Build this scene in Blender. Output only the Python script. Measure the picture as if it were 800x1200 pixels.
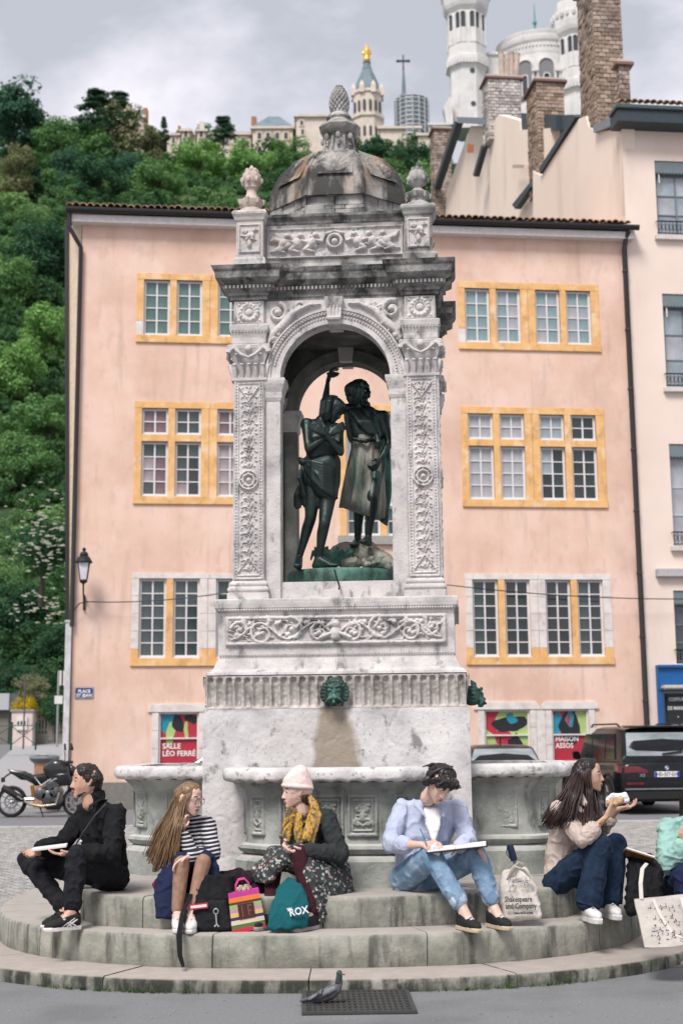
import bpy, bmesh, math, random
import numpy as np
from mathutils import Vector, Matrix, noise as mnoise
for o in list(bpy.data.objects): bpy.data.objects.remove(o)
SC = bpy.context.scene
COL = SC.collection
PI = math.pi
# ---------------------------------------------------------------- camera
FPX, CX, CY = 1700.0, 400.0, 545.0
PITCH, ROLL, CAMH = math.atan(318/1700.0), math.radians(.55), 1.61
_u = (0, -math.sin(PITCH), math.cos(PITCH)); F_ = (0, math.cos(PITCH), math.sin(PITCH))
_c, _s = math.cos(ROLL), math.sin(ROLL)
R_ = tuple(_c*(1, 0, 0)[i]-_s*_u[i] for i in range(3)); U_ = tuple(_s*(1, 0, 0)[i]+_c*_u[i] for i in range(3))
cam = bpy.data.cameras.new('camera'); camo = bpy.data.objects.new('camera', cam); COL.objects.link(camo)
m = Matrix.Identity(4)
for i in range(3):
    m[i][0] = R_[i]; m[i][1] = U_[i]; m[i][2] = -F_[i]
m[2][3] = CAMH
camo.matrix_world = m
cam.sensor_fit = 'VERTICAL'; cam.sensor_height = 36; cam.sensor_width = 24
cam.lens = 36*FPX/1200; cam.shift_y = -55/1200
cam.clip_start = .1; cam.clip_end = 3000
cam.dof.use_dof = True; cam.dof.focus_distance = 11.2; cam.dof.aperture_fstop = 2.8
SC.camera = camo
# ---------------------------------------------------------------- world, sun, exposure
W = bpy.data.worlds.new('World'); SC.world = W; W.use_nodes = True
nt = W.node_tree; nt.nodes.clear()
def _n(t, tree=nt, **k):
    x = tree.nodes.new(t)
    for a, b in k.items(): setattr(x, a, b)
    return x
SUN_EL, SUN_AZ = math.radians(52), math.radians(205)     # azimuth clockwise from +Y: behind the camera, to the left
sky = _n('ShaderNodeTexSky'); sky.sky_type = 'NISHITA'; sky.sun_disc = False
sky.sun_elevation = SUN_EL; sky.sun_rotation = SUN_AZ; sky.air_density = 1.2; sky.dust_density = 2
tc = _n('ShaderNodeTexCoord')
mp = _n('ShaderNodeMapping'); mp.inputs['Scale'].default_value = (1.0, 1.0, 2.0); mp.inputs['Location'].default_value = (3.1, .7, 1.35)
nz = _n('ShaderNodeTexNoise'); nz.inputs['Scale'].default_value = 4.2; nz.inputs['Detail'].default_value = 8; nz.inputs['Roughness'].default_value = .56; nz.inputs['Distortion'].default_value = .15
rp = _n('ShaderNodeValToRGB'); e = rp.color_ramp.elements
e[0].position = .40; e[0].color = (.235, .243, .268, 1); e[1].position = .60; e[1].color = (.42, .40, .43, 1)
x = e.new(.49); x.color = (.315, .312, .34, 1)
sc_ = _n('ShaderNodeVectorMath', operation='SCALE'); sc_.inputs['Scale'].default_value = .1
mx = _n('ShaderNodeMix', data_type='RGBA'); mx.inputs['Factor'].default_value = .93
bg = _n('ShaderNodeBackground'); wo = _n('ShaderNodeOutputWorld')
L = nt.links.new
L(tc.outputs['Generated'], mp.inputs['Vector']); L(mp.outputs[0], nz.inputs['Vector']); L(nz.outputs['Fac'], rp.inputs['Fac'])
L(sky.outputs[0], sc_.inputs[0]); L(sc_.outputs[0], mx.inputs['A']); L(rp.outputs['Color'], mx.inputs['B'])
L(mx.outputs['Result'], bg.inputs['Color']); bg.inputs['Strength'].default_value = 1.0; L(bg.outputs[0], wo.inputs['Surface'])
sl = bpy.data.lights.new('sun', 'SUN'); sl.energy = 1.5; sl.angle = math.radians(20); sl.color = (1, .955, .91)
so = bpy.data.objects.new('sun', sl); COL.objects.link(so)
sd = Vector((math.sin(SUN_AZ)*math.cos(SUN_EL), math.cos(SUN_AZ)*math.cos(SUN_EL), math.sin(SUN_EL)))
so.rotation_euler = sd.to_track_quat('Z', 'Y').to_euler()
SC.view_settings.view_transform = 'Standard'; SC.view_settings.look = 'None'; SC.view_settings.gamma = 1
SC.view_settings.exposure = 1.27
SC.render.engine = 'CYCLES'
# ---------------------------------------------------------------- projection helpers (pixels of the 800x1200 photograph -> places)
def ray(px, py):
    a = (px-CX)/FPX; b = -(py-CY)/FPX
    return Vector(F_)+a*Vector(R_)+b*Vector(U_)
def at(px, py, Y):
    d = ray(px, py); k = Y/d.y
    return Vector((d.x*k, Y, CAMH+d.z*k))
def gnd(px, py, z=0):
    d = ray(px, py); k = (z-CAMH)/d.z
    return Vector((d.x*k, d.y*k, z))
def on_plane(px, py, P0, ang):
    d = ray(px, py); n = (math.sin(ang), -math.cos(ang))
    k = (n[0]*P0[0]+n[1]*P0[1])/(n[0]*d.x+n[1]*d.y)
    x, y, z = d.x*k, d.y*k, CAMH+d.z*k
    return ((x-P0[0])*math.cos(ang)+(y-P0[1])*math.sin(ang), z)
# ---------------------------------------------------------------- mesh helper
class MB:
    def __init__(s): s.v = []; s.f = []
    def add(s, v, f):
        o = len(s.v); s.v += [tuple(p) for p in v]; s.f += [tuple(i+o for i in q) for q in f]; return s
    def box(s, x0, x1, y0, y1, z0, z1, M=None):
        v = [Vector(p) for p in ((x0,y0,z0),(x1,y0,z0),(x1,y1,z0),(x0,y1,z0),(x0,y0,z1),(x1,y0,z1),(x1,y1,z1),(x0,y1,z1))]
        if M: v = [M @ p for p in v]
        return s.add(v, [(0,3,2,1),(4,5,6,7),(0,1,5,4),(1,2,6,5),(2,3,7,6),(3,0,4,7)])
    def prism(s, poly, z0, z1, M=None, cap=True):
        n = len(poly); v = [Vector((p[0], p[1], z0)) for p in poly]+[Vector((p[0], p[1], z1)) for p in poly]
        if M: v = [M @ p for p in v]
        f = [(i, (i+1) % n, n+(i+1) % n, n+i) for i in range(n)]
        if cap: f += [tuple(range(n-1, -1, -1)), tuple(range(n, 2*n))]
        return s.add(v, f)
    def loft(s, rings, close=True, cap=True):
        n = len(rings[0]); v = []; f = []
        for r in rings: v += [tuple(p) for p in r]
        for k in range(len(rings)-1):
            for i in range(n if close else n-1):
                j = (i+1) % n
                f.append((k*n+i, k*n+j, (k+1)*n+j, (k+1)*n+i))
        if cap and close: f += [tuple(range(n-1, -1, -1)), tuple(range(len(v)-n, len(v)))]
        return s.add(v, f)
    def lathe(s, prof, n=24, c=(0,0,0), M=None, ph=0, ring=False):
        rings = []; prof = list(prof)+([prof[0]] if ring else [])
        for r, z in prof:
            rg = [Vector((c[0]+r*math.cos(ph+2*PI*i/n), c[1]+r*math.sin(ph+2*PI*i/n), c[2]+z)) for i in range(n)]
            if M: rg = [M @ p for p in rg]
            rings.append(rg)
        return s.loft(rings, cap=not ring)
    def tube(s, pts, r, n=8, flat=1.0):
        pts = [Vector(p) for p in pts]; R = r if isinstance(r, (list, tuple)) else [r]*len(pts)
        rings = []; up = None
        for i, p in enumerate(pts):
            t = (pts[min(i+1, len(pts)-1)]-pts[max(i-1, 0)])
            t = t.normalized() if t.length > 1e-9 else Vector((0,0,1))
            if up is None: up = Vector((0,0,1)) if abs(t.z) < .9 else Vector((0,1,0))
            a = t.cross(up)
            a = a.normalized() if a.length > 1e-6 else Vector((1,0,0)); b = a.cross(t).normalized(); up = b
            rings.append([p+a*R[i]*math.cos(2*PI*k/n)+b*R[i]*flat*math.sin(2*PI*k/n) for k in range(n)])
        return s.loft(rings)
    def bar(s, p0, p1, w, h, up=(0,0,1)):
        p0 = Vector(p0); p1 = Vector(p1); t = (p1-p0).normalized(); u = Vector(up)
        if abs(t.dot(u)) > .98: u = Vector((0,1,0))
        a = t.cross(u).normalized()*w/2; b = a.cross(t).normalized()*h/2
        v = [p0-a-b, p0+a-b, p0+a+b, p0-a+b, p1-a-b, p1+a-b, p1+a+b, p1-a+b]
        return s.add(v, [(0,1,2,3),(7,6,5,4),(0,4,5,1),(1,5,6,2),(2,6,7,3),(3,7,4,0)])
    def ball(s, c, r, n=10, m_=7, sc=(1,1,1), M=None):
        c = Vector(c); rings = []
        for k in range(1, m_):
            t = PI*k/m_
            rings.append([c+Vector((r*sc[0]*math.sin(t)*math.cos(2*PI*i/n), r*sc[1]*math.sin(t)*math.sin(2*PI*i/n), -r*sc[2]*math.cos(t))) for i in range(n)])
        if M: rings = [[M @ p for p in rg] for rg in rings]
        return s.loft(rings)
    def grid(s, P, flip=False):
        a, b = P.shape[:2]; v = P.reshape(-1, 3).tolist(); f = []
        for i in range(a-1):
            for j in range(b-1):
                q = (i*b+j, i*b+j+1, (i+1)*b+j+1, (i+1)*b+j)
                f.append(q[::-1] if flip else q)
        return s.add(v, f)
    def hull(s, sph, seg=1):
        bm = bmesh.new()
        for c, r in sph:
            bmesh.ops.create_icosphere(bm, subdivisions=seg, radius=r, matrix=Matrix.Translation(Vector(c)))
        g = bmesh.ops.convex_hull(bm, input=bm.verts)
        bmesh.ops.delete(bm, geom=[x for x in g['geom_interior'] if isinstance(x, bmesh.types.BMVert)]+[x for x in g['geom_unused'] if isinstance(x, bmesh.types.BMVert)], context='VERTS')
        bm.verts.ensure_lookup_table()
        for i, v in enumerate(bm.verts): v.index = i
        s.add([v.co.copy() for v in bm.verts], [[v.index for v in f.verts] for f in bm.faces])
        bm.free(); return s
    def chain(s, pr, seg=2):
        for a, b in zip(pr[:-1], pr[1:]): s.hull([a, b], seg)
        return s
    def xf(s, M):
        s.v = [tuple(M @ Vector(p)) for p in s.v]; return s
    def mesh(s, name, mat=None, smooth=None):
        me = bpy.data.meshes.new(name); me.from_pydata(s.v, [], s.f); me.validate(clean_customdata=False)
        if mat: me.materials.append(mat)
        if smooth is not None:
            me.polygons.foreach_set('use_smooth', [True]*len(me.polygons))
            if smooth < 179: me.set_sharp_from_angle(angle=math.radians(smooth))
        me.update(); return me
    def build(s, name, mat=None, parent=None, smooth=None, loc=None, world=False, bevel=0, recalc=True):
        me = s.mesh(name, mat, smooth)
        if recalc or bevel:
            bm = bmesh.new(); bm.from_mesh(me)
            if bevel:
                ed = [e for e in bm.edges if len(e.link_faces) == 2 and e.calc_face_angle(0) > .6]
                bmesh.ops.bevel(bm, geom=ed, offset=bevel, segments=2, affect='EDGES', clamp_overlap=True)
            bmesh.ops.recalc_face_normals(bm, faces=bm.faces); bm.to_mesh(me); bm.free()
        return link(name, me, parent, loc, world)
def link(name, me, parent=None, loc=None, world=False):
    o = bpy.data.objects.new(name, me); COL.objects.link(o)
    if loc is not None: o.location = loc
    if parent is not None:
        o.parent = parent
        if world: o.matrix_parent_inverse = mw(parent).inverted()
    return o
def mw(o):
    M = Matrix.LocRotScale(o.location, o.rotation_euler, o.scale)
    return mw(o.parent) @ o.matrix_parent_inverse @ M if o.parent else M
def tag(o, label=None, cat=None, group=None, kind=None):
    if label: o['label'] = label
    if cat: o['category'] = cat
    if group: o['group'] = group
    if kind: o['kind'] = kind
    return o
def thing(name, label, cat, loc=(0,0,0), rz=0, group=None):
    o = bpy.data.objects.new(name, None); COL.objects.link(o); o.location = loc; o.rotation_euler = (0,0,rz); o.empty_display_size = .1
    return tag(o, label, cat, group)
def dup(root, loc=None, rz=None, label=None, group=None):
    kids = {}
    for o in bpy.data.objects:
        if o.parent: kids.setdefault(o.parent.name, []).append(o)
    def cp(o, par):
        c = o.copy(); COL.objects.link(c); c.parent = par
        for k in kids.get(o.name, []): cp(k, c)
        return c
    r = cp(root, None)
    if loc is not None: r.location = loc
    if rz is not None: r.rotation_euler = (0,0,rz)
    if label: r['label'] = label
    if group: r['group'] = group
    return r
_tex = {}
def remeshed(mb, name, mat, parent=None, voxel=.008, smooth=4, disp=0, dscale=.1, world=False, seed=0, stretch=None):
    """voxel union of overlapping closed shapes, smoothed, with an optional cloth displacement done in numpy"""
    me = mb.mesh(name, mat); o = bpy.data.objects.new(name, me); COL.objects.link(o)
    r = o.modifiers.new('r', 'REMESH'); r.mode = 'VOXEL'; r.voxel_size = voxel; r.use_smooth_shade = True
    if smooth:
        s = o.modifiers.new('s', 'SMOOTH'); s.iterations = smooth; s.factor = .5
    dg = bpy.context.evaluated_depsgraph_get(); me2 = bpy.data.meshes.new_from_object(o.evaluated_get(dg))
    bpy.data.objects.remove(o)
    if disp:
        n = len(me2.vertices); co = np.empty(n*3); me2.vertices.foreach_get('co', co); co = co.reshape(-1, 3)
        no = np.empty(n*3); me2.vertices.foreach_get('normal', no); no = no.reshape(-1, 3)
        st = stretch or (1, 1, 1); h = np.empty(n)
        for i in range(n):
            p = co[i]; q = Vector((p[0]/dscale*st[0]+seed, p[1]/dscale*st[1], p[2]/dscale*st[2]))
            a = mnoise.noise(q); b = mnoise.noise(q*2.3+Vector((5,5,5)))
            h[i] = max(0,1-2.6*abs(a))**2*1.0-.12+b*.3
        co += no*(h*disp)[:, None]; me2.vertices.foreach_set('co', co.ravel())
    me2.materials.clear(); me2.materials.append(mat)
    me2.polygons.foreach_set('use_smooth', [True]*len(me2.polygons)); me2.update()
    return link(name, me2, parent, None, world)
def presmooth(mb, voxel, iters):
    o = remeshed(mb, 'tmp', None, None, voxel, iters); me = o.data
    r = MB(); r.v = [tuple(v.co) for v in me.vertices]; r.f = [tuple(p.vertices) for p in me.polygons]; bpy.data.objects.remove(o); return r
# ---------------------------------------------------------------- materials
MATS = {}
def mat(name, cols, scale=4, detail=5, rough=.8, bump=0, bscale=30, metal=0, stretch=(1,1,1), stain=None, top=None, island=0, spec=.4, objrand=0, coat=0, dist=0, noise_rough=.6):
    """cols: [(pos, rgb)...] ramp over noise; stain: (rgb, scale, lo, hi, stretch); top: (rgb, amount) for upward faces"""
    if name in MATS: return MATS[name]
    M = bpy.data.materials.new(name); M.use_nodes = True; t = M.node_tree; b = t.nodes['Principled BSDF']; l = t.links.new
    N = lambda k, **q: _n(k, t, **q)
    co = N('ShaderNodeTexCoord').outputs['Object']
    def nse(scale, detail, st, d=0, rg=noise_rough):
        mp = N('ShaderNodeMapping'); mp.inputs['Scale'].default_value = st; l(co, mp.inputs[0])
        q = N('ShaderNodeTexNoise'); q.inputs['Scale'].default_value = scale; q.inputs['Detail'].default_value = detail; q.inputs['Roughness'].default_value = rg; q.inputs['Distortion'].default_value = d
        l(mp.outputs[0], q.inputs['Vector']); return q.outputs['Fac']
    def ramp(src, els):
        r = N('ShaderNodeValToRGB'); E = r.color_ramp.elements
        while len(E) < len(els): E.new(.5)
        for i, (p, c) in enumerate(els): E[i].position = p; E[i].color = (*c, 1)
        l(src, r.inputs[0]); return r.outputs[0]
    def mix(f, a, bb, mode='MIX'):
        x = N('ShaderNodeMix', data_type='RGBA', blend_type=mode)
        for s_, v in ((x.inputs['Factor'], f), (x.inputs['A'], a), (x.inputs['B'], bb)):
            if hasattr(v, 'node'): l(v, s_)
            else: s_.default_value = v if isinstance(v, float) else (*v, 1)
        return x.outputs['Result']
    if len(cols) == 1: c = mix(0.0, cols[0][1], cols[0][1])
    else: c = ramp(nse(scale, detail, stretch, dist), cols)
    for st in ([stain] if stain and not isinstance(stain, list) else stain or []):
        rgb, s1, lo, hi, sstr = st[:5]; amt = st[5] if len(st) > 5 else 1.0
        f = ramp(nse(s1, 6, sstr), [(lo, (0,0,0)), (hi, (amt,)*3)])
        c = mix(f, c, rgb)
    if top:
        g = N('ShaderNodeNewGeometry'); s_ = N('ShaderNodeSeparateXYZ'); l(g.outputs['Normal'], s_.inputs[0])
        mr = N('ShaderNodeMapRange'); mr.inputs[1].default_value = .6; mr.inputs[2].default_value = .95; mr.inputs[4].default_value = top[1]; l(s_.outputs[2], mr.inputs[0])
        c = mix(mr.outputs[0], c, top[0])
    if island or objrand:
        if island: rnd = N('ShaderNodeNewGeometry').outputs['Random Per Island']
        else: rnd = N('ShaderNodeObjectInfo').outputs['Random']
        a = island or objrand
        mr = N('ShaderNodeMapRange'); mr.inputs[3].default_value = 1-a; mr.inputs[4].default_value = 1+a; l(rnd, mr.inputs[0])
        v = N('ShaderNodeVectorMath', operation='SCALE'); l(c, v.inputs[0]); l(mr.outputs[0], v.inputs['Scale']); c = v.outputs[0]
    l(c, b.inputs['Base Color'])
    b.inputs['Roughness'].default_value = rough; b.inputs['Metallic'].default_value = metal
    b.inputs['Specular IOR Level'].default_value = spec; b.inputs['Coat Weight'].default_value = coat
    if bump:
        bp = N('ShaderNodeBump'); bp.inputs['Distance'].default_value = bump; bp.inputs['Strength'].default_value = 1
        l(nse(bscale, 6, stretch), bp.inputs['Height']); l(bp.outputs[0], b.inputs['Normal'])
    MATS[name] = M; return M
def flat(name, rgb, rough=.7, metal=0, var=.12, scale=12, bump=.0, bscale=40, **k):
    lo = tuple(max(0, c*(1-var)) for c in rgb); hi = tuple(min(1, c*(1+var)) for c in rgb)
    return mat(name, [(.3, lo), (.7, hi)], scale=scale, rough=rough, metal=metal, bump=bump, bscale=bscale, **k)
def text(name, s, size, mat_, M, parent=None, ext=.002, align='CENTER', bold=0, squash=1, world=False):
    cu = bpy.data.curves.new(name, 'FONT'); cu.body = s; cu.size = size; cu.extrude = ext; cu.align_x = align; cu.align_y = 'CENTER'; cu.offset = bold; cu.resolution_u = 2
    o = bpy.data.objects.new(name, cu); COL.objects.link(o)
    dg = bpy.context.evaluated_depsgraph_get(); me = bpy.data.meshes.new_from_object(o.evaluated_get(dg)); bpy.data.objects.remove(o)
    me.transform(M @ Matrix.Diagonal((squash, 1, 1, 1))); me.materials.clear(); me.materials.append(mat_)
    return link(name, me, parent, None, world)
def facing(x, y, z, rz=0, rx=PI/2):     # text/plate frame: local +X right, +Y up, facing -Y
    return Matrix.Translation((x, y, z)) @ Matrix.Rotation(rz, 4, 'Z') @ Matrix.Rotation(rx, 4, 'X')
# ---- relief height fields
def seg_d(X, Z, a, b):
    ax, az = a; dx, dz = b[0]-ax, b[1]-az; L2 = dx*dx+dz*dz+1e-12
    t = np.clip(((X-ax)*dx+(Z-az)*dz)/L2, 0, 1)
    return np.hypot(X-ax-t*dx, Z-az-t*dz), t
class Relief:
    def __init__(s, x0, x1, z0, z1, step=.007):
        s.xs = np.linspace(x0, x1, max(4, int((x1-x0)/step))); s.zs = np.linspace(z0, z1, max(4, int((z1-z0)/step)))
        s.X, s.Z = np.meshgrid(s.xs, s.zs); s.H = np.zeros_like(s.X)
    def stroke(s, pts, r, h):
        R = r if isinstance(r, (list, tuple)) else [r]*len(pts)
        for i in range(len(pts)-1):
            d, t = seg_d(s.X, s.Z, pts[i], pts[i+1]); rr = R[i]*(1-t)+R[i+1]*t
            s.H = np.maximum(s.H, h*(rr/max(R))**.5*np.sqrt(np.clip(1-(d/np.maximum(rr, 1e-4))**2, 0, 1)))
        return s
    def blob(s, x, z, r, h, rz=None, a=0):
        rz = rz or r; c, q = math.cos(a), math.sin(a); u = (s.X-x)*c+(s.Z-z)*q; v = -(s.X-x)*q+(s.Z-z)*c
        s.H = np.maximum(s.H, h*np.sqrt(np.clip(1-(u/r)**2-(v/rz)**2, 0, 1))); return s
    def frame(s, x0, x1, z0, z1, w, h):
        for a, b in (((x0,z0),(x1,z0)), ((x1,z0),(x1,z1)), ((x1,z1),(x0,z1)), ((x0,z1),(x0,z0))): s.stroke([a, b], w, h)
        return s
    def spiral(s, x, z, r, turns, sgn, a0, w, h):
        n = int(14*turns); s.stroke([(x+r*(1-k/n*.85)*math.cos(a0+sgn*2*PI*turns*k/n), z+r*(1-k/n*.85)*math.sin(a0+sgn*2*PI*turns*k/n)) for k in range(n+1)], [w*(1-.5*k/n) for k in range(n+1)], h)
        s.blob(x, z, w*1.3, h*1.1); return s
    def leaf(s, x, z, L_, a, w, h):
        s.stroke([(x, z), (x+L_*.5*math.cos(a), z+L_*.5*math.sin(a)), (x+L_*math.cos(a+.35), z+L_*math.sin(a+.35))], [w*.6, w, w*.2], h); return s
    def ring(s, x, z, r, w, h):
        s.stroke([(x+r*math.cos(2*PI*k/20), z+r*math.sin(2*PI*k/20)) for k in range(21)], w, h); return s
    def rough(s, a, sc, seed=0):
        rs = np.random.RandomState(seed); n = rs.rand(*s.H.shape); 
        for _ in range(sc): n = (n+np.roll(n,1,0)+np.roll(n,-1,0)+np.roll(n,1,1)+np.roll(n,-1,1))/5
        n = (n-n.mean())/(n.std()+1e-9); s.H = s.H+a*n*.5; return s
    def mb(s, y=0, skirt=.0):
        P = np.stack([s.X, np.full_like(s.X, y)-s.H, s.Z], -1)
        return MB().grid(P)
rnd = random.Random(7)
# ---------------------------------------------------------------- shared materials
LIME = mat('limestone_pale', [(.28,(.33,.315,.318)),(.48,(.53,.505,.495)),(.70,(.67,.64,.62))], scale=4.2, detail=8, rough=.85, bump=.006, bscale=38,
           stain=[((.15,.15,.145), 9, .56, .68, (1,1,.55), .8), ((.46,.40,.34), 1.6, .55, .75, (1,1,1), .5), ((.18,.175,.17), 38, .61, .68, (1,1,1), .45)])
LIMEW = mat('limestone_weathered', [(.3,(.17,.17,.165)),(.5,(.36,.35,.335)),(.7,(.52,.50,.48))], scale=4, detail=9, rough=.9, bump=.008, bscale=34,
           stain=[((.045,.045,.045), 5, .50, .66, (1,1,.5), .9), ((.12,.13,.09), 2.2, .55, .7, (1,1,1), .6)])
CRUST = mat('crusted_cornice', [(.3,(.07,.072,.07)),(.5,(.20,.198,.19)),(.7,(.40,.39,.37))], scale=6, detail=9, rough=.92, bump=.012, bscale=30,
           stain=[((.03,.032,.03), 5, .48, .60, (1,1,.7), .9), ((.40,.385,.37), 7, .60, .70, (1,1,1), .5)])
DOMEM = mat('dome_stone', [(.3,(.15,.145,.135)),(.5,(.34,.32,.30)),(.7,(.50,.47,.44))], scale=3.4, detail=9, rough=.9, bump=.008, bscale=30,
           stain=[((.36,.19,.08), 2.0, .53, .64, (1,1,.4), .8), ((.035,.035,.033), 2.7, .46, .56, (1,1,.35), .93)])
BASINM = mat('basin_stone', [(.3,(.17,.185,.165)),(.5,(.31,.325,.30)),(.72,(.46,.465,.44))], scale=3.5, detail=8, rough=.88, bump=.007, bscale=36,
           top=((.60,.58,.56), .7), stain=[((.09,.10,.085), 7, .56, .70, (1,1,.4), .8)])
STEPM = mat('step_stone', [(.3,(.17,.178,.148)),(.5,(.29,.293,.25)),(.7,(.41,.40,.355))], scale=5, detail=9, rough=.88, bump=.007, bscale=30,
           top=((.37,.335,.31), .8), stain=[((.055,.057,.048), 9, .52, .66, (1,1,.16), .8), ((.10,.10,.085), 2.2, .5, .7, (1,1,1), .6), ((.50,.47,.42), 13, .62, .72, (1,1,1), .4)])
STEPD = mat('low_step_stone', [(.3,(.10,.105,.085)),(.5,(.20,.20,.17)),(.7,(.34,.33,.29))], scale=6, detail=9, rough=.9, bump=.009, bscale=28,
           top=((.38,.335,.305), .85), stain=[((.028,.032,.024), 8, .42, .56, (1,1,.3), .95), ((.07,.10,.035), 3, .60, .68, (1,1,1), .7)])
ASPH = mat('asphalt', [(.3,(.155,.158,.162)),(.7,(.235,.238,.242))], scale=60, detail=6, rough=.9, bump=.004, bscale=220,
           stain=[((.11,.115,.115), .9, .5, .72, (1,1,1), .7), ((.30,.295,.29), 90, .62, .7, (1,1,1), .6), ((.07,.07,.07), 45, .62, .68, (1,1,1), .5), ((.06,.06,.06), 2.2, .497, .503, (1,1,1), .0)])
ROADM = mat('road_asphalt', [(.3,(.15,.155,.165)),(.7,(.20,.205,.215))], scale=9, rough=.9, bump=.003, bscale=120)
SAND = flat('joint_sand', (.13,.125,.115), .95, bump=.004)
SETT = mat('sett_stone', [(.3,(.21,.205,.195)),(.7,(.36,.35,.335))], scale=6, rough=.8, bump=.003, bscale=60, objrand=.22, island=.0)
SETTS = mat('sett_stone_far', [(.3,(.21,.205,.195)),(.7,(.36,.35,.335))], scale=6, rough=.8, island=.22)
KERB = flat('kerb_stone', (.45,.44,.43), .85, bump=.003)
IRON = flat('black_iron', (.018,.02,.022), .5, metal=.3)
# ---------------------------------------------------------------- ground
def quad(name, pts, m_, kind='structure', z=0, nx=1):
    o = MB().add([(p[0], p[1], p[2] if len(p) > 2 else z) for p in pts], [(0,1,2,3)]).build(name, m_)
    return tag(o, kind=kind)
gr = quad('ground', [(-420,-30),(420,-30),(420,62),(-420,62)], ASPH); gr['label'] = 'grey asphalt ground of the square in front of the fountain'
road = quad('road', [(-60,27.75),(60,27.75),(60,60),(-60,60)], ROADM, z=.006); road['label'] = 'grey asphalt road between the cobbles and the houses'
plaza = tag(MB().box(-14,14,10.6,27.5,-.05,.004).build('cobbled_pavement', SAND), kind='structure'); plaza['label'] = 'cobbled square around the fountain steps'
kb = thing('kerb', None, None); kb['kind'] = 'structure'
for i in range(28):
    MB().box(-14+i+.004, -13+i-.004, 27.5, 27.68, -.05, .035+rnd.uniform(-.002,.002)).build('kerb_stone', KERB, kb, bevel=.008)
# setts: rows of slightly arched courses; only where a sett could be seen
sme = []
for k in range(6):
    w, d = .062+rnd.uniform(-.006,.006), .05+rnd.uniform(-.004,.004); b = .010; j = lambda: rnd.uniform(-.004,.004)
    P = [(-w+j(),-d+j(),0),(w+j(),-d+j(),0),(w+j(),d+j(),0),(-w+j(),d+j(),0)]
    Q = [(x*.82,y*.8,.016+rnd.uniform(-.001,.002)) for x,y,_ in P]; P2 = [(x,y,.006) for x,y,_ in P]
    q = MB().loft([P,P2,Q]); sme.append(q)
def inside_steps(x, y, a=2.85, b=2.95): return (abs((x+.2)/a))**2.4+(abs((y-12.87)/b))**2.4 < 1
spots = []
y = 10.7; row = 0
while y < 27.45:
    sy = .112; row += 1; sx = .138
    for i in range(-100, 100):
        x = i*sx+(row % 2)*sx/2
        xx, yy = x, y+.10*math.sin(x*1.1)
        lim = max(400/1700*yy*.98+.25, 5.0)
        if abs(xx) > lim or inside_steps(xx, yy): continue
        spots.append((xx, yy, .11*math.cos(x*1.1)))
    y += sy
spots.sort(key=lambda p: p[1])
shared = [q.mesh('sett', SETT, 40) for q in sme]
for i, (x, y_, a) in enumerate(spots[:300]):
    o = link('sett', shared[i % 6], plaza, (x, y_, .004+rnd.uniform(-.002,.003))); o.rotation_euler = (0,0,a+(PI if i % 2 else 0)+rnd.uniform(-.05,.05))
far = MB()
for i, (x, y_, a) in enumerate(spots[300:]):
    M = Matrix.Translation((x, y_, .004+rnd.uniform(-.002,.003))) @ Matrix.Rotation(a+rnd.uniform(-.05,.05), 4, 'Z'); q = sme[i % 6]
    far.add([M @ Vector(p) for p in q.v], q.f)
tag(far.build('setts', SETTS, plaza, recalc=False), kind='stuff')
# ---------------------------------------------------------------- steps
def sup(a, b, n, k, N, c=(-.2,12.87)):
    t = 2*PI*k/N; return (c[0]+a*math.copysign(abs(math.cos(t))**(2/n), math.cos(t)), c[1]+b*math.copysign(abs(math.sin(t))**(2/n), math.sin(t)))
def arc_len(P): return [0]+list(np.cumsum([math.dist(P[i], P[i+1]) for i in range(len(P)-1)]))
def ring_blocks(P, z0, z1, width, blen, parent, start=0, gap=.004, m_=None):
    P = P+[P[0]]; S = arc_len(P); tot = S[-1]; n = max(3, round(tot/blen)); c = Vector((-.2,12.87))
    def pt(s):
        s %= tot; i = int(np.searchsorted(S, s, 'right'))-1; i = min(i, len(P)-2); t = (s-S[i])/(S[i+1]-S[i]); return Vector(P[i]).lerp(Vector(P[i+1]), t)
    for k in range(n):
        a = start+tot*k/n+gap; b = start+tot*(k+1)/n-gap; mm = 9
        out = [pt(a+(b-a)*i/mm) for i in range(mm+1)]; inn = [p+(c-p).normalized()*width for p in out][::-1]
        jz = rnd.uniform(-.004,.003)
        # worn nosing: riser, rounded edge, tread
        rings = []
        for off, z in ((.012,z0),(.0,z0+.02),(.0,z1-.03+jz),(.006,z1-.012+jz),(.02,z1+jz)):
            rg = [p+(c-p).normalized()*(off+.004*math.sin(p.x*23+p.y*17+z*30)) for p in out]+inn
            rings.append([(p.x,p.y,z) for p in rg])
        MB().loft(rings).build('step_stone', m_ or STEPM, parent, smooth=50)
steps = tag(thing('fountain_steps', None, None), kind='structure'); steps['label'] = 'three worn curved stone steps under the fountain'
NN = 96
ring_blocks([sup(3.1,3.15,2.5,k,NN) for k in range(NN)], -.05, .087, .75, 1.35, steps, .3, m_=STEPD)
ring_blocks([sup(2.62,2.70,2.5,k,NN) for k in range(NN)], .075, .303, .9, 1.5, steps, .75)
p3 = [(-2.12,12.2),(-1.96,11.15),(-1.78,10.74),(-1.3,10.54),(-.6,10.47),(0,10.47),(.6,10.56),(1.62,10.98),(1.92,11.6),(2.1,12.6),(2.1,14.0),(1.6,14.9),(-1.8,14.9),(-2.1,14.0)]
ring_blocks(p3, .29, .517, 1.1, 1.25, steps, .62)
tag(MB().prism([(-.2+(x+.2)*.7, 12.87+(y_-12.87)*.7) for x, y_ in p3], 0, .512).build('step_core', STEPM, steps))
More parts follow.
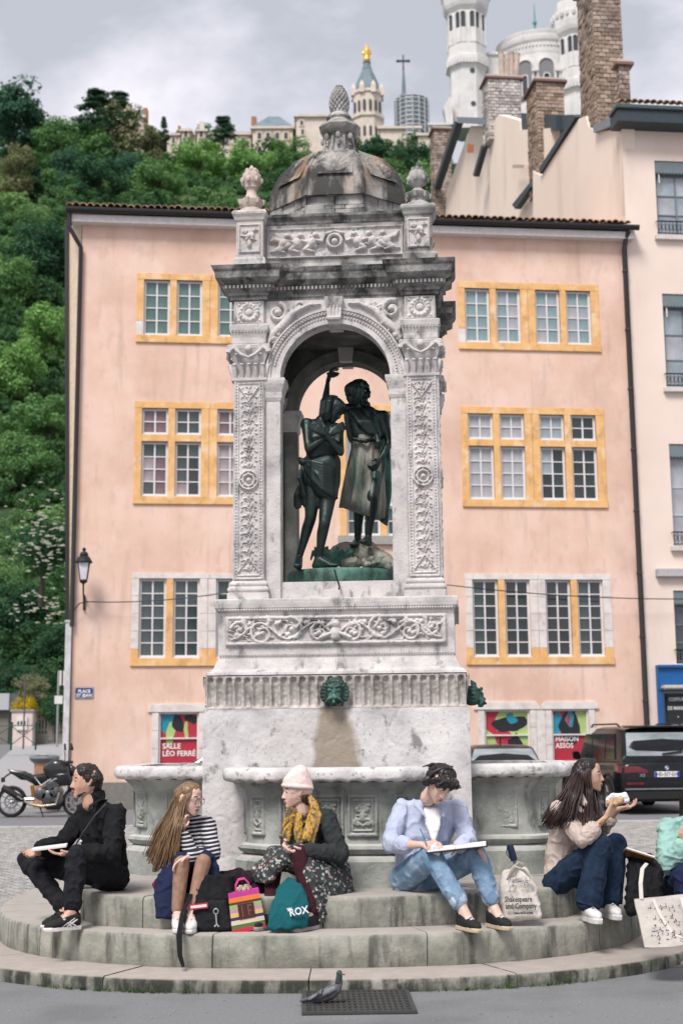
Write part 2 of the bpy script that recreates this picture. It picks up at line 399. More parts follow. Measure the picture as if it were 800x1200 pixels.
# ---------------------------------------------------------------- fountain (local frame, front = -Y)
FC = (.01, 12.78); FR = math.radians(-4.5)
fo = thing('fountain', 'tall carved stone fountain with a domed arched canopy and basins', 'fountain', (FC[0], FC[1], 0), FR)
def fz(py, yl): return at(392, py, FC[1]+yl).z
yF = -.775; yB = -1.0
z = {k: fz(k, yF) for k in (702,690,680,672,463,441,401,377,349,345,330,312,300,255,240,267)}
zb = {k: fz(k, yB) for k in (830,793,791,767,722,714,708,702)}
zb[702] = z[702]
def rect_ring(hx, hy, prof, n=1, c=(0,0)):
    """solid of rectangular rings following a moulding profile (out, z)"""
    return [[(c[0]-hx-o, c[1]-hy-o, zz), (c[0]+hx+o, c[1]-hy-o, zz), (c[0]+hx+o, c[1]+hy+o, zz), (c[0]-hx-o, c[1]+hy+o, zz)] for o, zz in prof]
def molded(name, hx, hy, prof, m_=LIME, c=(0,0), bevel=.004, parent=fo):
    return MB().loft(rect_ring(hx, hy, prof, c=c)).build(name, m_, parent, bevel=bevel)
# lower block with the rust-brown water stain under the spout
BLK = mat('limestone_block', [(.28,(.40,.385,.385)),(.5,(.60,.58,.58)),(.72,(.72,.70,.69))], scale=2.6, detail=8, rough=.85, bump=.010, bscale=16,
          stain=[((.14,.14,.13), 7, .58, .66, (1,1,.7), .8), ((.42,.38,.34), 1.2, .55, .75, (1,1,1), .5), ((.20,.19,.185), 24, .60, .66, (1.6,1,.8), .5)])
def add_water_stain(M):
    t = M.node_tree; l = t.links.new; b = t.nodes['Principled BSDF']; src = b.inputs['Base Color'].links[0].from_socket
    N = lambda k, **q: _n(k, t, **q)
    co = N('ShaderNodeTexCoord').outputs['Object']; sp = N('ShaderNodeSeparateXYZ'); l(co, sp.inputs[0])
    nz = N('ShaderNodeTexNoise'); nz.inputs['Scale'].default_value = 6; l(co, nz.inputs[0])
    def M1(op, a, b_=0.0, c_=None):
        x = N('ShaderNodeMath', operation=op)
        for i, v in enumerate((a, b_) + ((c_,) if c_ is not None else ())):
            if hasattr(v, 'node'): l(v, x.inputs[i])
            else: x.inputs[i].default_value = v
        return x.outputs[0]
    wid = M1('MULTIPLY_ADD', sp.outputs[2], -.16, .15+.16*1.75)
    ax = M1('ABSOLUTE', sp.outputs[0]); d = M1('SUBTRACT', wid, ax); d = M1('ADD', d, M1('MULTIPLY_ADD', nz.outputs[0], .12, -.06))
    mr = N('ShaderNodeMapRange'); l(d, mr.inputs[0]); mr.inputs[1].default_value = -.01; mr.inputs[2].default_value = .04
    fr = M1('LESS_THAN', sp.outputs[1], -.9); f = M1('MULTIPLY', mr.outputs[0], fr); f = M1('MULTIPLY', f, .85)
    mx = N('ShaderNodeMix', data_type='RGBA'); l(f, mx.inputs['Factor']); l(src, mx.inputs['A']); mx.inputs['B'].default_value = (.29,.235,.17,1)
    l(mx.outputs['Result'], b.inputs['Base Color'])
add_water_stain(BLK)
def noisy_box(x0, x1, y0, y1, z0, z1, step, amp, seed):
    mb = MB()
    def face(o, du, dv, lu, lv, nrm):
        nu, nv = max(2, int(lu/step)), max(2, int(lv/step)); P = np.empty((nv+1, nu+1, 3))
        for j in range(nv+1):
            for i in range(nu+1):
                p = Vector(o)+Vector(du)*(lu*i/nu)+Vector(dv)*(lv*j/nv)
                e = min(i, nu-i, j, nv-j); h = 0
                q = p*3.1+Vector((seed,0,0)); h = mnoise.fractal(q, 1, 2, 4)*amp
                cr = abs(mnoise.noise(p*2.3+Vector((0,seed,3)))); h -= amp*2.2*max(0, 1-cr/.018)*.6      # cracks
                p = p+Vector(nrm)*(h if e else 0)
                P[j, i] = p
        mb.grid(P)
    face((x0,y0,z0),(1,0,0),(0,0,1),x1-x0,z1-z0,(0,-1,0)); face((x1,y0,z0),(0,1,0),(0,0,1),y1-y0,z1-z0,(1,0,0))
    face((x0,y1,z0),(0,-1,0),(0,0,1),y1-y0,z1-z0,(-1,0,0))
    mb.add([(x0,y1,z0),(x1,y1,z0),(x1,y1,z1),(x0,y1,z1),(x0,y0,z1),(x1,y0,z1)], [(1,0,3,2),(4,5,2,3)])
    return mb
noisy_box(-1.07,1.07,-1.0,1.0,.5,zb[830],.014,.007,3).build('pedestal_block', BLK, fo, smooth=180, recalc=False)
# fluted frieze
def fluted(hw, y, z0, z1, n, ang):
    r = Relief(-hw, hw, z0, z1, .008); ph = (r.X+hw)/(2*hw)*n % 1
    zz = (r.Z-z0)/(z1-z0); g = np.clip(1-((ph-.5)/.36)**2, 0, 1)**.5
    topc = np.clip((.86+.1*np.clip(1-((ph-.5)/.36)**2, 0, 1)**.5-zz)/.03, 0, 1)*np.clip((zz-.04)/.05, 0, 1)
    r.H = .045*np.clip(zz*1.6-.2,0,1)**2*.6-.034*g*topc; r.rough(.004, 2, 3)
    return r.mb(y).xf(Matrix.Rotation(ang, 4, 'Z'))
zf0, zf1 = zb[830], zb[791]
MB().box(-1.02,1.02,-.95,.95,zf0-.02,zf1).build('frieze_core', LIME, fo)
FLUTE = mat('limestone_flutes', [(.3,(.34,.315,.29)),(.7,(.58,.54,.51))], scale=5, detail=8, rough=.88, bump=.006, bscale=40, stain=[((.15,.14,.125), 8, .54, .68, (1,1,.4), .8)])
for ang, hw, yy in ((0,1.045,-.985),(PI/2,.985,-1.045),(-PI/2,.985,-1.045),(PI,1.045,-.985)):
    fluted(hw, yy, zf0+.002, zf1, 28, ang).build('fluted_frieze', FLUTE, fo, smooth=60, recalc=False)
molded('moulding', 1.0, .94, [(.03,zf1-.004),(.055,zf1+.01),(.05,zf1+.03),(.0,zf1+.06),(-.03,zb[767]-.03),(-.05,zb[767]+.02)], bevel=0)
zp0, zp1 = zb[767], zb[714]
MB().box(-.965,.965,-.90,.90,zp0-.0,zp1).build('pedestal_upper', LIME, fo)
molded('pedestal_cap', .965, .90, [(.0,zp1-.01),(.012,zp1+.005),(.03,zp1+.03),(.035,z[702]-.04),(.035,z[702]-.008),(.02,z[702])])
# beads under the cap, tooth rows
bd = MB()
for k in range(86):
    x_ = -.95+k*1.9/85; bd.ball((x_,-.93,zp1+.012), .011, 6, 4); bd.ball((x_,-.915,zp0+.012), .009, 6, 4)
for k in range(80):
    yy = -.88+k*1.76/79
    bd.ball((.995,yy,zp1+.012), .011, 6, 4)
tag(bd.build('bead_row', LIME, fo), kind='stuff')
# dragon frieze panel
r = Relief(-.91,.91,zp0+.075,zp1-.03,.0065)
zc, hz = (zp0+zp1)/2+.02, (zp1-zp0)*.5
r.frame(-.885,.885,zp0+.10,zp1-.055,.018,.03); r.frame(-.86,.86,zp0+.12,zp1-.075,.006,.02)
for sg in (-1,1):
    for i,(cx_,rr) in enumerate(((.13,.085),(.36,.10),(.60,.10),(.78,.075))):
        r.spiral(sg*cx_, zc+(.012 if i % 2 else -.018), rr, 1.3, sg*(1 if i % 2 else -1), .6*i+1.1, .017, .036)
        for k in range(11): r.leaf(sg*(cx_+.06*math.cos(k*1.9)), zc+.055*math.sin(k*2.3), .055, 1.2*k+i, .010, .032)
        r.leaf(sg*(cx_-.04), zc+.02, .13, .4*i+.5, .022, .038); r.blob(sg*(cx_+.03), zc-.03, .028, .04, .02, .5)
    wave = [(sg*(.05+.8*t/30), zc+.065*math.sin(t/30*11)) for t in range(31)]; r.stroke(wave, .012, .034)
    for cx_ in (.24,.48,.70): r.blob(sg*cx_, zc+.06, .024, .042); r.leaf(sg*cx_, zc+.05, .07, PI/2+sg*.9, .014, .034)
r.blob(0, zc+.05, .04, .06); r.blob(0, zc-.03, .05, .06, .07); r.stroke([(-.12,zc-.06),(0,zc-.01),(.12,zc-.06)], .02, .05)
r.rough(.003, 2); r.mb(-.9035).build('dragon_relief', LIME, fo, smooth=60, recalc=False)
# ---- column bases, piers
DARKST2 = mat('grey_green_stone', [(.3,(.12,.13,.115)),(.5,(.20,.21,.19)),(.72,(.32,.32,.30))], scale=4, detail=9, rough=.92, bump=.006, bscale=34)  # darker grey-green stone for the rear and inner jambs
for sx in (-1,1):
    for sy in (-1,1):
        c = (sx*.735, sy*.64); zz = z[702]
        molded('column_base', .14, .135, [(.035,zz),(.035,zz+.06),(.02,zz+.065),(.035,zz+.085),(.03,zz+.105),(.008,zz+.118),(.018,zz+.13),(.018,zz+.145),(0,zz+.165)], c=c, bevel=.003)
        MB().box(c[0]-.133,c[0]+.133,c[1]-.128,c[1]+.128,zz+.15,z[349]).build('pier', LIME, fo)
        # jamb
        MB().box(sx*.60,sx*.47,sy*.735,sy*.56,zz,z[463]).build('jamb', LIME if sy < 0 else DARKST2, fo, bevel=.004)
        MB().box(sx*.84,sx*.68,sy*.51,sy*.34,zz,z[463]).build('jamb', DARKST2, fo, bevel=.004)
        for (hx,hy,cc) in ((.068,.090,(sx*.535,sy*.648)),(.082,.087,(sx*.76,sy*.425))):
            molded('impost', hx, hy, [(.0,z[463]-.03),(.012,z[463]),(.012,z[463]+.05),(.035,z[441]-.045),(.04,z[441]-.02),(.04,z[441]+.005)], c=cc, bevel=.003)
        # impost frieze over capital
        z0, z1 = z[401], z[377]
        molded('capital_frieze', .135, .131, [(.0,z0),(.012,z0+.01),(.012,z0+.06),(.03,z1-.05),(.035,z1-.01),(.02,z1)], c=c, bevel=.003)
# statue floor block between the columns
MB().box(-.60,.60,-.70,.70,z[702]-.002,fz(681,-.7)).build('statue_floor', LIME, fo, bevel=.006)
MB().box(-.10,.12,-.86,-.70,z[702]-.001,fz(690,-.85)).build('step_piece', LIME, fo, bevel=.006)
# pilaster relief shafts
def pilaster(cx_, z0, z1):
    r = Relief(-.128,.128,z0,z1,.0062); n = 14; H = z1-z0
    r.frame(-.118,.118,z0+.012,z1-.012,.010,.016); r.frame(-.092,.092,z0+.04,z1-.04,.008,.012)
    zm = z0+H*.49
    for R_0 in (.078,.05): r.ring(0, zm, R_0, .012, .03)
    r.blob(0, zm, .024, .035)
    for k in range(8): r.blob(.064*math.cos(k*PI/4), zm+.064*math.sin(k*PI/4), .009, .03)
    for sg, a, b in ((-1,z0+.07,zm-.10),(1,zm+.10,z1-.07)):
        n = 9
        for i in range(n):
            q = a+(b-a)*(i+.5)/n; w_ = .05+.012*math.sin(i*2.1)
            for s2 in (-1,1):
                r.leaf(0, q-.03, .058, PI/2-s2*.95, .008, .018); r.leaf(0, q+.02, .045, PI/2-s2*.6, .007, .016); r.blob(s2*w_*.95, q-.02, .008, .016); r.leaf(s2*.05, q+.035, .03, -PI/2+s2*.9, .006, .014)
            r.blob(0, q, .010+.010*(i % 3 == 0), .022, .020)
        for s2 in (-1,1):
            e_ = b if sg > 0 else a
            r.stroke([(s2*.085, e_+.0*sg), (0, e_-.12*(1 if sg > 0 else -1))], .007, .02)
    for k in range(int(H/.026)):
        for s2 in (-1,1): r.blob(s2*.105, z0+.03+k*.026, .007, .014)
    r.rough(.002, 2, int(abs(cx_)*10)); return r
for sx in (-1,1):
    pilaster(sx*.735, z[702]+.17, z[441]).mb(-.7685).xf(Matrix.Translation((sx*.735,0,0))).build('pilaster_relief', LIME, fo, smooth=60, recalc=False)
pilaster(.6, z[702]+.17, z[441]).mb(-.8685).xf(Matrix.Rotation(PI/2,4,'Z') @ Matrix.Translation((-.64,0,0))).build('pilaster_relief', LIME, fo, smooth=60, recalc=False)
# capitals: bell, leaves, volutes
def capital(c, out):
    mb = MB(); z0, z1 = z[441], z[401]; h = z1-z0
    mb.loft(rect_ring(.133,.128,[(.02,z0-.015),(.022,z0+.008),(.002,z0+.012),(.004,z0+h*.5),(.05,z1-.035)], c=c))
    mb.loft(rect_ring(.15,.145,[(.03,z1-.036),(.035,z1-.012),(.02,z1-.001)], c=c))
    for ax in range(4):
        M = Matrix.Translation((c[0],c[1],0)) @ Matrix.Rotation(ax*PI/2,4,'Z')
        for k in range(5):
            x_ = -.12+.06*k
            mb.tube([M @ Vector((x_,-.13,z0+.01)), M @ Vector((x_,-.15,z0+h*.25)), M @ Vector((x_,-.165,z0+h*.42)), M @ Vector((x_,-.185,z0+h*.38))], [.018,.024,.018,.006], 6)
        for s2 in (-1,1):
            pts = []
            for k in range(13):
                t = k/12*1.5*PI; rr = .052*(1-k/16); pts.append(M @ Vector((s2*(.115+rr*math.cos(t)), -.175, z1-.075+rr*math.sin(t))))
            mb.tube(pts, [.02-.0009*k for k in range(13)], 6)
            mb.tube([M @ Vector((s2*.13,-.17,z1-.03)), M @ Vector((s2*.06,-.19,z1-.10)), M @ Vector((0,-.175,z1-.12))], [.012,.02,.012], 6)
        mb.ball(M @ Vector((0,-.175,z1-.045)), .034, 8, 6)
    return mb
for sx in (-1,1):
    for sy in (-1,1): capital((sx*.735,sy*.64), 0).build('capital', LIME, fo, smooth=50)
# ---- arch walls
DARKST = mat('dark_stone', [(.3,(.035,.036,.033)),(.5,(.09,.092,.085)),(.72,(.20,.195,.18))], scale=4, detail=9, rough=.92, bump=.006, bscale=34)  # much darker stone for the ceiling and the side and rear arch walls
def arch_wall(hw, r, rz, zs, zt, y0, y1, ang, m_=LIME):
    mb = MB(); n = 24
    A = [(r*math.cos(PI-PI*k/n), zs+rz*math.sin(PI-PI*k/n)) for k in range(n+1)]
    def top(k): t = k/n; return (-hw+2*hw*t, zt)
    # front, back faces from arc to top, and soffit
    for y_, fl in ((y0,0),(y1,1)):
        v = []; f = []
        for k in range(n+1):
            a = A[k]; b = (a[0], zt); v += [(a[0],y_,a[1]),(b[0],y_,b[1])]
        for k in range(n): f.append((2*k,2*k+2,2*k+3,2*k+1))
        v += [(-hw,y_,zs),(-hw,y_,zt),(hw,y_,zs),(hw,y_,zt)]; m0 = 2*n+2
        f += [(m0,0,1,m0+1),(2*n,m0+2,m0+3,2*n+1)]
        mb.add(v, f)
    mb.add([(x,y_,zz) for x, zz in A for y_ in (y0,y1)], [(2*k,2*k+1,2*k+3,2*k+2) for k in range(n)])
    mb.add([(-hw,y0,zs),(-hw,y1,zs),(-r,y1,zs),(-r,y0,zs),(r,y0,zs),(r,y1,zs),(hw,y1,zs),(hw,y0,zs),(-hw,y0,zt),(hw,y0,zt),(hw,y1,zt),(-hw,y1,zt)], [(0,1,2,3),(4,5,6,7),(8,9,10,11)])
    mb.xf(Matrix.Rotation(ang,4,'Z')); return mb.build('arch_wall', m_, fo)
def archivolt(r, rz, zs, y, ang, w=.135, m_=LIME):
    mb = MB(); n = 32
    for a, b, o in ((.0,.03,.018),(.03,.085,.008),(.085,.115,.024),(.115,w,.036)):
        rings = []
        for k in range(n+1):
            t = PI-PI*k/n; c_, s_ = math.cos(t), math.sin(t)
            P = lambda q, yy: ((r+q)*c_, yy, zs+(rz+q)*s_)
            rings.append([P(a+.0005,y+.03),P(a+.0005,y-o),P(b-.0005,y-o),P(b-.0005,y+.03)])
        mb.loft(rings)
    for k in range(58):
        t = PI*(k+.5)/62; mb.ball(((r+.1)*math.cos(t), y-.028, zs+(rz+.1)*math.sin(t)), .009, 5, 4)
        mb.ball(((r+.058)*math.cos(t), y-.012, zs+(rz+.058)*math.sin(t)), .012, 5, 4)
    mb.xf(Matrix.Rotation(ang,4,'Z')); return mb.build('archivolt', m_, fo, smooth=40)
zs, zt = z[441]+.003, z[349]+.0
RZ = fz(379.5, -.735)-zs
for ang, hw, r_, y0 in ((0,.607,.47,-.735),(PI,.607,.47,-.735),(PI/2,.515,.36,-.835),(-PI/2,.515,.36,-.835)):
    arch_wall(hw, r_, RZ if r_ > .4 else .40, zs, zt, y0, y0+.17, ang, LIME if ang == 0 else DARKST)
    archivolt(r_, RZ if r_ > .4 else .40, zs, y0, ang, .132)
    if ang == PI: archivolt(r_, RZ, zs, -(-y0-.17)*-1-.0, 0, .1, DARKST) if False else None
# moulded inner face of the rear arch, seen through the front one
mb = MB(); n = 32
for a, b, o in ((.0,.03,.018),(.03,.085,.008),(.085,.11,.024)):
    rings = []
    for k in range(n+1):
        t = PI-PI*k/n; P = lambda q, yy: ((.47+q)*math.cos(t), yy, zs+(RZ+q)*math.sin(t))
        rings.append([P(a+.0005,.60),P(a+.0005,.565-o),P(b-.0005,.565-o),P(b-.0005,.60)])
    mb.loft(rings)
mb.build('archivolt', DARKST2, fo, smooth=40)
# keystones
for ang, y0 in ((0,-.735),(PI,-.735)):
    zk0, zk1 = zs+RZ-.015, zt-.002
    for yy in (y0, .735-.17-.73+.0):
        pass
    mb = MB(); M = Matrix.Rotation(ang,4,'Z')
    mb.loft([[(-a,yq,zq),(a,yq,zq),(a,y0+.02,zq),(-a,y0+.02,zq)] for a, yq, zq in ((.052,y0-.05,zk0),(.06,y0-.075,zk0+.05),(.062,y0-.06,zk1-.09),(.075,y0-.085,zk1-.05),(.08,y0-.10,zk1))])
    mb.tube([(-.055,y0-.085,zk0+.045),(.055,y0-.085,zk0+.045)], .02, 8)
    for q in (-.03,0,.03): mb.bar((q,y0-.072,zk0+.05),(q,y0-.07,zk1-.07),.012,.012)
    mb.xf(M).build('keystone', LIME, fo, smooth=30)
    MB().loft([[(-a,yq,zq),(a,yq,zq),(a,.56,zq),(-a,.56,zq)] for a, yq, zq in ((.06,.50,zs+RZ-.01),(.075,.48,zt-.1))]).xf(Matrix.Rotation(ang,4,'Z')).build('keystone', LIME, fo)
# spandrel carving
for ang in (0,):
    r = Relief(-.60,.60,zs+.02,zt-.005,.0065)
    for sg in (-1,1):
        r.spiral(sg*.49, zt-.11, .085, 1.4, sg, 1.2, .026, .05); r.spiral(sg*.30, zt-.065, .045, 1.2, -sg, .4, .018, .04)
        r.stroke([(sg*.13,zt-.045),(sg*.22,zt-.05),(sg*.36,zt-.12),(sg*.44,zt-.22),(sg*.53,zt-.30),(sg*.57,zt-.40)], [.012,.02,.035,.045,.035,.015], .06)
        r.blob(sg*.53, zt-.34, .035, .05)
        for k in range(7): r.leaf(sg*(.35+.03*k), zt-.08-.05*k, .07, 1.1*k, .016, .045)
    r.rough(.002,2)
    P = np.stack([r.X, np.full_like(r.X,-.7355)-r.H, r.Z], -1)
    mb = MB(); a, b = P.shape[:2]; inside = ((r.X/(.47+.128))**2+((r.Z-zs)/(RZ+.128))**2) < 1; v = P.reshape(-1,3).tolist(); f = []
    for i in range(a-1):
        for j in range(b-1):
            if not (inside[i,j] or inside[i+1,j+1] or inside[i,j+1] or inside[i+1,j]): f.append((i*b+j,i*b+j+1,(i+1)*b+j+1,(i+1)*b+j))
    mb.add(v, f).build('spandrel_relief', LIME, fo, smooth=60, recalc=False)
# wreath blocks
for sx in (-1,1):
    r = Relief(-.13,.13,z[377]+.002,z[349]-.004,.006); zm = (z[377]+z[349])/2; hh = (z[349]-z[377])/2
    r.frame(-.122,.122,z[377]+.012,z[349]-.014,.006,.014)
    for k in range(14): r.blob(.072*math.cos(k*PI/7), zm+.07*math.sin(k*PI/7), .021, .03)
    r.ring(0,zm,.05,.012,.02); r.blob(0,zm,.035,.028); r.rough(.002,2)
    for q in (-1,1):
        for w_ in (-1,1): r.leaf(q*.10, zm+w_*.08, .03, math.atan2(-w_,-q), .012, .015)
    r.mb(-.7695).xf(Matrix.Translation((sx*.735,0,0))).build('wreath_relief', LIME, fo, smooth=60, recalc=False)
# ---- inner ceiling, entablature, cornice
MB().box(-.66,.66,-.56,.56,zt-.10,zt-.02).build('canopy_ceiling', DARKST, fo)
ze0, ze1 = z[349], z[312]; eh = ze1-ze0
CORN = [(0,0),(.015,.004),(.015,.10),(.03,.14),(.03,.22),(.055,.30),(.06,.44),(.10,.52),(.13,.60),(.135,.80),(.15,.86),(.165,.97),(.14,1.0)]
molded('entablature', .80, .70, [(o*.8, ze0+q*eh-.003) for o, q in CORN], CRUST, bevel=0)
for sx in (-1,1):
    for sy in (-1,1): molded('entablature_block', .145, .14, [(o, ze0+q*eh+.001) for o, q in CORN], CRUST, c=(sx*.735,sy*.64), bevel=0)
dn = MB()
def dent(c, hx, hy, off, zq, h, w, p):
    for sx, (hh, dd) in ((0,(hx,hy)),(1,(hy,hx))):
        n = int(2*(hh+off)/p)
        for k in range(n):
            u = -(hh+off)+(k+.5)*2*(hh+off)/n
            for s2 in (-1,1):
                y_ = s2*(dd+off)
                if sx == 0: dn.box(c[0]+u-w/2,c[0]+u+w/2,c[1]+y_-.016,c[1]+y_+.016,zq,zq+h)
                else: dn.box(c[0]+y_-.016,c[0]+y_+.016,c[1]+u-w/2,c[1]+u+w/2,zq,zq+h)
dent((0,0), .80,.70,.05, ze0+.32*eh, .028, .018, .034)
for sx in (-1,1):
    for sy in (-1,1):
        dent((sx*.735,sy*.64),.145,.14,.062, ze0+.325*eh, .028, .018, .034); dent((sx*.735,sy*.64),.135,.131,.02, z[377]-.075, .022, .014, .026)
tag(dn.build('dentils', LIMEW, fo, recalc=False), kind='stuff')
# ---- attic
za0 = ze1; zA = fz(255,-.70); zA2 = fz(241,-.76)
MB().box(-.74,.74,-.63,.63,za0-.01,zA).build('attic_block', LIMEW, fo, bevel=.006)
molded('attic_base', .75, .64, [(.02,za0-.004),(.02,za0+.05),(.008,za0+.07),(0,za0+.085)], LIMEW, bevel=.004)
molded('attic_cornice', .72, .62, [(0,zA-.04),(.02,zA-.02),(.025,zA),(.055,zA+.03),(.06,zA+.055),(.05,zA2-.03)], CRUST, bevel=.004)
for sx in (-1,1):
    for sy in (-1,1):
        c = (sx*.735,sy*.64)
        molded('attic_pedestal', .118, .118, [(.022,za0-.003),(.022,za0+.095),(.005,za0+.115),(0,za0+.12),(0,zA-.03),(.012,zA-.015),(.02,zA+.01),(.034,zA+.035),(.036,zA2-.035),(.02,zA2-.012)], LIMEW if sx > 0 else LIME, c=c, bevel=.003)
        f_ = [(.09,0),(.11,.012),(.105,.04),(.07,.06),(.066,.085),(.10,.115),(.105,.14),(.06,.165),(.035,.19),(.045,.205),(.075,.235),(.088,.275),(.08,.32),(.05,.36),(.022,.385),(.018,.40),(.008,.43),(.001,.435)]
        if sx < 0: f_ = [(.09,0),(.11,.012),(.105,.04),(.075,.055),(.10,.09),(.105,.125),(.06,.16),(.045,.20),(.045,.235),(.062,.25),(.058,.265),(.07,.29),(.088,.33),(.08,.37),(.05,.41),(.022,.435),(.018,.45),(.001,.47)]
        mb = MB().lathe(f_, 20, (c[0],c[1],zA2-.015))
        for k in range(7):
            for q_ in (0,1,2): mb.ball((c[0]+(.085-.02*q_)*math.cos(k*PI*2/7+q_),c[1]+(.085-.02*q_)*math.sin(k*PI*2/7+q_),zA2+.25+.045*q_+(.05 if sx < 0 else 0)),.021,6,5,(1,1,1.4))
            mb.tube([(c[0]+.10*math.cos(k*PI*2/7),c[1]+.10*math.sin(k*PI*2/7),zA2+.075),(c[0]+.11*math.cos(k*PI*2/7),c[1]+.11*math.sin(k*PI*2/7),zA2+.12)],[.016,.02],6)
        mb.build('finial', mat('warm_finial_stone', [(.3,(.42,.34,.29)),(.7,(.66,.56,.50))], scale=8, detail=6, rough=.85, bump=.005, bscale=40, stain=[((.2,.18,.16), 10, .56, .68, (1,1,1), .6)]) if sx < 0 else LIMEW, fo, smooth=50)
# attic reliefs: putti frieze in the middle, small panels on the pedestals
r = Relief(-.60,.60,za0+.13,zA-.06,.0065); zm = (za0+.13+zA-.06)/2
r.frame(-.59,.59,za0+.14,zA-.07,.009,.02)
r.ring(0,zm,.06,.02,.05); r.blob(0,zm,.035,.05); r.stroke([(-.07,zm+.07),(0,zm+.09),(.07,zm+.07)],.02,.05)
for sg in (-1,1):
    for x_, hd in ((.17,1),(.30,0),(.42,1)):
        r.blob(sg*x_, zm+.055, .032, .07); r.blob(sg*(x_+.03), zm-.005, .045, .06, .055, sg*.6)
        r.stroke([(sg*(x_+.03),zm-.02),(sg*(x_+.09),zm-.065),(sg*(x_+.02),zm-.085)],[.03,.024,.014],.05)
        r.stroke([(sg*(x_+.01),zm+.02),(sg*(x_-.06),zm+.0),(sg*(x_-.08),zm+.05)],[.02,.018,.012],.05)
    r.leaf(sg*.48, zm+.02, .10, .3 if sg > 0 else PI-.3, .03, .045); r.stroke([(sg*.40,zm-.02),(sg*.50,zm-.07),(sg*.56,zm-.075)],[.035,.025,.01],.05)
    for k in range(6): r.leaf(sg*(.2+.05*k), zm-.04+.02*(k % 2), .06, 1.3*k, .014, .035)
r.rough(.002,2); r.mb(-.6315).build('putti_relief', LIME, fo, smooth=60, recalc=False)
for sx in (-1,1):
    r = Relief(-.098,.098,za0+.15,zA-.05,.006); zm2 = (za0+.15+zA-.05)/2
    r.frame(-.088,.088,za0+.16,zA-.06,.007,.014); r.blob(0,zm2+.02,.03,.04); r.blob(0,zm2-.05,.022,.03,.04)
    for q in (-1,1): r.leaf(0,zm2-.01,.08,PI/2-q*.8,.018,.032); r.leaf(0,zm2+.02,.07,-PI/2+q*.7,.016,.03); r.spiral(q*.045,zm2+.07,.022,1,q,0,.009,.025)
    r.rough(.002,2); r.mb(-.7595).xf(Matrix.Translation((sx*.735,0,0))).build('pedestal_relief', LIME, fo, smooth=60, recalc=False)
# ---- dome, lantern, pine cone
zd0, zd1 = fz(238,-.45), fz(187,-.15)
mb = MB(); rr_ = rnd
for tier, (hw_, zz0, zz1) in enumerate(((.66,zA2-.035,zA2+.03),(.645,zA2+.028,zA2+.075),(.62,zA2+.073,zd0+.05))):
    ph = PI/8; R8 = hw_/math.cos(PI/8)
    P8 = [Vector((R8*math.cos(ph+k*PI/4), R8*math.sin(ph+k*PI/4)*.93)) for k in range(8)]
    for k in range(8):
        a, b = P8[k], P8[(k+1) % 8]; n = 3-(k+tier) % 2
        for i in range(n):
            p, q = a.lerp(b, i/n+.004), a.lerp(b, (i+1)/n-.004); o_ = rnd.uniform(-.015,.012); zt_ = zz1+rnd.uniform(-.010,.004)
            MB().loft([[(p.x*(1+o_),p.y*(1+o_),zq),(q.x*(1+o_),q.y*(1+o_),zq),(q.x*.7,q.y*.7,zq),(p.x*.7,p.y*.7,zq)] for zq in (zz0,zt_)]).build('rubble_stone', LIMEW, fo, bevel=.006)
dome = MB(); prof = []
for k in range(13):
    t = k/12*PI/2*.86; prof.append((.185+.435*math.cos(t)**1.0-.0, zd0+.02+(zd1-zd0)*math.sin(t)/math.sin(PI/2*.86)))
dome.lathe([(a/math.cos(PI/8), b) for a, b in prof], 8, (0,0,0), ph=PI/8)
for k in range(8):
    t = PI/8+k*PI/4; dome.tube([((a/math.cos(PI/8)-.004)*math.cos(t),(a/math.cos(PI/8)-.004)*math.sin(t),b) for a, b in prof],.016,6)
dome.build('dome', DOMEM, fo, smooth=30)
dr = MB()
for k in range(8):
    t = k*PI/4
    for q_ in range(0):
        a, b = prof[4+2*q_]
        dr.ball(((a+.0)*math.cos(t),(a+.0)*math.sin(t),b),.05-.008*q_,8,6,(1,1,1)); dr.ball(((a+.0)*math.cos(t+.14),(a)*math.sin(t+.14),b-.05),.03,6,5); dr.ball((a*math.cos(t-.14),a*math.sin(t-.14),b-.05),.03,6,5)

# shell and mask carving on the facets
for k in range(8):
    a, b = prof[6]; t = k*PI/4
    r = Relief(-.16,.16,-.17,.17,.008)
    for q in range(7): r.stroke([(0,-.10),(.13*math.sin(-1.1+q*.37),-.10+.2*math.cos(-1.1+q*.37))],[.006,.014],.010)
    r.ring(0,-.02,.13,.008,.009); r.blob(0,.02,.025,.014); r.rough(.002,2)
    tilt = math.atan2(prof[5][0]-prof[7][0], prof[7][1]-prof[5][1])
    r.mb(0).xf(Matrix.Rotation(t+PI/2,4,'Z') @ Matrix.Translation((0,-a*1.0-.0,b)) @ Matrix.Rotation(-tilt,4,'X')).build('dome_carving', DOMEM, fo, smooth=60, recalc=False)
zl = zd1; zL = {k: fz(k, 0) for k in (184,165,152,149,141,137,101)}
lan = MB().lathe([(.25,zl-.05),(.285,zl-.035),(.28,zl-.005),(.235,zl+.012),(.20,zl+.03),(.165,zl+.06),(.125,zL[165]-.05),(.112,zL[165]),(.12,zL[165]+.03),(.165,zL[152]-.06),(.185,zL[152]-.03),(.20,zL[152]),(.17,zL[149]+.01),(.11,zL[149]+.02)], 8, ph=PI/8)
for k in range(8):
    t = PI/8+k*PI/4
    lan.tube([(.27*math.cos(t),.27*math.sin(t),zl+.01),(.22*math.cos(t),.22*math.sin(t),zl+.06),(.16*math.cos(t),.16*math.sin(t),zl+.06),(.135*math.cos(t),.135*math.sin(t),zL[165])],[.020,.022,.016,.012],6)
    t2 = k*PI/4; lan.ball((.155*math.cos(t2),.165*math.sin(t2),zL[165]-.01),.024,8,6,(1,1,1.5)); lan.ball((.15*math.cos(t2),.15*math.sin(t2),zL[165]-.09),.016,6,5)
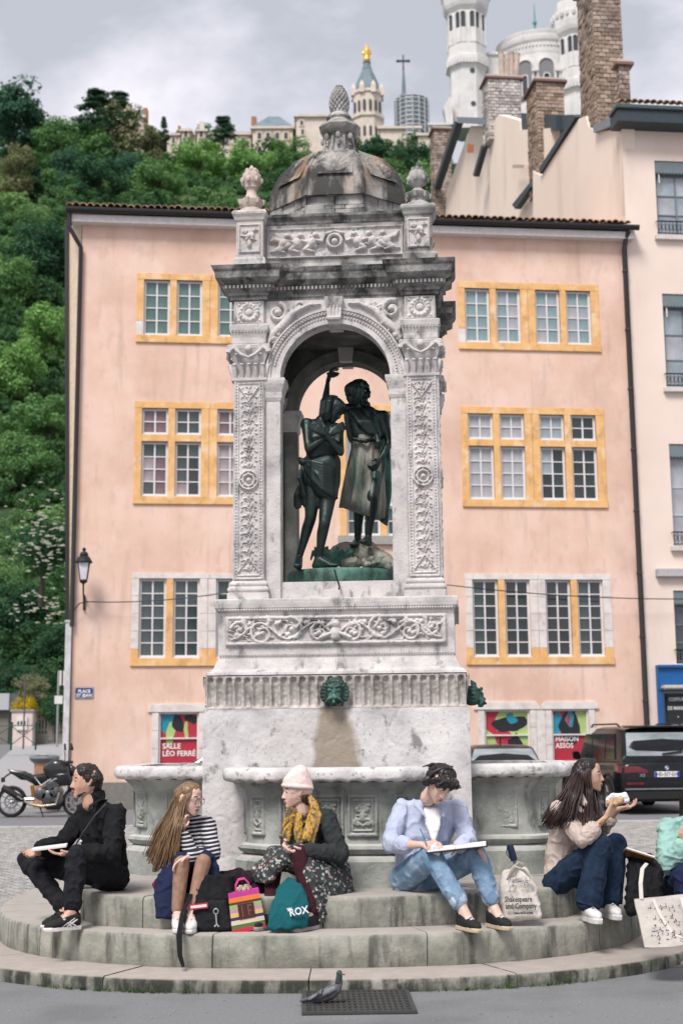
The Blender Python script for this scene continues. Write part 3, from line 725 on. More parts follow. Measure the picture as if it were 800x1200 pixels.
lan.build('lantern', LIMEW, fo, smooth=35)
zq = zL[149]+.01; cone = MB().lathe([(.115,zq),(.125,zq+.02),(.105,zq+.05),(.118,zq+.07),(.105,zq+.10),(.07,zq+.125),(.055,zL[137]),(.06,zL[137]+.012)], 20)
for k in range(8): t = k*PI/4; cone.ball((.098*math.cos(t),.098*math.sin(t),zq+.07),.024,6,5)
cone.build('cone_base', LIMEW, fo, smooth=45)
pc = MB(); zc0, zc1 = zL[137], zL[101]; hc = zc1-zc0
pc.lathe([(.045,zc0),(.07,zc0+.1*hc),(.082,zc0+.3*hc),(.08,zc0+.55*hc),(.06,zc0+.8*hc),(.03,zc0+.94*hc),(.002,zc1)], 16)
for i in range(11):
    q = (i+.5)/11; rr0 = .086*math.sin(PI*(.16+q*.80))**.75
    for k in range(13):
        t = 2*PI*(k+.5*(i % 2))/13; pc.ball((rr0*math.cos(t),rr0*math.sin(t),zc0+q*hc),.0175*(1-.3*q),5,4,(1,1,1.3))
pc.build('pine_cone', LIMEW, fo, smooth=60)
# ---- basins
PL = [(-.685,.0),(-.685,-.42),(-.64,-.52),(-.47,-.68),(-.38,-.70),(.38,-.70),(.47,-.68),(.64,-.52),(.685,-.42),(.685,.0)]
def off_pl(o):
    out = []
    for i, p in enumerate(PL):
        if i in (0, len(PL)-1): out.append((p[0]+math.copysign(o, p[0]), p[1])); continue
        a, b = Vector(PL[i-1]), Vector(PL[i+1]); c = Vector(p); t1 = (c-a).normalized(); t2 = (b-c).normalized()
        n = Vector((t1.y+t2.y, -(t1.x+t2.x))).normalized(); n = -n if n.dot(c-Vector((0,-.2))) < 0 else n
        kk = 1/max(.5, math.cos(t1.angle(t2)/2)); out.append((p[0]+n.x*o*kk, p[1]+n.y*o*kk))
    return out
BP = [(.05,.512),(.05,.70),(.03,.72),(.01,.735),(-.02,.745),(.02,.765),(.035,.79),(.02,.812),(-.02,.825),(-.03,.85),(-.02,1.16),(.01,1.22),(.06,1.262),(.07,1.275)]
RIMP = [(.06,1.268),(.125,1.272),(.148,1.284),(.155,1.31),(.153,1.352),(.142,1.374),(.118,1.384),(-.06,1.384),(-.07,1.31)]
def cart(w, h, seed):
    r = Relief(-w,w,-h,h,.0065); rs = random.Random(seed)
    r.frame(-w+.015,w-.015,-h+.015,h-.015,.013,.022); r.frame(-w+.045,w-.045,-h+.045,h-.045,.008,.015)
    for sg in (-1,1):
        r.spiral(sg*w*.32, h*.32, min(w,h)*.24, 1.2, sg, 1, .011, .022); r.spiral(sg*w*.32, -h*.34, min(w,h)*.22, 1.2, -sg, 2, .011, .022)
        for k in range(5): r.leaf(0, -h*.5+k*h*.22, min(w,h)*.45, PI/2-sg*(.9+.1*k), .011, .02)
    r.blob(0,0,.025,.028,.05); r.rough(.0025,2,seed); return r
RIMM = mat('rim_stone', [(.3,(.40,.385,.385)),(.6,(.66,.64,.63))], scale=7, detail=8, rough=.88, bump=.006, bscale=40, stain=[((.12,.115,.10), 14, .56, .66, (1,1,1), .7)])
def basin(M, seed):
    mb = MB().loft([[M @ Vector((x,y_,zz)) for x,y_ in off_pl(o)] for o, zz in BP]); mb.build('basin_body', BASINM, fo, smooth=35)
    # rim with a worn, ragged lip
    rings = []; n = 90
    for o, zz in RIMP:
        pl = off_pl(o); S = arc_len(pl); rg = []
        for k in range(n+1):
            s_ = S[-1]*k/n; i = min(int(np.searchsorted(S, s_, 'right'))-1, len(pl)-2); t = (s_-S[i])/(S[i+1]-S[i]); p = Vector(pl[i]).lerp(Vector(pl[i+1]), t)
            s0 = k/n*40; w_ = mnoise.noise(Vector((s0, seed, zz*9)))*.020 if zz < 1.36 else mnoise.noise(Vector((s0*.7,seed,1)))*.006
            if zz < 1.30: zz2 = zz+abs(math.sin(s0*1.7))*.016
            else: zz2 = zz+w_*.4
            rg.append(M @ Vector((p.x*(1+w_), p.y*(1+w_), zz2)))
        rings.append(rg)
    MB().loft(rings, close=False, cap=False).build('basin_rim', RIMM, fo, smooth=60)
    MB().add([M @ Vector((x,y_,1.30)) for x,y_ in off_pl(-.08)], [tuple(range(len(PL)))]).build('basin_water', mat('still_water', [(.4,(.03,.04,.035)),(.6,(.05,.06,.05))], rough=.05), fo)
    for (x_,w_) in ((-.255,.118),(0,.118),(.255,.118)):
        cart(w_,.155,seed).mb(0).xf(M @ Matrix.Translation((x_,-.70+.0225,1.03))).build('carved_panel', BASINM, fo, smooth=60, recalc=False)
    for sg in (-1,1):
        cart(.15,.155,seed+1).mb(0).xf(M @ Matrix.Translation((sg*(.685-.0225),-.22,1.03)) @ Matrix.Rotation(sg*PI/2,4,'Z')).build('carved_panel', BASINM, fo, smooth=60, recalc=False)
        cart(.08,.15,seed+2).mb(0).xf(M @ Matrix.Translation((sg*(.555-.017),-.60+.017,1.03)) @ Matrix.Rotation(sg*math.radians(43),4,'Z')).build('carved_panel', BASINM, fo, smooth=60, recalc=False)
basin(Matrix.Translation((0,-1.0,0)), 1)
basin(Matrix.Translation((-1.07,0,0)) @ Matrix.Rotation(-PI/2,4,'Z'), 2)
basin(Matrix.Translation((1.07,0,0)) @ Matrix.Rotation(PI/2,4,'Z'), 3)
# ---- bronze lion masks
BRONZE = mat('bronze', [(.3,(.012,.022,.022)),(.6,(.028,.042,.038))], scale=6, detail=6, rough=.42, metal=.55, bump=.003, bscale=25,
             stain=[((.07,.20,.16), 7, .56, .72, (1,1,.4), .8)], spec=.5)
VERD = mat('bronze_green', [(.3,(.03,.07,.06)),(.6,(.09,.20,.16))], scale=7, detail=6, rough=.6, metal=.3, bump=.003, bscale=25, stain=[((.012,.02,.018), 6, .5, .62, (1,1,.5), .8)])
def mask_mb():
    mb = MB(); mb.ball((0,-.03,0),.085,14,10,(1,1,1.05)); mb.ball((0,-.10,-.035),.045,10,8,(1.2,1,.8)); mb.ball((0,-.115,.005),.018,8,6,(1,1,1.6))
    for s in (-1,1):
        mb.ball((s*.036,-.10,.028),.02,8,6,(1.2,1,.8)); mb.tube([(s*.01,-.115,.05),(s*.04,-.115,.062),(s*.075,-.085,.05)],[.012,.014,.008],6)
        mb.tube([(s*.008,-.14,-.028),(s*.04,-.13,-.04),(s*.07,-.10,-.07),(s*.06,-.08,-.10)],[.013,.016,.012,.006],6); mb.ball((s*.085,-.03,.04),.022,8,6)
    mb.ball((0,-.105,-.082),.026,8,6,(1.3,1,.8))
    for k in range(15):
        t = -.5+k*(PI+1)/14; c_, s_ = math.cos(t), math.sin(t)
        mb.tube([(.07*c_,-.05,.07*s_),(.105*c_,-.055,.10*s_),(.118*c_,-.02,.125*s_+.01)],[.024,.022,.006],6)
    mb.tube([(0,-.12,-.062),(0,-.155,-.07)],[.014,.012],8); return mb
def mask(M):
    o = remeshed(mask_mb().xf(M), 'lion_mask', VERD, fo, .006, 2); return o
zmk = fz(813,-1.02)
mask(Matrix.Translation((0,-1.0,zmk))); mask(Matrix.Rotation(PI/2,4,'Z') @ Matrix.Translation((0,-1.07,zmk))); mask(Matrix.Rotation(-PI/2,4,'Z') @ Matrix.Translation((0,-1.07,zmk)))
# drain grate in the asphalt
g4 = [gnd(352,1190), gnd(486,1186), gnd(480,1163), gnd(355,1164)]
gt = thing('drain_grate', 'rectangular cast iron drain grate in the asphalt below the steps', 'grate', ((g4[0]+g4[2])/2)*1, math.radians(1.5))
GR = flat('grate_iron', (.07,.07,.068), .6, metal=.3, bump=.002)
MB().box(-.34,.34,-.37,.37,.0,.004).build('pit', flat('pit_dark', (.012,.012,.012), .9), gt)
fr = MB()
for a in ((-.34,.34,-.37,-.34),(-.34,.34,.34,.37),(-.34,-.31,-.34,.34),(.31,.34,-.34,.34)): fr.box(*a,.002,.02)
fr.build('grate_frame', GR, gt, bevel=.003)
for k in range(7): MB().box(-.31,.31,-.34+.09*(k+1)-.012-.02,-.34+.09*(k+1)+.012-.02,.004,.018).build('grate_bar', GR, gt)
for k in range(17): MB().box(-.31+.0345*(k+1)-.007,-.31+.0345*(k+1)+.007,-.34,.34,.003,.016).build('grate_bar', GR, gt)
# ---------------------------------------------------------------- houses
HA = math.radians(6.8); HP = (0, 34.8)
def hp(px, py): return on_plane(px, py, HP, HA)
PINK = mat('pink_render', [(.3,(.645,.42,.325)),(.5,(.75,.525,.425)),(.7,(.81,.615,.525))], scale=.55, detail=8, rough=.9, bump=.004, bscale=22,
           stain=[((.82,.66,.58), 1.3, .52, .70, (1,1,.8), .45), ((.52,.35,.26), .42, .50, .70, (1,1,.7), .6), ((.56,.40,.32), 3.5, .56, .62, (1,1,.5), .35), ((.42,.31,.25), 3.2, .56, .72, (1,1,.10), .5), ((.78,.66,.6), 9, .66, .70, (1,1,1), .4)])
CREAM = mat('cream_render', [(.3,(.74,.60,.52)),(.7,(.82,.69,.61))], scale=.5, rough=.9, bump=.003, bscale=22, stain=[((.62,.50,.43), 1.1, .56, .78, (1,1,.3), .5)])
CREAMY = mat('cream_gable_render', [(.3,(.82,.66,.54)),(.7,(.89,.77,.67))], scale=.3, rough=.9, bump=.003, bscale=22, stain=[((.62,.50,.40), .9, .54, .74, (1,1,.25), .6), ((.84,.70,.58), .5, .5, .7, (1,1,1), .6)])
YEL = mat('yellow_surround', [(.3,(.66,.36,.135)),(.6,(.78,.47,.20))], scale=3, rough=.85, bump=.004, bscale=30, stain=[((.42,.25,.12), 4, .54, .68, (1,1,.6), .7), ((.82,.60,.40), 2.4, .52, .62, (1,1,1), .65)])
WSTONE = mat('white_surround', [(.3,(.58,.53,.50)),(.6,(.74,.69,.66))], scale=4, rough=.85, bump=.004, bscale=30, stain=[((.42,.35,.30), 5, .56, .72, (1,1,.6), .6)])
WOOD = flat('white_painted_wood', (.68,.66,.66), .55, var=.06)
GLASSES = {n: mat('pane_'+n, [(.35, a), (.65, b)], scale=2.3, detail=3, rough=.07, spec=.7, coat=.5, stretch=(1,1,.5)) for n, a, b in (
    ('teal', (.05,.11,.10), (.11,.19,.17)), ('teal_light', (.13,.22,.23), (.24,.34,.36)), ('pale', (.26,.27,.30), (.42,.43,.46)), ('dark', (.01,.014,.014), (.022,.032,.034)),
    ('slate', (.02,.034,.036), (.05,.075,.078)), ('net', (.20,.15,.16), (.42,.36,.38)), ('mauve', (.09,.05,.06), (.22,.13,.16)), ('grey', (.20,.25,.28), (.33,.38,.42)))}  # both teals have the sky's reflection put into their base colour
DARKM = flat('dark_gutter', (.02,.019,.02), .5)
TILE = mat('roof_tile', [(.3,(.20,.10,.06)),(.5,(.42,.27,.19)),(.7,(.60,.46,.36))], scale=5, rough=.9, bump=.004, objrand=.3, stain=[((.12,.10,.08), 6, .54, .66, (1,1,1), .7)])
pink = thing('pink_house', 'pink rendered three storey house with yellow window surrounds behind the fountain', 'house', (HP[0], HP[1], 0), HA)
def room_wall(root, m_, u0, u1, z0, z1, holes, depth=.16, name='wall', y0=0):
    us = sorted({u0, u1, *[h[0] for h in holes], *[h[1] for h in holes]}); zs_ = sorted({z0, z1, *[h[2] for h in holes], *[h[3] for h in holes]})
    mb = MB()
    for i in range(len(us)-1):
        for j in range(len(zs_)-1):
            cu, cz = (us[i]+us[i+1])/2, (zs_[j]+zs_[j+1])/2
            if any(h[0] < cu < h[1] and h[2] < cz < h[3] for h in holes): continue
            mb.add([(us[i],y0,zs_[j]),(us[i+1],y0,zs_[j]),(us[i+1],y0,zs_[j+1]),(us[i],y0,zs_[j+1])], [(0,1,2,3)])
    for a, b, c, d in holes:
        mb.add([(a,y0,c),(b,y0,c),(b,y0,d),(a,y0,d),(a,y0+depth,c),(b,y0+depth,c),(b,y0+depth,d),(a,y0+depth,d)], [(0,4,5,1),(1,5,6,2),(2,6,7,3),(3,7,4,0),(4,7,6,5)])
    return mb.build(name, m_, root, recalc=False)
_pane = {}
rw = random.Random(3)
def window(root, a, b, c, d, nx, ny, glass, y=.10, fw=.055, bar=.026, wood=WOOD, rows=None, name='window'):
    """casement frame with glazing bars; every pane its own sub-part"""
    w = MB(); t = .035
    w.box(a,b,y-t,y+.03,c,c+fw*1.3); w.box(a,b,y-t,y+.03,d-fw,d); w.box(a,a+fw,y-t+.002,y+.028,c+fw*1.3,d-fw); w.box(b-fw,b,y-t+.002,y+.028,c+fw*1.3,d-fw)
    ia, ib, ic, id_ = a+fw, b-fw, c+fw*1.3, d-fw
    for i in range(1, nx): u = ia+(ib-ia)*i/nx; w.box(u-bar*.75,u+bar*.75,y-t+.008,y+.02,ic,id_)
    for j in range(1, ny): q = ic+(id_-ic)*j/ny; w.box(ia,ib,y-t+.012,y+.018,q-bar/2,q+bar/2)
    w.box(a-.01,b+.01,y-t-.05,y-t,c-.01,c+.022)
    o = w.build(name, wood, root, recalc=False)
    pw, ph = (ib-ia)/nx, (id_-ic)/ny; key = (round(pw,2), round(ph,2))
    for i in range(nx):
        for j in range(ny):
            g = glass if isinstance(glass, str) else glass[(j*nx+i) % len(glass)]
            k2 = key+(g,)
            if k2 not in _pane:
                _pane[k2] = MB().box(-pw/2,pw/2,0,.004,-ph/2,ph/2).mesh('pane', GLASSES[g])
            p = link('pane', _pane[k2], o, (ia+pw*(i+.5), y+.0, ic+ph*(j+.5))); p.rotation_euler = (rw.uniform(-.02,.02), 0, rw.uniform(-.02,.02))
    return o
holes = []
GL, GRt = -5.01, 2.985     # left edges of the two window groups
OP = [(.175,.81),(.975,1.60),(1.985,2.62),(2.785,3.43)]; GWID = 3.64
def surround(root, u0, z0, z1, yel, white_top=0, lintel=.165, sill=.19, transom=None):
    """stone frame of a four-light group, proud of the wall"""
    cols = [(0,OP[0][0]),(OP[0][1],OP[1][0]),(OP[1][1],(OP[1][1]+OP[2][0])/2-.006),((OP[1][1]+OP[2][0])/2+.006,OP[2][0]),(OP[2][1],OP[3][0]),(OP[3][1],GWID)]
    zb_ = z0+sill
    MB().box(u0-.01,u0+GWID+.01,-.05,.12,z0,zb_-.001).build('sill', YEL, root, bevel=.01)
    def lint(m_): 
        for a, b in ((0,GWID/2-.004),(GWID/2+.004,GWID)): MB().box(u0+a,u0+b,-.022,.12,z1-lintel,z1+rw.uniform(-.01,.01)).build('lintel', m_, root, bevel=.006)
    if not white_top:
        lint(YEL)
        for i, (a, b) in enumerate(cols):
            if i == 0:      # lowest third of the left jamb is bare white stone
                h = zb_+.36 if transom is None else zb_
                MB().box(u0+a,u0+b,-.02,.12,h,z1-lintel-.001).build('jamb', YEL, root, bevel=.005)
                if h > zb_: MB().box(u0+a,u0+b,-.018,.12,zb_,h-.002).build('jamb', WSTONE, root, bevel=.005)
            else: MB().box(u0+a,u0+b,-.02,.12,zb_,z1-lintel-.001).build('jamb' if i in (5,) else 'mullion', YEL, root, bevel=.005)
        if transom:
            for a, b in OP: MB().box(u0+a+.001,u0+b-.001,-.03,.11,transom,transom+.17).build('transom', YEL, root, bevel=.01)
    else:
        lint(WSTONE)
        for i, (a, b) in enumerate(cols):
            if i in (1,4): MB().box(u0+a,u0+b,-.02,.12,zb_,z1-lintel-.001).build('mullion', YEL, root, bevel=.005)
            else:
                n = 4; hz = (z1-lintel-.001-(zb_+.22))/n
                MB().box(u0+a,u0+b,-.021,.12,zb_,zb_+.22).build('jamb', YEL, root, bevel=.005)
                for k in range(n): MB().box(u0+a+rw.uniform(0,.008),u0+b,-.02+rw.uniform(-.003,.003),.12,zb_+.222+k*hz,zb_+.22+(k+1)*hz-.003).build('jamb_stone', WSTONE, root, bevel=.005)
R1, R2, R3 = (11.10, 12.87), (7.11, 9.63), (3.265, 5.46)
for u0 in (GL, GRt):
    for a, b in OP:
        holes += [(u0+a,u0+b,R1[0]+.19,R1[1]-.165),(u0+a,u0+b,R3[0]+.19,R3[1]-.13),(u0+a,u0+b,R2[0]+.19,R2[0]+1.53),(u0+a,u0+b,R2[0]+1.70,R2[1]-.165)]
gh = [(hp(186,870)[0], hp(233,870)[0]), (hp(568,870)[0], hp(621,870)[0]), (hp(647,870)[0], hp(690,870)[0])]
gtop = 2.20
for a, b in gh: holes.append((a, b, .95, gtop))
WX0, WX1 = -6.36, 7.33
su0, su1, sz0, sz1 = hp(398,600)[0], hp(398,600)[0]+2.1, hp(420,628)[1], hp(420,474)[1]
holes += [(su0+.17,su0+1.0,sz0,sz1-.17),(su0+1.15,su0+1.93,sz0,sz1-.17)]
room_wall(pink, PINK, WX0, WX1, 0, 14.15, holes)
MB().box(WX0+.002,WX1,.175,9,0,14.10).build('house_body', PINK, pink)
for u0, r2t, r2b, r3, r1 in ((GL, ('mauve','slate','mauve','mauve'), ('mauve','dark','net','net'), ('slate','slate','slate','slate'), ('teal','teal','teal','teal')),
                  (GRt, ('pale','pale','grey','dark'), ('pale','pale','dark','dark'), ('slate','dark','dark','slate'), ('teal_light','pale','teal_light','teal_light'))):
    surround(pink, u0, *R1, YEL); surround(pink, u0, *R2, YEL, transom=R2[0]+1.53); surround(pink, u0, *R3, YEL, white_top=1, lintel=.13)
    for i, (a, b) in enumerate(OP):
        right = u0 > 0
        mixes = {('t',1): ['grey','teal_light','teal_light','pale','teal_light','pale','grey','teal_light'], ('t',2): ['pale','teal_light','grey','teal_light','grey','teal_light','teal_light','grey'], ('t',3): ['grey','teal_light','grey','teal_light','pale','grey','teal_light','teal_light']}
        window(pink, u0+a, u0+b, R1[0]+.19, R1[1]-.165, 2, 4, mixes.get(('t',i), r1[i]) if right else r1[i])
        window(pink, u0+a, u0+b, R2[0]+1.70, R2[1]-.165, 2, 2, r2t[i])
        g = r2b[i]
        if not right and i == 0: g = ['slate','mauve','net','mauve','net','mauve','slate','slate']
        if not right and i == 1: g = ['net','dark','slate','dark','slate','dark','dark','slate']
        if right and i == 2: g = ['dark','dark','dark','dark','grey','dark','grey','dark']
        window(pink, u0+a, u0+b, R2[0]+.19, R2[0]+1.53, 2, 4, g)
        g = r3[i]
        if right and i in (0,3): g = ['slate','dark']
        window(pink, u0+a, u0+b, R3[0]+.19, R3[1]-.13, 2, 6, g)
# tall stair window seen through the arch of the fountain
for a, b in ((su0,su0+.17),(su0+1.0,su0+1.15),(su0+1.93,su0+2.1)): MB().box(a,b,-.02,.12,sz0,sz1-.17).build('jamb', YEL, pink, bevel=.005)
MB().box(su0,su1,-.022,.12,sz1-.168,sz1).build('lintel', YEL, pink, bevel=.005)
MB().box(su0-.05,su1+.1,-.10,.12,sz0-.22,sz0-.002).build('sill', flat('grey_sill',(.33,.32,.30),.85,bump=.003), pink, bevel=.01)
for a, b in ((su0+.17,su0+1.0),(su0+1.15,su0+1.93)):
    window(pink, a, b, sz0+.75, sz1-.17, 2, 4, ['grey','slate','grey','pale'])
    window(pink, a, b, sz0, sz0+.74, 2, 2, 'slate')
# ground-floor windows with posters
def solid(name, rgb, r=.45): return flat(name, rgb, r, var=.05)
PR, PB, PG, PK, PW, PM = solid('poster_red',(.42,.03,.055)), solid('poster_blue',(.02,.25,.36)), solid('poster_green',(.38,.52,.18)), solid('poster_black',(.02,.02,.025)), solid('poster_white',(.8,.78,.76)), solid('poster_cerise',(.45,.02,.10))
def poly2(name, pts, m_, parent, y): return MB().add([(u, y, q) for u, q in pts], [tuple(range(len(pts)))]).build(name, m_, parent)
def blobshape(cx_, cz, r, seed, sx=1, sz=1, n=18):
    rs = random.Random(seed); ph = [rs.uniform(0,6.28) for _ in range(3)]
    return [(cx_+r*sx*(1+.3*math.sin(2*t+ph[0])+.18*math.sin(3*t+ph[1]))*math.cos(t), cz+r*sz*(1+.3*math.sin(2*t+ph[2])+.15*math.sin(4*t+ph[1]))*math.sin(t)) for t in [2*PI*k/n for k in range(n)]]
def clip(pts, a, b, c, d): return [(min(max(u,a),b), min(max(q,c),d)) for u, q in pts]
for gi, (a, b) in enumerate(gh):
    w = MB(); t = .04
    for q in ((a,a+t,.95,gtop),(b-t,b,.95,gtop),(a+t,b-t,gtop-t,gtop),(a+t,b-t,.95,.99),(a+t,b-t,1.585,1.62)): w.box(q[0],q[1],.03,.12,q[2],q[3])
    o = w.build('window', WOOD, pink, recalc=False)
    A, B, C_, D = a+t, b-t, .99, gtop-t
    MB().box(A,B,.085,.10,C_,D).build('poster', PR if gi != 1 else PG, o)
    rect = (A+.002,B-.002,C_+.002,D-.002); up = (A+.002,B-.002,1.62,D-.002); cxm = (A+B)/2; wq = (B-A)
    if gi == 0:
        S = [(blobshape(cxm-wq*.30,1.98,.2,1,1,1.2),PB,up),(blobshape(cxm-wq*.22,1.72,.14,2,.8,2.2),PG,rect),(blobshape(cxm-.02,1.95,.15,3,.7,1.6),PK,up),(blobshape(cxm+wq*.36,2.05,.15,4,1,.8),PK,up),(blobshape(cxm+wq*.2,1.78,.07,5,.8,2.6),PG,up)]
    elif gi == 1:
        S = [(blobshape(cxm-wq*.42,2.0,.30,6,1,1.2),PR,rect),(blobshape(cxm-.02,1.45,.22,7,1,1.6),PR,rect),(blobshape(cxm+.1,1.86,.27,8,1.3,.8),PK,up),(blobshape(cxm+.2,1.35,.2,9,.9,1.6),PK,rect),(blobshape(cxm+.12,2.0,.14,10,1,.8),PB,up)]
    else:
        S = [(blobshape(cxm-wq*.36,1.86,.22,11,.8,1.2),PB,up),(blobshape(cxm+wq*.40,1.95,.25,12,.7,1.3),PG,up),(blobshape(cxm+.02,1.8,.26,13,.8,1.5),PK,rect),(blobshape(cxm+.02,1.98,.09,14,1,2),PB,up),(blobshape(cxm-.02,1.95,.05,15,1,2),PR,up)]
    for k, (p, m_, cl) in enumerate(S): poly2('poster_shape', clip(p, *cl), m_, o, .0845-.0015*k)
    if gi != 1:
        w1, w2, zt1, zt2 = ('SALLE', 'LÉO FERRÉ', 1.42, 1.25) if gi == 0 else ('MAISON', 'ASSOS', 1.50, 1.34)
        for s_, q in ((w1, zt1),(w2, zt2)): text('poster_lettering', s_, .17, PW, facing(A+.05,.076,q), o, .001, 'LEFT', .004, .95 if gi == 0 else .9)
    # pale stone surround
    hw = .16
    for k in range(3):
        z0 = .95+(gtop-.95)*k/3
        for s0, s1 in ((a-hw,a-.004),(b+.004,b+hw)): MB().box(s0,s1,-.03+rw.uniform(-.004,.004),.12,z0+.002,z0+(gtop-.95)/3-.002).build('jamb_stone', WSTONE, pink, bevel=.006)
    pts = [(a-.26,gtop+.003),(b+.26,gtop+.003),(b+.25,gtop+.09),(b+.16,gtop+.19),(a-.16,gtop+.19),(a-.25,gtop+.09)]
    MB().prism([(u,q) for u,q in pts], -.12, .05, Matrix.Rotation(PI/2,4,'X')).build('lintel', WSTONE, pink, bevel=.008)
MB().box(gh[1][1]+.165,gh[2][0]-.165,-.028,.1,.9,gtop-.002).build('pillar_stone', WSTONE, pink, bevel=.006)
MB().box(WX0-.02,gh[0][0]-.5,-.03,.05,0,.62).build('plinth', flat('plinth_render',(.20,.19,.17),.9,bump=.003), pink, bevel=.005)
MB().box(gh[0][1]+.3,WX1-.02,-.03,.05,0,.62).build('plinth', flat('plinth_render',(.20,.19,.17)), pink, bevel=.005)
# eaves, gutter, roof tiles
ze_ = 14.15; OV = .35
EAVE = flat('white_eave', (.68,.65,.64), .8)
MB().box(WX0-.25,WX1+.22,-OV+.06,.5,ze_-.10,ze_+.08).build('eave_board', EAVE, pink)
gut = MB(); n = 10
gut.loft([[(u, -OV-.04+.085*math.cos(PI+PI*k/n), ze_+.19+.10*math.sin(PI+PI*k/n)) for k in range(n+1)]+[(u,-OV+.045,ze_+.21),(u,-OV-.125,ze_+.21)] for u in (WX0-.38, WX1+.32)]).build('gutter', DARKM, pink)
tl = []
def tile_mb(L_=.42, r0=.085):
    mb = MB(); n = 6
    ring = lambda y_, z_, r: [(r*math.cos(PI*k/n), y_, z_+r*.85*math.sin(PI*k/n)) for k in range(n+1)]+[((r-.018)*math.cos(PI*k/n), y_, z_+(r-.018)*.85*math.sin(PI*k/n)) for k in range(n,-1,-1)]
    return mb.loft([ring(-L_/2,0,r0),ring(L_/2,L_*.30,r0*.85)])
tmesh = [tile_mb(.42, .082+.004*k).mesh('roof_tile', TILE, 60) for k in range(3)]
nt_ = int((WX1-WX0+.65)/.165); cnt = 0; restt = MB()
MB().add([(WX0-.36,-OV-.02,ze_+.17),(WX1+.3,-OV-.02,ze_+.17),(WX1+.3,3.7,ze_+1.30),(WX0-.36,3.7,ze_+1.30)], [(0,1,2,3)]).build('roof_deck', flat('tile_deck',(.2,.12,.08),.9), pink)
MB().add([(WX0-.36,3.7,ze_+1.30),(WX1+.3,3.7,ze_+1.30),(WX1+.3,9,ze_),(WX0-.36,9,ze_)], [(0,1,2,3)]).build('roof_deck', flat('tile_deck',(.2,.12,.08)), pink)
for row_ in range(9):
    for i in range(nt_):
        u = WX0-.30+i*.165; y_ = -OV+.15+row_*.40; q = ze_+.275+row_*.40*.302
        if abs(u-1.1+.8) < 2.0: continue
        if row_ < 3 and cnt < 300:
            o = link('roof_tile', tmesh[rw.randrange(3)], pink, (u+rw.uniform(-.008,.008), y_+rw.uniform(-.03,.02), q+rw.uniform(-.008,.008))); o.rotation_euler = (rw.uniform(-.02,.02),rw.uniform(-.04,.04),rw.uniform(-.03,.03)); cnt += 1
        else: restt.add([(x+u, yy+y_, zz+q) for x, yy, zz in tile_mb().v], tile_mb().f)
tag(restt.build('roof_tiles', TILE, pink, recalc=False), kind='stuff')
MB().box(-2.95,-2.77,1.6,1.9,ze_+.3,ze_+1.0).build('roof_vent', EAVE, pink)
# drain pipes
PIPE = flat('drain_pipe', (.035,.032,.034), .5)
mb = MB().tube([(WX1+.08,-.31,ze_+.1),(WX1+.02,-.25,ze_-.05),(WX1+.0,-.10,ze_-.35),(WX1+.0,-.10,.3)], .062, 10)
for q in range(9): mb.lathe([(.068,0),(.08,.01),(.08,.06),(.068,.07)], 10, (WX1,-.10,13.2-q*1.55))
mb.build('drain_pipe', PIPE, pink, smooth=40)
mb = MB().tube([(WX0-.30,-.33,ze_+.12),(WX0-.30,-.28,ze_-.25),(WX0-.12,-.2,ze_-.55),(WX0-.02,-.10,ze_-.70),(WX0-.02,-.10,4.2)], .055, 10)
mb.build('drain_pipe', PIPE, pink, smooth=40)
# narrow splayed return wall on the left, with its own dark corner strip
RETM = flat('return_wall', (.62,.50,.38), .9)
MB().loft([[(WX0-.02,.02,zz),(WX0+.3,.5,zz),(x0+.3,.8,zz),(x0,.25,zz)] for zz, x0 in ((.0,WX0-.06),(ze_-.05,WX0-.36))]).build('return_wall', RETM, pink)
MB().loft([[(x0-.05,.18,zz),(x0+.03,.17,zz),(x0+.03,.30,zz),(x0-.05,.30,zz)] for zz, x0 in ((4.0,WX0-.13),(ze_+.1,WX0-.40))]).build('corner_strip', DARKM, pink)
mb = MB().box(WX0-.16,WX0-.02,-.12,.10,0,4.3); mb.box(WX0-.18,WX0-.0,-.14,.12,4.28,4.34); mb.build('pipe_cover', flat('pipe_cover',(.55,.54,.54),.6,var=.25,scale=5), pink, bevel=.01)
mb = MB()
for k in range(12): mb.tube([(WX0-.09+.05*math.cos(k*PI/6),-.125,4.45+.25*k/12),(WX0-.09+.05*math.cos(k*PI/6+.4),-.125,4.47+.25*k/12)],.012,5)
# street name plate
u, q = hp(99,812)
sp = MB().box(u-.215,u+.215,-.022,-.001,q-.13,q+.13).build('street_sign', flat('enamel_blue',(.012,.03,.15),.3,var=.05), pink, bevel=.006)
fb = MB()
for a in ((u-.205,u+.205,q+.115,q+.122),(u-.205,u+.205,q-.122,q-.115),(u-.205,u-.198,q-.115,q+.115),(u+.198,u+.205,q-.115,q+.115)): fb.box(a[0],a[1],-.0245,-.0225,a[2],a[3])
fb.build('sign_border', PW, sp)
for s_, dz, sz in (('PLACE',.035,.10),('ST JEAN',-.06,.10)): text('sign_lettering', s_, sz, PW, facing(u,-.024,q+dz), sp, .001, 'CENTER', .003)
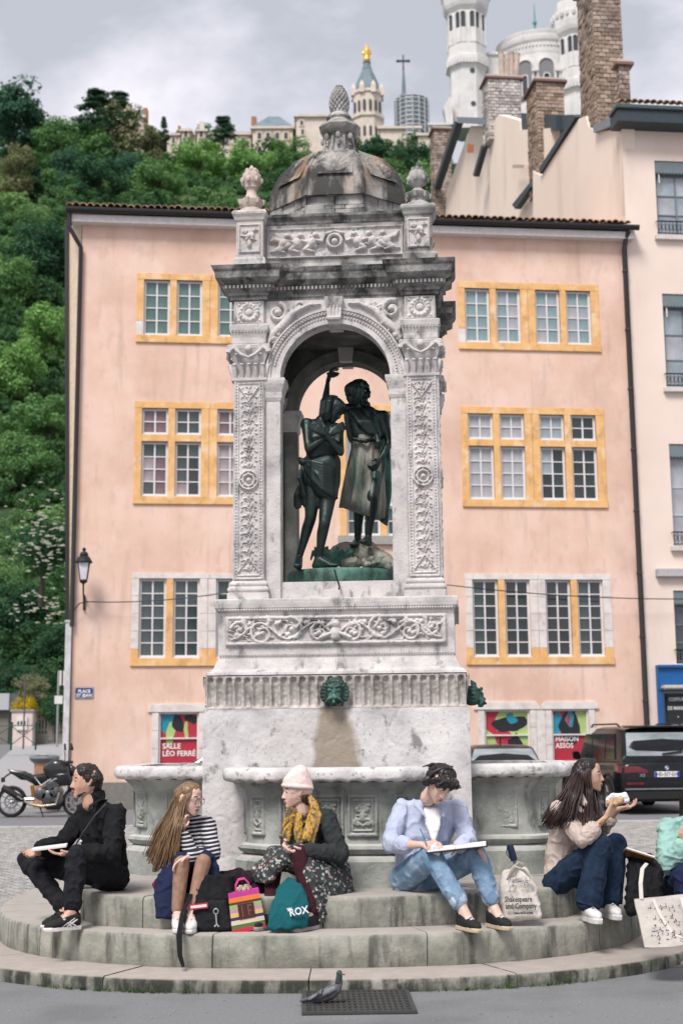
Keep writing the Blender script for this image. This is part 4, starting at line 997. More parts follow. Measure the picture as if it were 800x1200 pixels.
# vent cap, small fittings on the wall
# ---------------------------------------------------------------- lantern on the corner, cable
def lamp():
    u, q = hp(100,668); lx = u; r = thing('wall_lantern', 'black iron street lantern with white glass at the pink house corner', 'street lamp', (Matrix.Translation((HP[0],HP[1],0)) @ Matrix.Rotation(HA,4,'Z') @ Vector((lx,-.55,q))), HA)
    L4 = MB().lathe([(.10,-.30),(.175,.10),(.17,.12)], 4, ph=PI/4); L4.build('lantern_glass', mat('milk_glass', [(.4,(.62,.62,.66)),(.6,(.72,.72,.75))], rough=.3), r)
    f = MB()
    for k in range(4):
        t = PI/4+k*PI/2; f.tube([(.105*math.cos(t),.105*math.sin(t),-.31),(.182*math.cos(t),.182*math.sin(t),.12)], .012, 6)
    f.lathe([(.08,-.36),(.12,-.335),(.12,-.29),(.10,-.285)],4,ph=PI/4); f.lathe([(.0,-.45),(.02,-.42),(.03,-.38),(.08,-.35)],8); f.build('lantern_frame', IRON, r)
    MB().lathe([(.20,.10),(.21,.13),(.14,.24),(.10,.26),(.11,.30),(.07,.36),(.03,.37),(.035,.40),(.055,.42),(.03,.45),(.005,.47)], 8, ph=PI/8).build('lantern_roof', IRON, r, smooth=40)
    b = MB().tube([(0,0,-.42),(0,.02,-.5),(.0,.10,-.62),(0,.3,-.62),(0,.52,-.62)], .02, 8); b.tube([(0,.52,-.95),(0,.50,-.6)],.028,8); b.tube([(0,.50,-.9),(0,.3,-.82),(0,.12,-.62)],.016,8); b.build('bracket', IRON, r)
    return r
lamp()
Hm = Matrix.Translation((HP[0],HP[1],0)) @ Matrix.Rotation(HA,4,'Z')
def H(px, py, y=-.2): u, q = hp(px, py); return Hm @ Vector((u, y, q))
cb = MB()
def sag(a, b, s, n=14): return [a.lerp(b, k/n)-Vector((0,0,s*4*(k/n)*(1-k/n))) for k in range(n+1)]
cb.tube([H(88,716),H(94,708),H(102,706)], .016, 6); cb.tube(sag(H(102,706), H(262,697,-.5), .08)+sag(H(262,697,-.5), H(520,688,-.5), .05)[1:]+sag(H(520,688,-.5), H(815,703,-.25), .10)[1:], .013, 6)
tag(cb.build('overhead_cable', IRON), 'thin black cable strung across the house fronts from the corner lantern', 'cable')
# ---------------------------------------------------------------- cream house on the right
cream = thing('cream_house', 'tall pale cream house with grey windows and brick chimneys at the right edge', 'house', (HP[0], HP[1], 0), HA)
CX1 = 14.5; u0c = hp(728,200)[0]-.0
cz1 = hp(735,152)[1]
cw = []
GREY = flat('grey_blue_paint', (.16,.20,.215), .55, var=.08); GREYL = flat('pale_grey_wood', (.50,.51,.54), .55, var=.05)
for (xa, yt, yb) in ((766,188,276),(775,344,454),(783,520,640),(788,692,778)):
    u_, t_ = hp(xa, yt); _, b_ = hp(xa, yb); cw.append((u_, u_+1.15, b_, t_))
room_wall(cream, CREAM, WX1+.11, CX1, 0, cz1, cw, depth=.25)
MB().box(WX1+.115,CX1-.01,.26,8,0,cz1-.01).build('house_body', CREAM, cream)
PANE2 = ['grey','pale','grey']
for i, (a, b, c, d) in enumerate(cw):
    o = window(cream, a, b, c, d-.32, 2, 3, ['grey','grey','pale'] if i < 2 else (['pale'] if i == 2 else ['slate','slate']), y=.17, fw=.07, wood=GREY if i != 2 else GREYL)
    MB().box(a-.0,b,.03,.2,d-.34,d-.001).build('shutter_box', GREY, cream)
    sc = MB()
    for k in range(13): sc.ball((a+.05+(b-a-.1)*k/12,.03,d-.345),.035,6,4,(1,.5,1.2))
    tag(sc.build('scalloped_valance', flat('valance_metal',(.05,.06,.062),.5), cream), kind='stuff')
    if i == 0 or i == 1: MB().tube([(a+.12,.05,d-.60),(a+.12,.05,d-.30)],.02,6).build('shutter_strap', EAVE, cream)
    MB().box(a-.1,b+.1,-.12,.05,c-.13,c-.001).build('sill', flat('pale_sill',(.62,.56,.53),.8), cream, bevel=.01)
    rl = MB(); z0, z1 = c+.04, c+(.34 if i else .36)
    rl.bar((a-.05,-.10,z1),(b+.05,-.10,z1),.03,.03); rl.bar((a-.05,-.10,z0),(b+.05,-.10,z0),.02,.02)
    n = 12
    for k in range(n+1):
        u = a-.03+(b-a+.06)*k/n; rl.tube([(u,-.10,z0),(u+.0,-.10,z1)],.008,5)
        if k < n: rl.tube([(u+.045+.036*math.cos(q*PI/4),-.10,(z0+z1)/2+.09*math.sin(q*PI/4)) for q in range(9)],.007,5)
    rl.tube([(a-.05,-.10,z1),(a-.05,.1,z1)],.01,5)
    rl.build('window_railing', IRON, cream)
u_, t_ = hp(767,667); MB().box(u_,CX1,-.16,.03,t_-.20,t_).build('ledge', flat('grey_ledge',(.42,.41,.42),.8), cream, bevel=.012)
# dark planter bush silhouettes on the second-floor sill
# eave of the cream house
e1 = MB().box(WX1-.15,CX1,-.55,.1,cz1-.02,cz1+.32); e1.build('eave_box', flat('slate_paint',(.035,.05,.058),.5), cream, bevel=.01)
MB().box(WX1-.2,CX1,-.62,.05,cz1+.322,cz1+.44).build('gutter', flat('slate_gutter',(.06,.085,.095),.45), cream, bevel=.02)
for i in range(22):
    o = link('roof_tile', tmesh[i % 3], cream, (WX1-.05+i*.17, -.45, cz1+.50)); o.rotation_euler = (0, rw.uniform(-.05,.05), rw.uniform(-.04,.04))
# shop front
BL = flat('shop_blue', (.01,.10,.32), .4, var=.08)
sx0 = hp(768,800)[0]; sz = hp(768,783)[1]
mb = MB().box(sx0,CX1,-.16,.02,sz-.55,sz); mb.box(sx0,CX1,-.24,.02,sz,sz+.07); mb.box(sx0,sx0+.12,-.14,.02,.2,sz-.55); mb.box(sx0+.75,sx0+.95,-.14,.02,.2,sz-.55); mb.box(sx0+.12,sx0+.75,-.10,.02,.2,.9)
sf = mb.build('shop_front', BL, cream, bevel=.01)
MB().box(sx0+.05,CX1,-.42,-.15,sz-.52,sz-.42).build('rolled_awning', flat('awning_canvas',(.55,.50,.40),.8), cream, bevel=.03)
MB().box(sx0+.12,sx0+.75,-.06,-.04,.9,sz-.55).build('shop_pane', GLASSES['slate'], cream)
sg = MB().box(sx0+.2,sx0+.74,-.13,-.105,1.05,sz-.62).build('shop_sign', solid('sign_black',(.015,.02,.02),.5), cream, bevel=.005)
zz0 = sz-.62
for k, s_ in enumerate(('COIFFURE','DE MARIÉES','•','MISE EN','BEAUTÉ')): text('sign_lettering', s_, .12, PW, facing(sx0+.47,-.133,zz0-.14-.21*k), sg, .001, 'CENTER', .002, .8)
# ---- gable (fire wall) of the cream house, receding behind the pink house
GA = HA+PI/2; GP0 = Hm @ Vector((WX1+.10, 0, 0)); GP = (GP0.x, GP0.y)
def gp(px, py): return on_plane(px, py, GP, GA)     # (depth along the wall, z)
gab = Matrix.Translation((GP[0], GP[1], 0)) @ Matrix.Rotation(GA, 4, 'Z'); hinv = Hm.inverted()
def gable(name, pix, m_, off, th=.35, parent=cream):
    P = [gp(*p) for p in pix]; v0 = [hinv @ (gab @ Vector((a, off, b))) for a, b in P]; v1 = [hinv @ (gab @ Vector((a, off-th, b))) for a, b in P]; n = len(P)
    return MB().add(v0+v1, [tuple(range(n)), tuple(range(2*n-1, n-1, -1))]+[(i, (i+1) % n, n+(i+1) % n, n+i) for i in range(n)]).build(name, m_, parent)
gable('gable_wall', [(728,330),(728,163),(728,150),(700,155),(689,149),(686,136),(678,139),(652,178),(634,206),(628,203),(624,200),(624,330)], CREAMY, 0)
gable('gable_wall', [(634,330),(634,196),(634,150),(601,152),(600,141),(576,134),(569,145),(566,170),(566,330)], CREAMY, -.25)
gable('gable_wall', [(575,330),(575,147),(537,147),(524,185),(511,222),(508,252),(508,330)], CREAMY, -.5)
SL = flat('slate_flashing', (.05,.065,.075), .6)
gable('roof_edge', [(677,137),(635,204),(634,197),(674,135)], SL, .08, .5)
gable('roof_edge', [(622,243),(603,236),(601,240),(604,245)] if 0 else [(601,240),(622,214),(623,219),(605,245)], SL, .05, .2)
gable('roof_edge', [(555,205),(565,170),(567,172),(557,207)], SL, .05, .2)
gable('roof_edge', [(537,144),(568,146),(568,138),(536,137)], flat('zinc',(.20,.23,.26),.5), .05, 2.5)
gable('roof_edge', [(601,152),(640,153),(640,134),(600,132)], SL, -.30, 1.5)
gable('roof_edge', [(640,152),(682,140),(682,133),(640,134)], SL, -.45, 1.5)
gable('roof_edge', [(536,143),(510,222),(508,221),(533,142)], SL, .05, .3)
gable('roof_edge', [(700,156),(732,143),(732,133),(699,147)], flat('zinc',(.20,.23,.26)), .12, .3)
gable('vent_brick', [(548,179),(554,179),(554,169),(548,169)], flat('terracotta',(.45,.16,.07),.8), .03, .05)
gable('stone_block', [(601,197),(613,197),(613,193),(601,193)], flat('old_stone',(.50,.38,.28),.9), .03, .05)
# ---- brick chimneys: every brick a solid of its own
MORT = flat('mortar', (.50,.45,.40), .95, bump=.004)
BRK = mat('chimney_brick', [(.3,(.17,.115,.085)),(.5,(.31,.225,.17)),(.7,(.46,.37,.30))], scale=1.1, rough=.92, bump=.006, bscale=20, objrand=.42, stain=[((.07,.06,.05), 2.5, .54, .7, (1,1,1), .7)])
BRKS = mat('chimney_brick_joined', [(.3,(.17,.125,.10)),(.7,(.44,.36,.30))], scale=1.1, rough=.92, island=.42, stain=[((.07,.06,.05), 2.5, .54, .7, (1,1,1), .7)])
BRKW = mat('limewashed_brick', [(.3,(.26,.24,.23)),(.7,(.62,.58,.55))], scale=1.1, rough=.92, island=.35, stain=[((.16,.10,.07), 3, .54, .66, (1,1,1), .8)])
_bk = {}
def chimney(label, xl, xm, xr, yt, yb, Y, individual, m_, cap=True, rows=None, top=None):
    d_ = ray(xm, yb); n_ = (math.sin(GA), -math.cos(GA)); Y = d_.y*(n_[0]*GP[0]+n_[1]*GP[1])/(n_[0]*d_.x+n_[1]*d_.y)+.25
    A, B = at(xm, yb, Y), at(xr, yb, Y+.119*(at(xr,yb,Y).x-at(xm,yb,Y).x)); w = (B-A).length
    ztop, zbot = at(xm, yt, Y).z, A.z
    # depth from the visible width of its left side
    c0 = A; dirv = Vector((-math.sin(HA), math.cos(HA), 0)); lo, hi = .2, 6
    for _ in range(30):
        md = (lo+hi)/2; p = c0+dirv*md; q = (p.x*R_[0]+p.y*R_[1]+(p.z-CAMH)*R_[2])/(p.x*F_[0]+p.y*F_[1]+(p.z-CAMH)*F_[2])*FPX+CX
        if q > xl: lo = md
        else: hi = md
    dp = min(lo, 3.2)
    dz_ = .7; A.z -= dz_; zbot -= dz_; t = thing('brick_chimney', label, 'chimney', A, HA)
    h = ztop-zbot
    MB().box(.02,w-.02,.02,dp-.02,-.0,h-.02).build('mortar_core', MORT, t)
    bh = .125; bw = .215; n = int(h/bh)+ (0); rs = random.Random(int(xl)); cnt = 0; rest = MB(); bh = h/n
    for r in range(0, n):
        for side in (0, 1):
            Lw = w if side == 0 else dp; m = max(2, round(Lw/bw)); st = (r % 2)*.5
            for k in range(-1, m+1):
                a, b = (k+st)/m*Lw, (k+1+st)/m*Lw; a, b = max(a, 0), min(b, Lw)
                if b-a < .06: continue
                g = .013; jit = rs.uniform(-.018,.018); z0, z1 = r*bh+g, (r+1)*bh-g
                if side == 0: bx = (a+g, b-g, -.02+jit, .10, z0, z1)
                else: bx = (-.02+jit, .10, a+g+ (.12 if k <= 0 and a == 0 else 0), b-g, z0, z1)
                if bx[3] <= bx[2] or bx[1] <= bx[0]: continue
                if individual and cnt < 300 and z1 > dz_-.3:
                    key = tuple(round(bx[i+1]-bx[i], 2) for i in (0,2,4))
                    if key not in _bk: _bk[key] = MB().box(-key[0]/2,key[0]/2,-key[1]/2,key[1]/2,-key[2]/2,key[2]/2).mesh('brick', m_)
                    link('brick', _bk[key], t, ((bx[0]+bx[1])/2,(bx[2]+bx[3])/2,(bx[4]+bx[5])/2)); cnt += 1
                else: rest.box(*bx)
    if rest.v: tag(rest.build('brickwork', m_ if not individual else BRKS, t, recalc=False), kind='stuff')
    if cap:
        MB().box(-.10,w+.10,-.10,dp+.1,h,h+.09).build('chimney_cap', flat('cap_brick',(.20,.12,.10),.9), t, bevel=.01); MB().box(-.05,w+.05,-.05,dp+.05,h+.092,h+.17).build('chimney_cap', MORT, t, bevel=.01)
    return t, w, dp, h
chimney('tallest brick chimney rising past the top edge beside the cream house roof', 683,700,734,-30,152,36.5,True,BRK)
chimney('low brick stack pressed against the right side of the tallest chimney', 724,727,740,77,140,39.0,False,BRKS)
chimney('square brick chimney in front of the basilica with a narrow dark cap', 620,631,664,96,196,42.0,True,BRK)
ct, cw_, cd_, ch_ = chimney('whitewashed brick chimney with four clay pots', 566,572,611,92,142,47.0,False,BRKW)
YC = ct.location.y+.6
for k, (px0, lean, top_) in enumerate(((588,-.05,61),(593,.04,64),(599,-.02,62),(604,.05,63))):
    a = at(px0, 89, YC); b = at(px0+lean*30, top_, YC)
    tag(MB().tube([a-Vector((0,0,.15)), a.lerp(b,.9), b], [.125,.10,.115], 12).build('chimney_pot', flat('clay_pot',(.42,.34,.29),.85,var=.3,scale=3)), ['leftmost clay pot on the whitewashed chimney','second clay pot from the left on the whitewashed chimney','third clay pot from the left on the whitewashed chimney','rightmost clay pot on the whitewashed chimney'][k], 'chimney pot', 'clay pots on the whitewashed chimney')
chimney('dark weathered brick chimney lowest and farthest left behind the fountain finial', 506,510,530,152,252,53.0,False,BRKS)
# ---------------------------------------------------------------- hill
HPts = [(56,1.3),(64,1.6),(75,5),(110,23),(160,54),(220,86),(290,121),(345,128),(420,128)]
def hill_z(Y):
    if Y <= HPts[0][0]: return HPts[0][1]
    for (a, b), (c, d) in zip(HPts[:-1], HPts[1:]):
        if Y <= c: return b+(d-b)*(Y-a)/(c-a)
    return HPts[-1][1]
GRASSM = mat('hill_undergrowth', [(.3,(.012,.03,.012)),(.7,(.035,.075,.025))], scale=.3, rough=.95)
P = np.array([[(-260+520*i/60, 57+(420-57)*j/50, hill_z(57+(420-57)*j/50)+(mnoise.noise(Vector((i*.3,j*.3,0)))*2.5 if j > 3 else -.3)) for i in range(61)] for j in range(51)])
tag(MB().grid(P).build('hill', GRASSM, smooth=180), 'steep wooded hill rising behind the houses', kind='structure')
def leafy(M):
    t = M.node_tree; b = t.nodes['Principled BSDF']; src = b.inputs['Base Color'].links[0].from_socket; o = t.nodes['Material Output']
    w = _n('ShaderNodeVectorMath', t, operation='MULTIPLY'); w.inputs[1].default_value = (1.32,1.14,1.2); t.links.new(src, w.inputs[0]); src = w.outputs[0]; t.links.new(src, b.inputs['Base Color'])
    tr = _n('ShaderNodeBsdfTranslucent', t); v = _n('ShaderNodeVectorMath', t, operation='MULTIPLY'); v.inputs[1].default_value = (1.3,1.25,.8); t.links.new(src, v.inputs[0]); t.links.new(v.outputs[0], tr.inputs['Color'])
    mx = _n('ShaderNodeMixShader', t); mx.inputs[0].default_value = .38; t.links.new(b.outputs[0], mx.inputs[1]); t.links.new(tr.outputs[0], mx.inputs[2]); t.links.new(mx.outputs[0], o.inputs['Surface']); return M
def leafmat(name, a, b, flower=None):
    return leafy(mat(name, [(.3,a),(.7,b)], scale=.9, detail=3, rough=.75, spec=.25, island=.45, stain=[(flower, 3.5, .52, .60, (1,1,1), .95)] if flower else None))
LF = {'dark': leafmat('leaf_dark', (.018,.065,.034), (.045,.13,.065)), 'mid': leafmat('leaf_mid', (.06,.16,.055), (.13,.28,.10)), 'spring': leafmat('leaf_spring', (.10,.25,.07), (.19,.38,.13)),
      'olive': leafmat('leaf_olive', (.09,.13,.06), (.20,.24,.13)), 'teal': leafmat('leaf_teal', (.025,.085,.055), (.055,.15,.095)), 'blossom': leafmat('leaf_blossom', (.07,.12,.05), (.16,.22,.11), (.55,.55,.42)), 'yellow': leafmat('flower_yellow', (.30,.25,.008), (.46,.41,.015)),
      'elder': leafmat('leaf_elder', (.018,.068,.032), (.042,.115,.055)), 'grey': leafmat('leaf_grey', (.13,.17,.10), (.26,.30,.19))}
BARK = flat('bark', (.06,.05,.04), .95, bump=.02)
def crown_mb(seed, n_cl=26, leaves=150, lsize=.34, ax=(1,1,.95), conifer=False, cl_r=.34):
    """leaf-sized quads in clumps spread through an uneven unit crown (radius about 1)"""
    rs = np.random.RandomState(seed); V = []; 
    for c in range(n_cl):
        if conifer == 'cedar':
            t = rs.rand(); lay = rs.randint(0,6); a = rs.rand()*6.28; q = (1.05-lay/6.5)*math.sqrt(rs.rand()); cc = np.array([q*math.cos(a), q*math.sin(a), -.8+lay*.32]); crr = np.array([.34,.34,.05])
        elif conifer:
            t = rs.rand(); a = rs.rand()*6.28; q = (1-t)*.62*(.6+.4*rs.rand()); cc = np.array([q*math.cos(a), q*math.sin(a), -1+2.1*t]); crr = np.array([.2,.2,.13])
        else:
            d = rs.randn(3); d /= np.linalg.norm(d); q = .78*rs.rand()**.30; cc = d*q*np.array(ax); cc *= 1+.22*math.sin(3*math.atan2(d[1],d[0])+seed); crr = np.array([1,1,.72])*cl_r*(.6+.7*rs.rand())
        n = leaves; d = rs.randn(n,3); d /= np.linalg.norm(d,axis=1)[:,None]; q = rs.rand(n)**.35
        p = cc+d*q[:,None]*crr; nn = d+rs.randn(n,3)*.55+np.array([0,0,.5]); nn /= np.linalg.norm(nn,axis=1)[:,None]
        up = rs.randn(n,3); t1 = np.cross(nn,up); t1 /= np.linalg.norm(t1,axis=1)[:,None]; t2 = np.cross(nn,t1)
        s = lsize*.1*(.6+.8*rs.rand(n))[:,None]
        V.append(np.stack([p-t1*s-t2*s*.6, p+t1*s-t2*s*.6, p+t1*s*.7+t2*s*.8, p-t1*s*.7+t2*s*.8], 1))
    V = np.concatenate(V).reshape(-1,3); mb = MB(); mb.v = V.tolist(); mb.f = [(4*i,4*i+1,4*i+2,4*i+3) for i in range(len(V)//4)]
    return mb
CRN = {}
def crown(kind, var, m_):
    k = (kind, var, m_)
    if k not in CRN:
        if kind == 'round': mb = crown_mb(var*7+1, 44, 170)
        elif kind == 'tall': mb = crown_mb(var*5+2, 34, 130, ax=(.62,.62,1.25))
        elif kind == 'conifer': mb = crown_mb(var*3+3, 60, 70, conifer=True)
        elif kind == 'cedar': mb = crown_mb(var*3+4, 80, 110, conifer='cedar')
        elif kind == 'bush': mb = crown_mb(var*9+5, 40, 160, ax=(1.15,1,.85), lsize=.28)
        CRN[k] = mb.mesh('crown', LF[m_])
    return CRN[k]
def trunk_mesh():
    mb = MB().tube([(0,0,-1.6),(.03,0,-.8),(0,.03,-.1),(.05,0,.5)], [.075,.06,.045,.012], 7)
    for k in range(5):
        a = k*1.3; mb.tube([(0,0,-.7+.18*k),(.25*math.cos(a),.25*math.sin(a),-.4+.18*k),(.5*math.cos(a),.5*math.sin(a),-.05+.16*k)], [.03,.022,.008], 5)
    return mb.mesh('trunk', BARK, 60)
TRK = trunk_mesh()
rt = random.Random(11)
def find_Y(px, py, lift):
    for k in range(600):
        Y = 64+k*.5; 
        if at(px,py,Y).z <= hill_z(Y)+lift*Y/1730: return Y
    return 300
def plant(px, py, rpx, kind, m_, label, cat='tree', Y=None, group=None, var=None, sq=1.0):
    Y = Y or find_Y(px, py, rpx*1.0); c = at(px, py, Y); r = rpx*c.y/1730
    t = thing('tree' if cat == 'tree' else 'shrub', label, cat, (c.x, c.y, c.z-r*1.3), 0, group)
    o = link('crown', crown(kind, var if var is not None else rt.randrange(3), m_), t, (0,0,r*1.3)); o.scale = (r,r,r*sq); o.rotation_euler = (0,0,rt.uniform(0,6.28))
    k = link('trunk', TRK, t, (0,0,r*1.3)); k.scale = (r,r,r*1.0)
    return t
TR = [
 (16,136,46,'round','teal','largest dark bluish green tree at the top left corner against the sky'),
 (62,166,34,'round','mid','bushy green tree on the ridge just right of the top left tree'),
 (114,132,28,'cedar','dark','dark flat-layered cedar standing highest on the left ridge'),
 (138,128,22,'cedar','dark','second dark cedar beside the blossoming tree on the ridge'),
 (146,160,38,'tall','blossom','pale blossoming tree on the ridge right of the cedars'),
 (178,176,26,'tall','olive','greyish olive tree just right of the blossoming tree'),
 (262,150,15,'cedar','dark','small dark cedar in front of the long mansard building'),
 (192,150,12,'conifer','dark','thin dark conifer just right of the pale blossom on the ridge'),
 (235,192,32,'round','spring','bright spring green tree below the long hilltop building'),
 (290,195,30,'round','spring','bright green tree left of the stone dome'),
 (338,190,30,'round','mid','green tree touching the left side of the stone dome'),
 (188,215,30,'round','mid','green tree over the middle of the left roof'),
 (118,215,34,'round','dark','dense dark green tree over the left end of the roof'),
 (80,205,30,'tall','teal','tall bluish green tree above the left roof corner'),
 (22,205,32,'tall','olive','olive grey feathery tree under the top left tree'),
 (478,195,30,'round','dark','dark green tree between the fountain finial and the dark chimney'),
 (440,178,18,'round','dark','dark treetop below the tower with the golden statue'),
 (55,300,40,'round','dark','dark shaded tree beside the left end of the roof'),
 (12,330,36,'round','mid','mid green tree at the left edge level with the upper windows'),
 (62,395,40,'round','spring','lush bright green tree by the drainpipe level with the arch capitals'),
 (14,440,40,'round','spring','broad bright green tree at the left edge, lower of the bright ones'),
 (60,500,40,'round','mid','mid green tree by the drainpipe level with the second floor'),
 (18,545,38,'round','mid','mid green tree at the left edge above the white-flowered elder'),
 (50,640,46,'bush','elder','dark elder bush dotted with flat white flower heads'),
 (20,720,36,'round','dark','dark tree at the left edge under the flowering elder'),
 (104,178,30,'round','mid','green tree under the cedars at the crest of the left ridge'),
 (150,205,26,'round','teal','bluish green tree below the blossoming tree'),
 (66,760,30,'round','elder','dark green tree just behind the pale round shrub'),
]
for t in TR: plant(t[0],t[1],t[2]*1.12,*t[3:], Y=(276 if 75 < t[0] < 500 else 262) if t[1] < 182 else None)
# white umbels of the elder
el = MB(); re_ = random.Random(5)
for k in range(170):
    px, py = re_.gauss(52,20), re_.gauss(632,30) if k % 4 else re_.gauss(712,12)
    if px > 86 or px < 6: continue
    p = at(px, py, 64.5+re_.uniform(-1,.5)-(.2*abs(px-50)*-.02)); 
    for q in range(5): el.ball(p+Vector((re_.uniform(-.09,.09),re_.uniform(-.05,.05),re_.uniform(-.03,.03))), .045, 5, 3, (1.2,1,.6))
elt = [o for o in bpy.data.objects if o.get('label','').startswith('dark elder')][0]
elt.location  # the elder stands where its flowers are
for o in (elt,):
    k = 64.5+2.2; c = at(50,640,k); r = 46*c.y/1730; o.location = (c.x,c.y,c.z-r*1.3)
    for ch in [x for x in bpy.data.objects if x.parent == o]: ch.location = (0,0,r*1.3); ch.scale = (r,r,r)
tag(el.build('flowers', flat('elder_flower',(.55,.55,.45),.9), elt, world=True, recalc=False), kind='stuff')
# the rest of the wood reads as one mass
wood = MB(); protos = [crown_mb(50+k, 26, 90, .5) for k in range(4)]
for py in list(range(150, 262, 19))+list(range(262, 860, 26)):
    for px in list(range(-60, 92, 30))+([] if py > 262 else list(range(92, 540, 32))):
        x_, y_ = px+rt.uniform(-10,10), py+rt.uniform(-8,8)+14
        if py < 200 and px < 60: y_ += 20
        if 92 <= px and y_ < 178: y_ = 171 if px < 350 else 177
        if px < 92 and y_ < 168: y_ = 166+rt.uniform(0,10)
        if y_ > 850: continue
        Y = find_Y(x_, y_, 12); c = at(x_, y_, Y); r = (26+rt.uniform(-5,6))*Y/1730
        q = protos[rt.randrange(4)]; a = np.array(q.v)*r; th = rt.uniform(0,6.28); R2 = np.array([[math.cos(th),-math.sin(th),0],[math.sin(th),math.cos(th),0],[0,0,1]])
        v = a @ R2.T+np.array(c); o_ = len(wood.v); wood.v += v.tolist(); wood.f += [tuple(i+o_ for i in f) for f in q.f]
tag(wood.build('wood', leafy(mat('wood_leaves', [(.3,(.014,.05,.026)),(.5,(.06,.155,.06)),(.7,(.16,.31,.12))], scale=.07, detail=4, rough=.8, spec=.2, island=.4)), recalc=False), 'mass of mixed green trees covering the hillside', 'wood', kind='stuff')
# round clipped pale shrub, yellow forsythia
plant(40,806,21,'bush','grey','pale grey-green round clipped shrub behind the gate pillar', 'shrub', Y=60.5)
plant(30,830,18,'bush','yellow','bright yellow flowering shrub behind the gate pillar', 'shrub', Y=56)
plant(10,800,34,'bush','dark','dark hedge shrub at the left edge above the grey roof', 'shrub', Y=64)
plant(66,834,22,'bush','dark','low dark shrub just behind the picket fence', 'shrub', Y=56)
# ---------------------------------------------------------------- hilltop buildings
YB = 300.0
def sc(Y, z): return (Y*.983+(z-CAMH)*.184)/FPX        # metres per pixel there
WHT = mat('basilica_stone', [(.3,(.56,.55,.54)),(.7,(.74,.72,.70))], scale=.25, detail=6, rough=.85, stain=[((.42,.41,.42), .5, .54, .7, (1,1,.4), .5)])
ZINC = mat('zinc_roof', [(.3,(.11,.16,.19)),(.7,(.19,.25,.28))], scale=.5, rough=.6)
GOLD = flat('gilt_statue', (.72,.40,.08), .38, metal=.6, var=.1)
COPP = flat('copper_green', (.10,.27,.24), .7)
VOID = flat('window_dark', (.04,.045,.055), .5)
OCHR = flat('cream_stone', (.62,.54,.46), .85, scale=.6)
class Far:
    """a hilltop building: pixel columns/rows at distance Y turned into metres around its own axis"""
    def __init__(s, name, label, cat, cx_, base, Y=YB, rf=3.5):
        s.Y = Y; s.rf = rf; c = at(cx_, base, Y); s.c = c; s.cx = cx_; s.t = thing(name, label, cat, c)
    def z(s, py): return at(s.cx, py, s.Y-s.rf).z-s.c.z
    def m(s, px, py=120): return px*sc(s.Y, at(s.cx, py, s.Y).z)
    def lathe(s, name, prof, m_, n=24, dx=0, ph=0, smooth=None, dy=0): return MB().lathe([(s.m(r), s.z(y)) for r, y in prof], n, (s.m(dx), dy, 0), ph=ph).build(name, m_, s.t, smooth=smooth)
    def arch(s, dx, y0, y1, w, r, a, m_=VOID, name='window', frame=WHT):
        """arched opening on a drum of radius r (px) at angle a, dark recess with stone frame"""
        W, z0, z1 = s.m(w)/2, s.z(y0), s.z(y1); R = s.m(r); M = Matrix.Translation((s.m(dx),0,0)) @ Matrix.Rotation(a,4,'Z')
        P = [(-W,z0),(W,z0)]+[(W*math.cos(PI*k/8), z1-W+W*math.sin(PI*k/8)) for k in range(9)]
        f = MB(); n = len(P); g = s.m(1.1)
        c_ = Vector((0,(z0+z1)/2)); out = [(x*(1+g/W), z0+(q-z0)*(1+g/(z1-z0))) for x, q in P]
        f.add([M @ Vector((x,-R-.35,q)) for x,q in P]+[M @ Vector((x,-R-.35,q)) for x,q in out]+[M @ Vector((x,-R+.5,q)) for x,q in out]+[M @ Vector((x,-R+.3,q)) for x,q in P], [(i,(i+1)%n,n+(i+1)%n,n+i) for i in range(1,n)]+[(n+i,n+(i+1)%n,2*n+(i+1)%n,2*n+i) for i in range(n)]+[(3*n+i,3*n+(i+1)%n,(i+1)%n,i) for i in range(n)])
        o = f.build('window', frame, s.t, recalc=False)
        MB().add([M @ Vector((x,-R-.06,q)) for x,q in P], [tuple(range(n))]).build('recess', m_, o, recalc=False); return o
